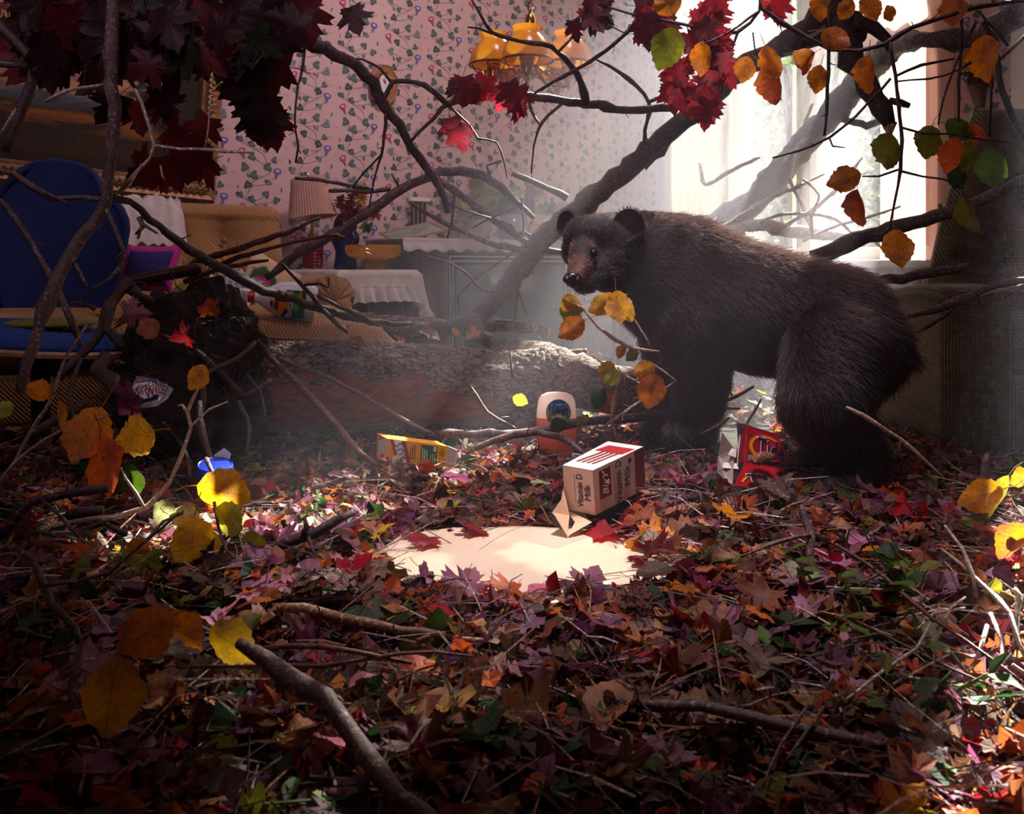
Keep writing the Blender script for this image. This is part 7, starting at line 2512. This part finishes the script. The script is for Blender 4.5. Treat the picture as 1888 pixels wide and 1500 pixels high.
def carton_panel(name, keys, mat):
    p = [c_[k] for k in keys]
    o = quadpanel(name, p, mat, mc, .0012)
    if mat == 'gingham':
        at_ = o.data.attributes.new('pq', 'FLOAT_VECTOR', 'POINT')
        U, V = p[1] - p[0], p[3] - p[0]
        at_.data.foreach_set('vector', [x for q in o.data.vertices for x in ((q.co + o.parent.location - p[0]).dot(U.normalized()) / .09, (q.co + o.parent.location - p[0]).dot(V.normalized()) / .09, 0)])
    return p


pf_ = carton_panel('front_panel', ('f0', 'f1', 'f2', 'f3'), 'gingham')
ps_ = carton_panel('side_panel', ('f1', 'b1', 'b2', 'f2'), 'gingham')
ptp = carton_panel('top_panel', ('f3', 'f2', 'b2', 'b3'), 'white_card')
carton_panel('rear_panel', ('b1', 'b0', 'b3', 'b2'), 'white_card')
carton_panel('left_panel', ('b0', 'f0', 'f3', 'b3'), 'white_card')
carton_panel('bottom_panel', ('f1', 'f0', 'b0', 'b1'), 'white_card')
words_on('Vitamin D', pf_, .55, .50, .0215, (0, 1), (-1, 0), 'ink_navy', mc, width=.066)
words_on('Milk', pf_, .80, .47, .021, (0, 1), (-1, 0), 'ink_navy', mc, width=.032)
patch('printed_line', pf_, .36, .385, .2, .85, 'ink_grey', mc)
poly('seal', pf_, [(.10 + .06 * math.cos(t), .12 + .06 * math.sin(t)) for t in [k * PI / 6 for k in range(12)]], 'ink_grey', mc)
poly('seal', pf_, [(.10 + .045 * math.cos(t), .12 + .045 * math.sin(t)) for t in [k * PI / 6 for k in range(12)]], 'white_card', mc, .0011)
patch('logo_panel', ps_, .10, .32, .28, .92, 'ink_maroon', mc)
words_on('BigY', ps_, .215, .58, .026, (0, 1), (-1, 0), 'ink_white', mc, width=.05, shear=.3)
words_on('Vitamin D', ps_, .47, .50, .030, (0, 1), (-1, 0), 'ink_navy', mc, width=.085)
words_on('Milk', ps_, .64, .52, .030, (0, 1), (-1, 0), 'ink_navy', mc, width=.042)
patch('printed_line', ps_, .375, .385, .1, .9, 'ink_grey', mc)
poly('round_mark', ps_, [(.70 + .035 * math.cos(t), .84 + .07 * math.sin(t)) for t in [k * PI / 8 for k in range(16)]], 'ink_maroon', mc)
patch('red_end', ps_, .80, .995, .0, 1, 'ink_maroon', mc)
for k in range(4):
    poly('red_stripe', ptp, [(.15 + .16 * k, .18), (.24 + .16 * k, .18), (.40 + .14 * k, .62), (.33 + .14 * k, .62)], 'ink_maroon', mc)
poly('red_field', ptp, [(.1, .62), (.9, .62), (.95, .86), (.2, .86)], 'ink_red', mc)
# the opened gable and spout hanging off the left of the front
gm = MB()
e0, e1 = c_['f3'], c_['f0']
sp = [e0.lerp(e1, .35), e1, W(1066, 955, 1.80), W(1060, 988, 1.74), W(1018, 944, 1.76), W(1038, 922, 1.80)]
gm.add([e0.lerp(e1, .5), e1, W(1046, 988, 1.735), W(1019, 944, 1.76), W(1036, 920, 1.80), W(1050, 950, 1.81)], [(0, 4, 5), (4, 3, 5), (3, 2, 5), (2, 1, 5), (1, 0, 5)])
gm.add([W(1046, 988, 1.735), W(1092, 962, 1.77), e1, W(1060, 962, 1.80)], [(0, 1, 2, 3)])
gm.add([q + Vector((-.001, .003, -.001)) for q in gm.v[:6]], [(5, 4, 0), (5, 3, 4), (5, 2, 3), (5, 1, 2), (5, 0, 1)])
M['carton_inside'] = pbr('waxed_card_inside', (240, 206, 170), (230, 190, 150), rough=.4, nscale=12, bump=.1)
finish('open_spout', gm, 'carton_inside', mc, smooth=False)

# --- soap bottle, upside down
db = thing('soap_bottle', 'cloudy soap bottle with a round blue label standing upside down before the log', 'bottle', W(1025, 790, 2.52))
DC = W(1026, 795, 2.52)


def bottle(w, d, zs, k=.42, n=44):
    mb = MB()

    def fn(u, v):
        t = u * 2 * PI
        i = min(int(v * (len(zs) - 1)), len(zs) - 2)
        f = v * (len(zs) - 1) - i
        z = zs[i][0] + (zs[i + 1][0] - zs[i][0]) * f
        s = zs[i][1] + (zs[i + 1][1] - zs[i][1]) * f
        cx = abs(math.cos(t)) ** k * (1 if math.cos(t) > 0 else -1)
        cy = abs(math.sin(t)) ** .7 * (1 if math.sin(t) > 0 else -1)
        return DC + Vector((cx * w * s, cy * d * s, z))
    mb.grid(fn, n, (len(zs) - 1) * 3 + 1, closeu=True)
    return mb


zs = [(-.08, .3), (-.06, .8), (-.02, .98), (.03, 1), (.06, .97), (.085, .90), (.098, .78), (.106, .5), (.109, .02)]
finish('bottle_wall', bottle(.055, .026, [(.0395, .999)] + zs[4:]), 'clear_plastic', db, sharp=180)
finish('soap', bottle(.055, .026, [(-.08, .3), (-.06, .8), (-.02, .98), (.03, 1), (.0395, .999)]), 'soap', db, sharp=180)
lo = DC + Vector((.004, -.0275, .055))


def disc(name, rx, rz, mat, y, cx=0, cz=0, n=36, pts=None):
    c = lo + Vector((cx, y, cz))
    v = pts or [(rx * math.cos(t), rz * math.sin(t)) for t in [k * 2 * PI / n for k in range(n)]]
    return finish(name, MB().add([c + Vector((a, .0035 * (a / .034) ** 2, b)) for a, b in v] + [c + Vector((0, 0, 0))], [(k, (k + 1) % len(v), len(v)) for k in range(len(v))]), mat, db)


disc('label', .034, .037, 'ink_sky', 0)
disc('label_green', .027, .016, 'ink_lime', -.0005, 0, -.014)
disc('label_sun', .010, .008, 'ink_white', -.0014, 0, -.010)
for k in range(9):
    a = -PI * (k + .5) / 9
    d = (math.cos(a), math.sin(a))
    disc('label_ray', 0, 0, 'ink_white', -.0012, 0, -.008, pts=[(d[0] * .006 - d[1] * .0014, d[1] * .006 + d[0] * .0014), (d[0] * .006 + d[1] * .0014, d[1] * .006 - d[0] * .0014), (d[0] * .022 + d[1] * .001, d[1] * .016 - d[0] * .001), (d[0] * .022 - d[1] * .001, d[1] * .016 + d[0] * .001)])
disc('label_banner', 0, 0, 'ink_amber', -.0016, 0, -.0262, pts=[(-.024, .004), (-.019, -.005), (.016, -.002), (.024, .006), (0, .0035)])
text('lettering', 'DAWN', .030, lo + Vector((0, -.003, .007)), (-1, 0, .03), (0, 0, -1), 'ink_white', db, width=.059)
text('lettering', 'DAWN', .027, lo + Vector((0, -.0042, .007)), (-1, 0, .03), (0, 0, -1), 'ink_navy', db, width=.055)
for x, w, m_ in ((.019, .006, 'ink_yellow'), (.002, .018, 'ink_white'), (-.018, .006, 'ink_white')):
    disc('printed_line', 0, 0, m_, -.001, x, .0225, pts=[(-w / 2, -.0016), (w / 2, -.0016), (w / 2, .0016), (-w / 2, .0016)])

# --- crushed red detergent box
rb_ = thing('detergent_box', 'crushed red cardboard box torn open on its left side below the bear', 'box', W(1380, 880, 2.14))
TL, TR = W(1376, 782, 2.16), W(1434, 802, 2.22)
ML, MR = W(1375, 848, 2.13), W(1452, 862, 2.20)
BL, BR = W(1353, 895, 2.07), W(1436, 900, 2.12)
SL0, SL1 = W(1360, 800, 2.24), W(1360, 858, 2.21)
up_ = [ML, MR + Vector((.01, 0, .012)), TR, TL]
dn_ = [BL, BR, W(1430, 872, 2.15), W(1372, 857, 2.12)]
sd_ = [W(1359, 856, 2.2), ML, TL, W(1366, 797, 2.23)]
quadpanel('upper_panel', up_, 'red_card', rb_)
quadpanel('lower_panel', dn_, 'red_card', rb_)
quadpanel('side_panel', sd_, 'red_card', rb_)
quadpanel('crease_panel', [dn_[3], dn_[2], MR + Vector((.0, 0, .0)), ML], 'red_card', rb_)
quadpanel('rear_panel', [TL + Vector((0, .09, -.01)), W(1365, 870, 2.26), W(1450, 880, 2.3), TR + Vector((.02, .07, -.01))], 'grey_card', rb_)
quadpanel('top_panel', [TL, TR, TR + Vector((.01, .07, -.015)), TL + Vector((0, .08, -.01))], 'red_card', rb_)
# torn open left side: a grey flap with a white inner lip
fl = MB()
fl.add([W(1331, 797, 2.2), W(1352, 828, 2.19), W(1356, 862, 2.18), W(1350, 893, 2.12), W(1337, 885, 2.14), W(1322, 870, 2.18), W(1324, 840, 2.2)], [(0, 6, 5, 4, 3, 2, 1)])
fl.add([q + Vector((.002, .003, 0)) for q in fl.v], [(0, 1, 2, 3, 4, 5, 6)])
finish('torn_flap', fl, 'grey_card', rb_, smooth=False)
quadpanel('white_lip', [W(1332, 862, 2.165), W(1362, 864, 2.15), W(1358, 854, 2.17), W(1334, 852, 2.18)], 'white_card', rb_)
quadpanel('white_scrap', [W(1342, 838, 2.175), W(1357, 843, 2.17), W(1358, 828, 2.18), W(1349, 826, 2.185)], 'white_card', rb_)
quadpanel('torn_edge', [W(1358, 858, 2.195), W(1361, 856, 2.19), W(1368, 798, 2.225), W(1363, 802, 2.23)], 'white_card', rb_)


def ring(p, cu, cv, ru, rv, w, t0, t1, mat, lift, n=26):
    p = [Vector(q) for q in p]
    nn = (p[1] - p[0]).cross(p[3] - p[0]).normalized() * lift
    mb = MB()
    vs_ = []
    for k in range(n + 1):
        t = t0 + (t1 - t0) * k / n
        for e in (1, 1 - w):
            vs_.append(bil(p, cu + ru * e * math.cos(t), cv + rv * e * math.sin(t)) + nn)
    mb.add(vs_, [(2 * k, 2 * k + 1, 2 * k + 3, 2 * k + 2) for k in range(n)])
    return finish('printed_ring', mb, mat, rb_, smooth=False)


ring(up_, .56, .42, .50, .42, .20, .9, 4.3, 'ink_orange', .0008)
ring(up_, .56, .42, .46, .38, .10, .9, 4.3, 'ink_amber', .0011)
ring(dn_, .52, .10, .42, .70, .16, .1, 3.0, 'ink_orange', .0008)
ring(dn_, .52, .10, .39, .64, .08, .1, 3.0, 'ink_amber', .0011)
ring(sd_, .70, .60, .34, .18, .3, 0, 6.28, 'ink_orange', .0008)
patch('dark_mark', sd_, .2, .75, .36, .46, 'ink_black', rb_)
for s_, pnl, u, v, sz, w_ in (('Tide', up_, .60, .36, .062, .085), ('Tide', dn_, .60, .30, .05, .075)):
    words_on(s_, pnl, u, v, sz * 1.08, (1, -.28) if pnl is up_ else (1, .15), (.15, 1) if pnl is up_ else (0, 1), 'ink_white', rb_, .0016, width=w_ * 1.08)
    words_on(s_, pnl, u, v, sz, (1, -.28) if pnl is up_ else (1, .15), (.15, 1) if pnl is up_ else (0, 1), 'ink_navy', rb_, .0026, width=w_)
patch('grey_stamp', up_, .04, .22, .0, .16, 'ink_grey', rb_, .0014)

# --- torn label bag in the roots
wp = thing('label_wrap', 'crumpled clear wrapper with a blue and white label lying on the root mass', 'wrapper', W(280, 725, 2.05))
wq = [W(232, 738, 2.03), W(292, 742, 2.0), W(322, 712, 2.04), W(252, 692, 2.08)]


def wrap(lift):
    def fn(u, v):
        p = bil(wq, u, v)
        return p + Vector((0, -lift, lift * .6)) + Vector((0, -.006, .005)) * noise.noise(Vector((u * 4, v * 4, 7)))
    return fn


def blobpoly(name, uv, mat, lift):
    c = (sum(a for a, b in uv) / len(uv), sum(b for a, b in uv) / len(uv))
    f = wrap(lift)
    vs_ = [f(*c)] + [f(c[0] + (a - c[0]) * e, c[1] + (b - c[1]) * e) for e in (.5, 1) for a, b in uv]
    n = len(uv)
    fs_ = [(0, 1 + k, 1 + (k + 1) % n) for k in range(n)] + [(1 + k, 1 + n + k, 1 + n + (k + 1) % n, 1 + (k + 1) % n) for k in range(n)]
    return finish(name, MB().add(vs_, fs_), mat, wp)


cloudy = lambda s: [(.45 + .44 * s * math.cos(t) * (1 + .06 * math.sin(5 * t)), .48 + .47 * s * math.sin(t) * (1 + .10 * math.sin(4 * t + 1))) for t in [k * 2 * PI / 40 for k in range(40)]]
blobpoly('label_edge', cloudy(1.0), 'ink_navy', .002)
blobpoly('label_blue', cloudy(.95), 'ink_blue', .0035)
blobpoly('label_white', cloudy(.84), 'ink_white', .005)
blobpoly('back_label', [(.72, .72), (1.0, .02), (1.0, .3), (.85, .98)], 'ink_white', .004)
blobpoly('clear_wrap', [(-.1, -.1), (.5, -.35), (1.06, -.2), (1.12, .3), (1.0, .9), (.5, 1.08), (0, 1.0)], 'clear_wrap', -.002)
wn_ = (wq[1] - wq[0]).cross(wq[3] - wq[0]).normalized()
lx = (W(300, 690, 2.05) - W(250, 725, 2.05))
ly = (W(262, 690, 2.06) - W(275, 722, 2.03))
text('lettering', 'Miracle', .030, W(266, 714, 2.022), lx, ly, 'ink_maroon', wp, width=.066, shear=.2)
text('lettering', 'Whip', .034, W(286, 717, 2.012), lx, ly, 'ink_maroon', wp, width=.052, shear=.2)
finish('small_oval', MB().tube([W(258 + 8 * math.cos(t), 700 - 4 * math.sin(t), 2.03) for t in [k * PI / 8 for k in range(18)]], .0011, 4), 'ink_red', wp)
for k in range(5):
    p0 = bil(wq, .80 + .012 * k, .82 - .17 * k) + Vector((0, -.006, .004))
    finish('printed_line', MB().tube([p0, p0 + (bil(wq, .93, .8 - .17 * k) - bil(wq, .80, .82 - .17 * k))], .0008, 4), 'ink_black', wp)

# --- blue lid
bl_ = thing('blue_lid', 'bright blue plastic lid half buried in the leaves at the left', 'lid', W(398, 868, 1.88))
LC_ = W(396, 872, 1.88)
M['blue_plastic'] = pbr('blue_plastic', (22, 56, 170), (18, 44, 150), rough=.25, nscale=4, bump=0)
finish('lid_rim', MB().lathe([(.034, -.01), (.036, 0), (.036, .016), (.033, .02), (.03, .018)], LC_, (.1, -.25, 1), 40, rfn=lambda a, k, i: 1 + .012 * (i % 2) * (k in (1, 2))), 'blue_plastic', bl_)
finish('lid_top', MB().lathe([(.001, .0195), (.030, .0185), (.031, .017)], LC_, (.1, -.25, 1), 40, caps=False), 'blue_plastic', bl_)
finish('foil_shred', MB().add([LC_ + Vector((.0, .03, .02)), LC_ + Vector((.02, .032, .02)), LC_ + Vector((.024, .03, .034)), LC_ + Vector((.008, .034, .045)), LC_ + Vector((-.012, .03, .03))], [(0, 1, 2, 3, 4)]), 'white_card', bl_)

# --- spray bottle on the cushion
sp_ = thing('spray_bottle', 'white cleaner spray bottle with a green and orange label on the loose cushion', 'bottle', W(530, 560, 3.2))
SC0 = W(546, 556, 3.08)
sx = Vector((1, .12, -.13)).normalized()       # towards the base of the bottle
sy = Vector((.12, -.2, .97))
sy = (sy - sx * sy.dot(sx)).normalized()
sz_ = sx.cross(sy)
if sz_.y > 0:
    sz_ = -sz_


def spb(u, v):
    prof = [(-.155, .020), (-.13, .020), (-.12, .022), (-.09, .040), (-.06, .058), (-.02, .066), (.03, .067), (.053, .065), (.066, .054), (.068, .002)]
    k = v * (len(prof) - 1)
    i = min(int(k), len(prof) - 2)
    x = prof[i][0] + (prof[i + 1][0] - prof[i][0]) * (k - i)
    r = prof[i][1] + (prof[i + 1][1] - prof[i][1]) * (k - i)
    t = u * 2 * PI
    return SC0 + sx * x + sy * (r * math.sin(t)) + sz_ * (min(r, .034) * math.cos(t))


finish('bottle_body', MB().grid(spb, 36, 40, closeu=True), 'white_plastic', sp_, sharp=60)
finish('trigger_head', MB().hexa([SC0 + sx * a + sy * b + sz_ * c for c in (-.014, .014) for a, b in ((-.21, -.025), (-.15, -.02), (-.15, .022), (-.20, .02))]), 'white_plastic', sp_, bevel=.005)
finish('collar', MB().lathe([(.021, 0), (.022, .02), (.020, .022)], SC0 + sx * -.155, sx, 20), 'red_card', sp_)
finish('trigger', MB().tube([SC0 + sx * -.17 + sy * -.02, SC0 + sx * -.155 + sy * -.045, SC0 + sx * -.13 + sy * -.055], [.006, .005, .003], 6), 'red_card', sp_)
fpn = [SC0 + sx * a + sy * b + sz_ * .0345 for a, b in ((-.075, -.046), (.034, -.054), (.034, .054), (-.075, .042))]
if (fpn[1] - fpn[0]).cross(fpn[3] - fpn[0]).dot(sz_) < 0:
    fpn = [fpn[1], fpn[0], fpn[3], fpn[2]]
poly('label_green', fpn, [(.42, .02), (1, .05), (1, .95), (.42, 1)], 'ink_green', sp_, .0004)
poly('label_orange', fpn, [(.20, .2), (.48, .05), (.48, .98), (.24, .80)], 'ink_orange', sp_, .0008)
poly('label_red', fpn, [(.06, .30), (.20, .20), (.24, .80), (.10, .80)], 'ink_red', sp_, .001)
poly('label_blue', fpn, [(.30, .02), (.70, .02), (.62, .30), (.40, .30)], 'ink_navy', sp_, .0012)
poly('label_lime', fpn, [(.60, .3), (.80, .3), (.80, .9), (.60, .9)], 'ink_lime', sp_, .001)
poly('label_tab', fpn, [(.80, .45), (.90, .45), (.90, .95), (.80, .95)], 'ink_orange', sp_, .0014)
words_on('fantastik', fpn, .54, .52, .032, (0, 1), (-1, 0), 'ink_white', sp_, .0022, width=.094)
poly('red_mark', fpn, [(-.06, .45), (.0, .3), (.06, .45), (.0, .62)], 'ink_red', sp_, .001)

# ------------------------------------------------------------------ sunlit haze of the room
def haze_mat():
    """smoke, thickest by the window and drifting in wisps"""
    t = NT('room_haze')
    t.t.nodes.remove(t.b)
    v = t.n('TexCoord').outputs['Object']
    d = t.n('VectorMath', dict(operation='DOT_PRODUCT'))
    t.t.links.new(v, d.inputs[0])
    d.inputs[1].default_value = AV
    u = t.math('SUBTRACT', d.outputs['Value'], CORN.dot(AV))
    g = t.math('POWER', 2.718, t.math('MULTIPLY', u, -.3))
    w = t.math('MULTIPLY', t.noise(v, 1.3, 2, .5, .6), 2.0)
    e = t.n('VectorMath', dict(operation='DOT_PRODUCT'))
    t.t.links.new(v, e.inputs[0])
    e.inputs[1].default_value = BV - AV * .395
    beam_trim = t.n('MapRange', dict(interpolation_type='SMOOTHSTEP'), Value=t.math('SUBTRACT', e.outputs['Value'], CORN.dot(BV - AV * .395)), _1=1.75, _2=2.25, _3=1.0, _4=.06).outputs[0]  # haze thinned along the sun's slant, hiding the right-hand beam
    f_ = t.n('VectorMath', dict(operation='DOT_PRODUCT'))
    t.t.links.new(v, f_.inputs[0])
    f_.inputs[1].default_value = AV * .85 + Vector((0, 0, 1))
    top = t.n('MapRange', dict(interpolation_type='SMOOTHSTEP'), Value=t.math('SUBTRACT', f_.outputs['Value'], CORN.dot(AV) * .85), _1=2.5, _2=3.1, _3=1.0, _4=.12).outputs[0]  # thinned above a sun-parallel plane to trim the lit wedge
    beam_trim = t.math('MULTIPLY', beam_trim, top)
    den = t.math('MULTIPLY', t.math('MULTIPLY', w, beam_trim), t.math('ADD', t.math('ADD', t.math('MULTIPLY', g, .17), t.math('MULTIPLY', t.math('POWER', 2.718, t.math('MULTIPLY', u, -1.8)), .19)), .022))
    sc = t.n('VolumeScatter', None, Color=(.86, .80, 1, 1), Density=den, Anisotropy=.45)
    t.t.links.new(sc.outputs[0], t.out.inputs['Volume'])
    return t.m


M['haze'] = haze_mat()
hz_ = finish('haze', boxA(MB(), .02, 4.6, .02, 4.6, .004, CEIL - .01), 'haze', None, smooth=False)
tag(hz_, 'thin smoky haze filling the room in which the sunbeams show', 'haze', kind='stuff')
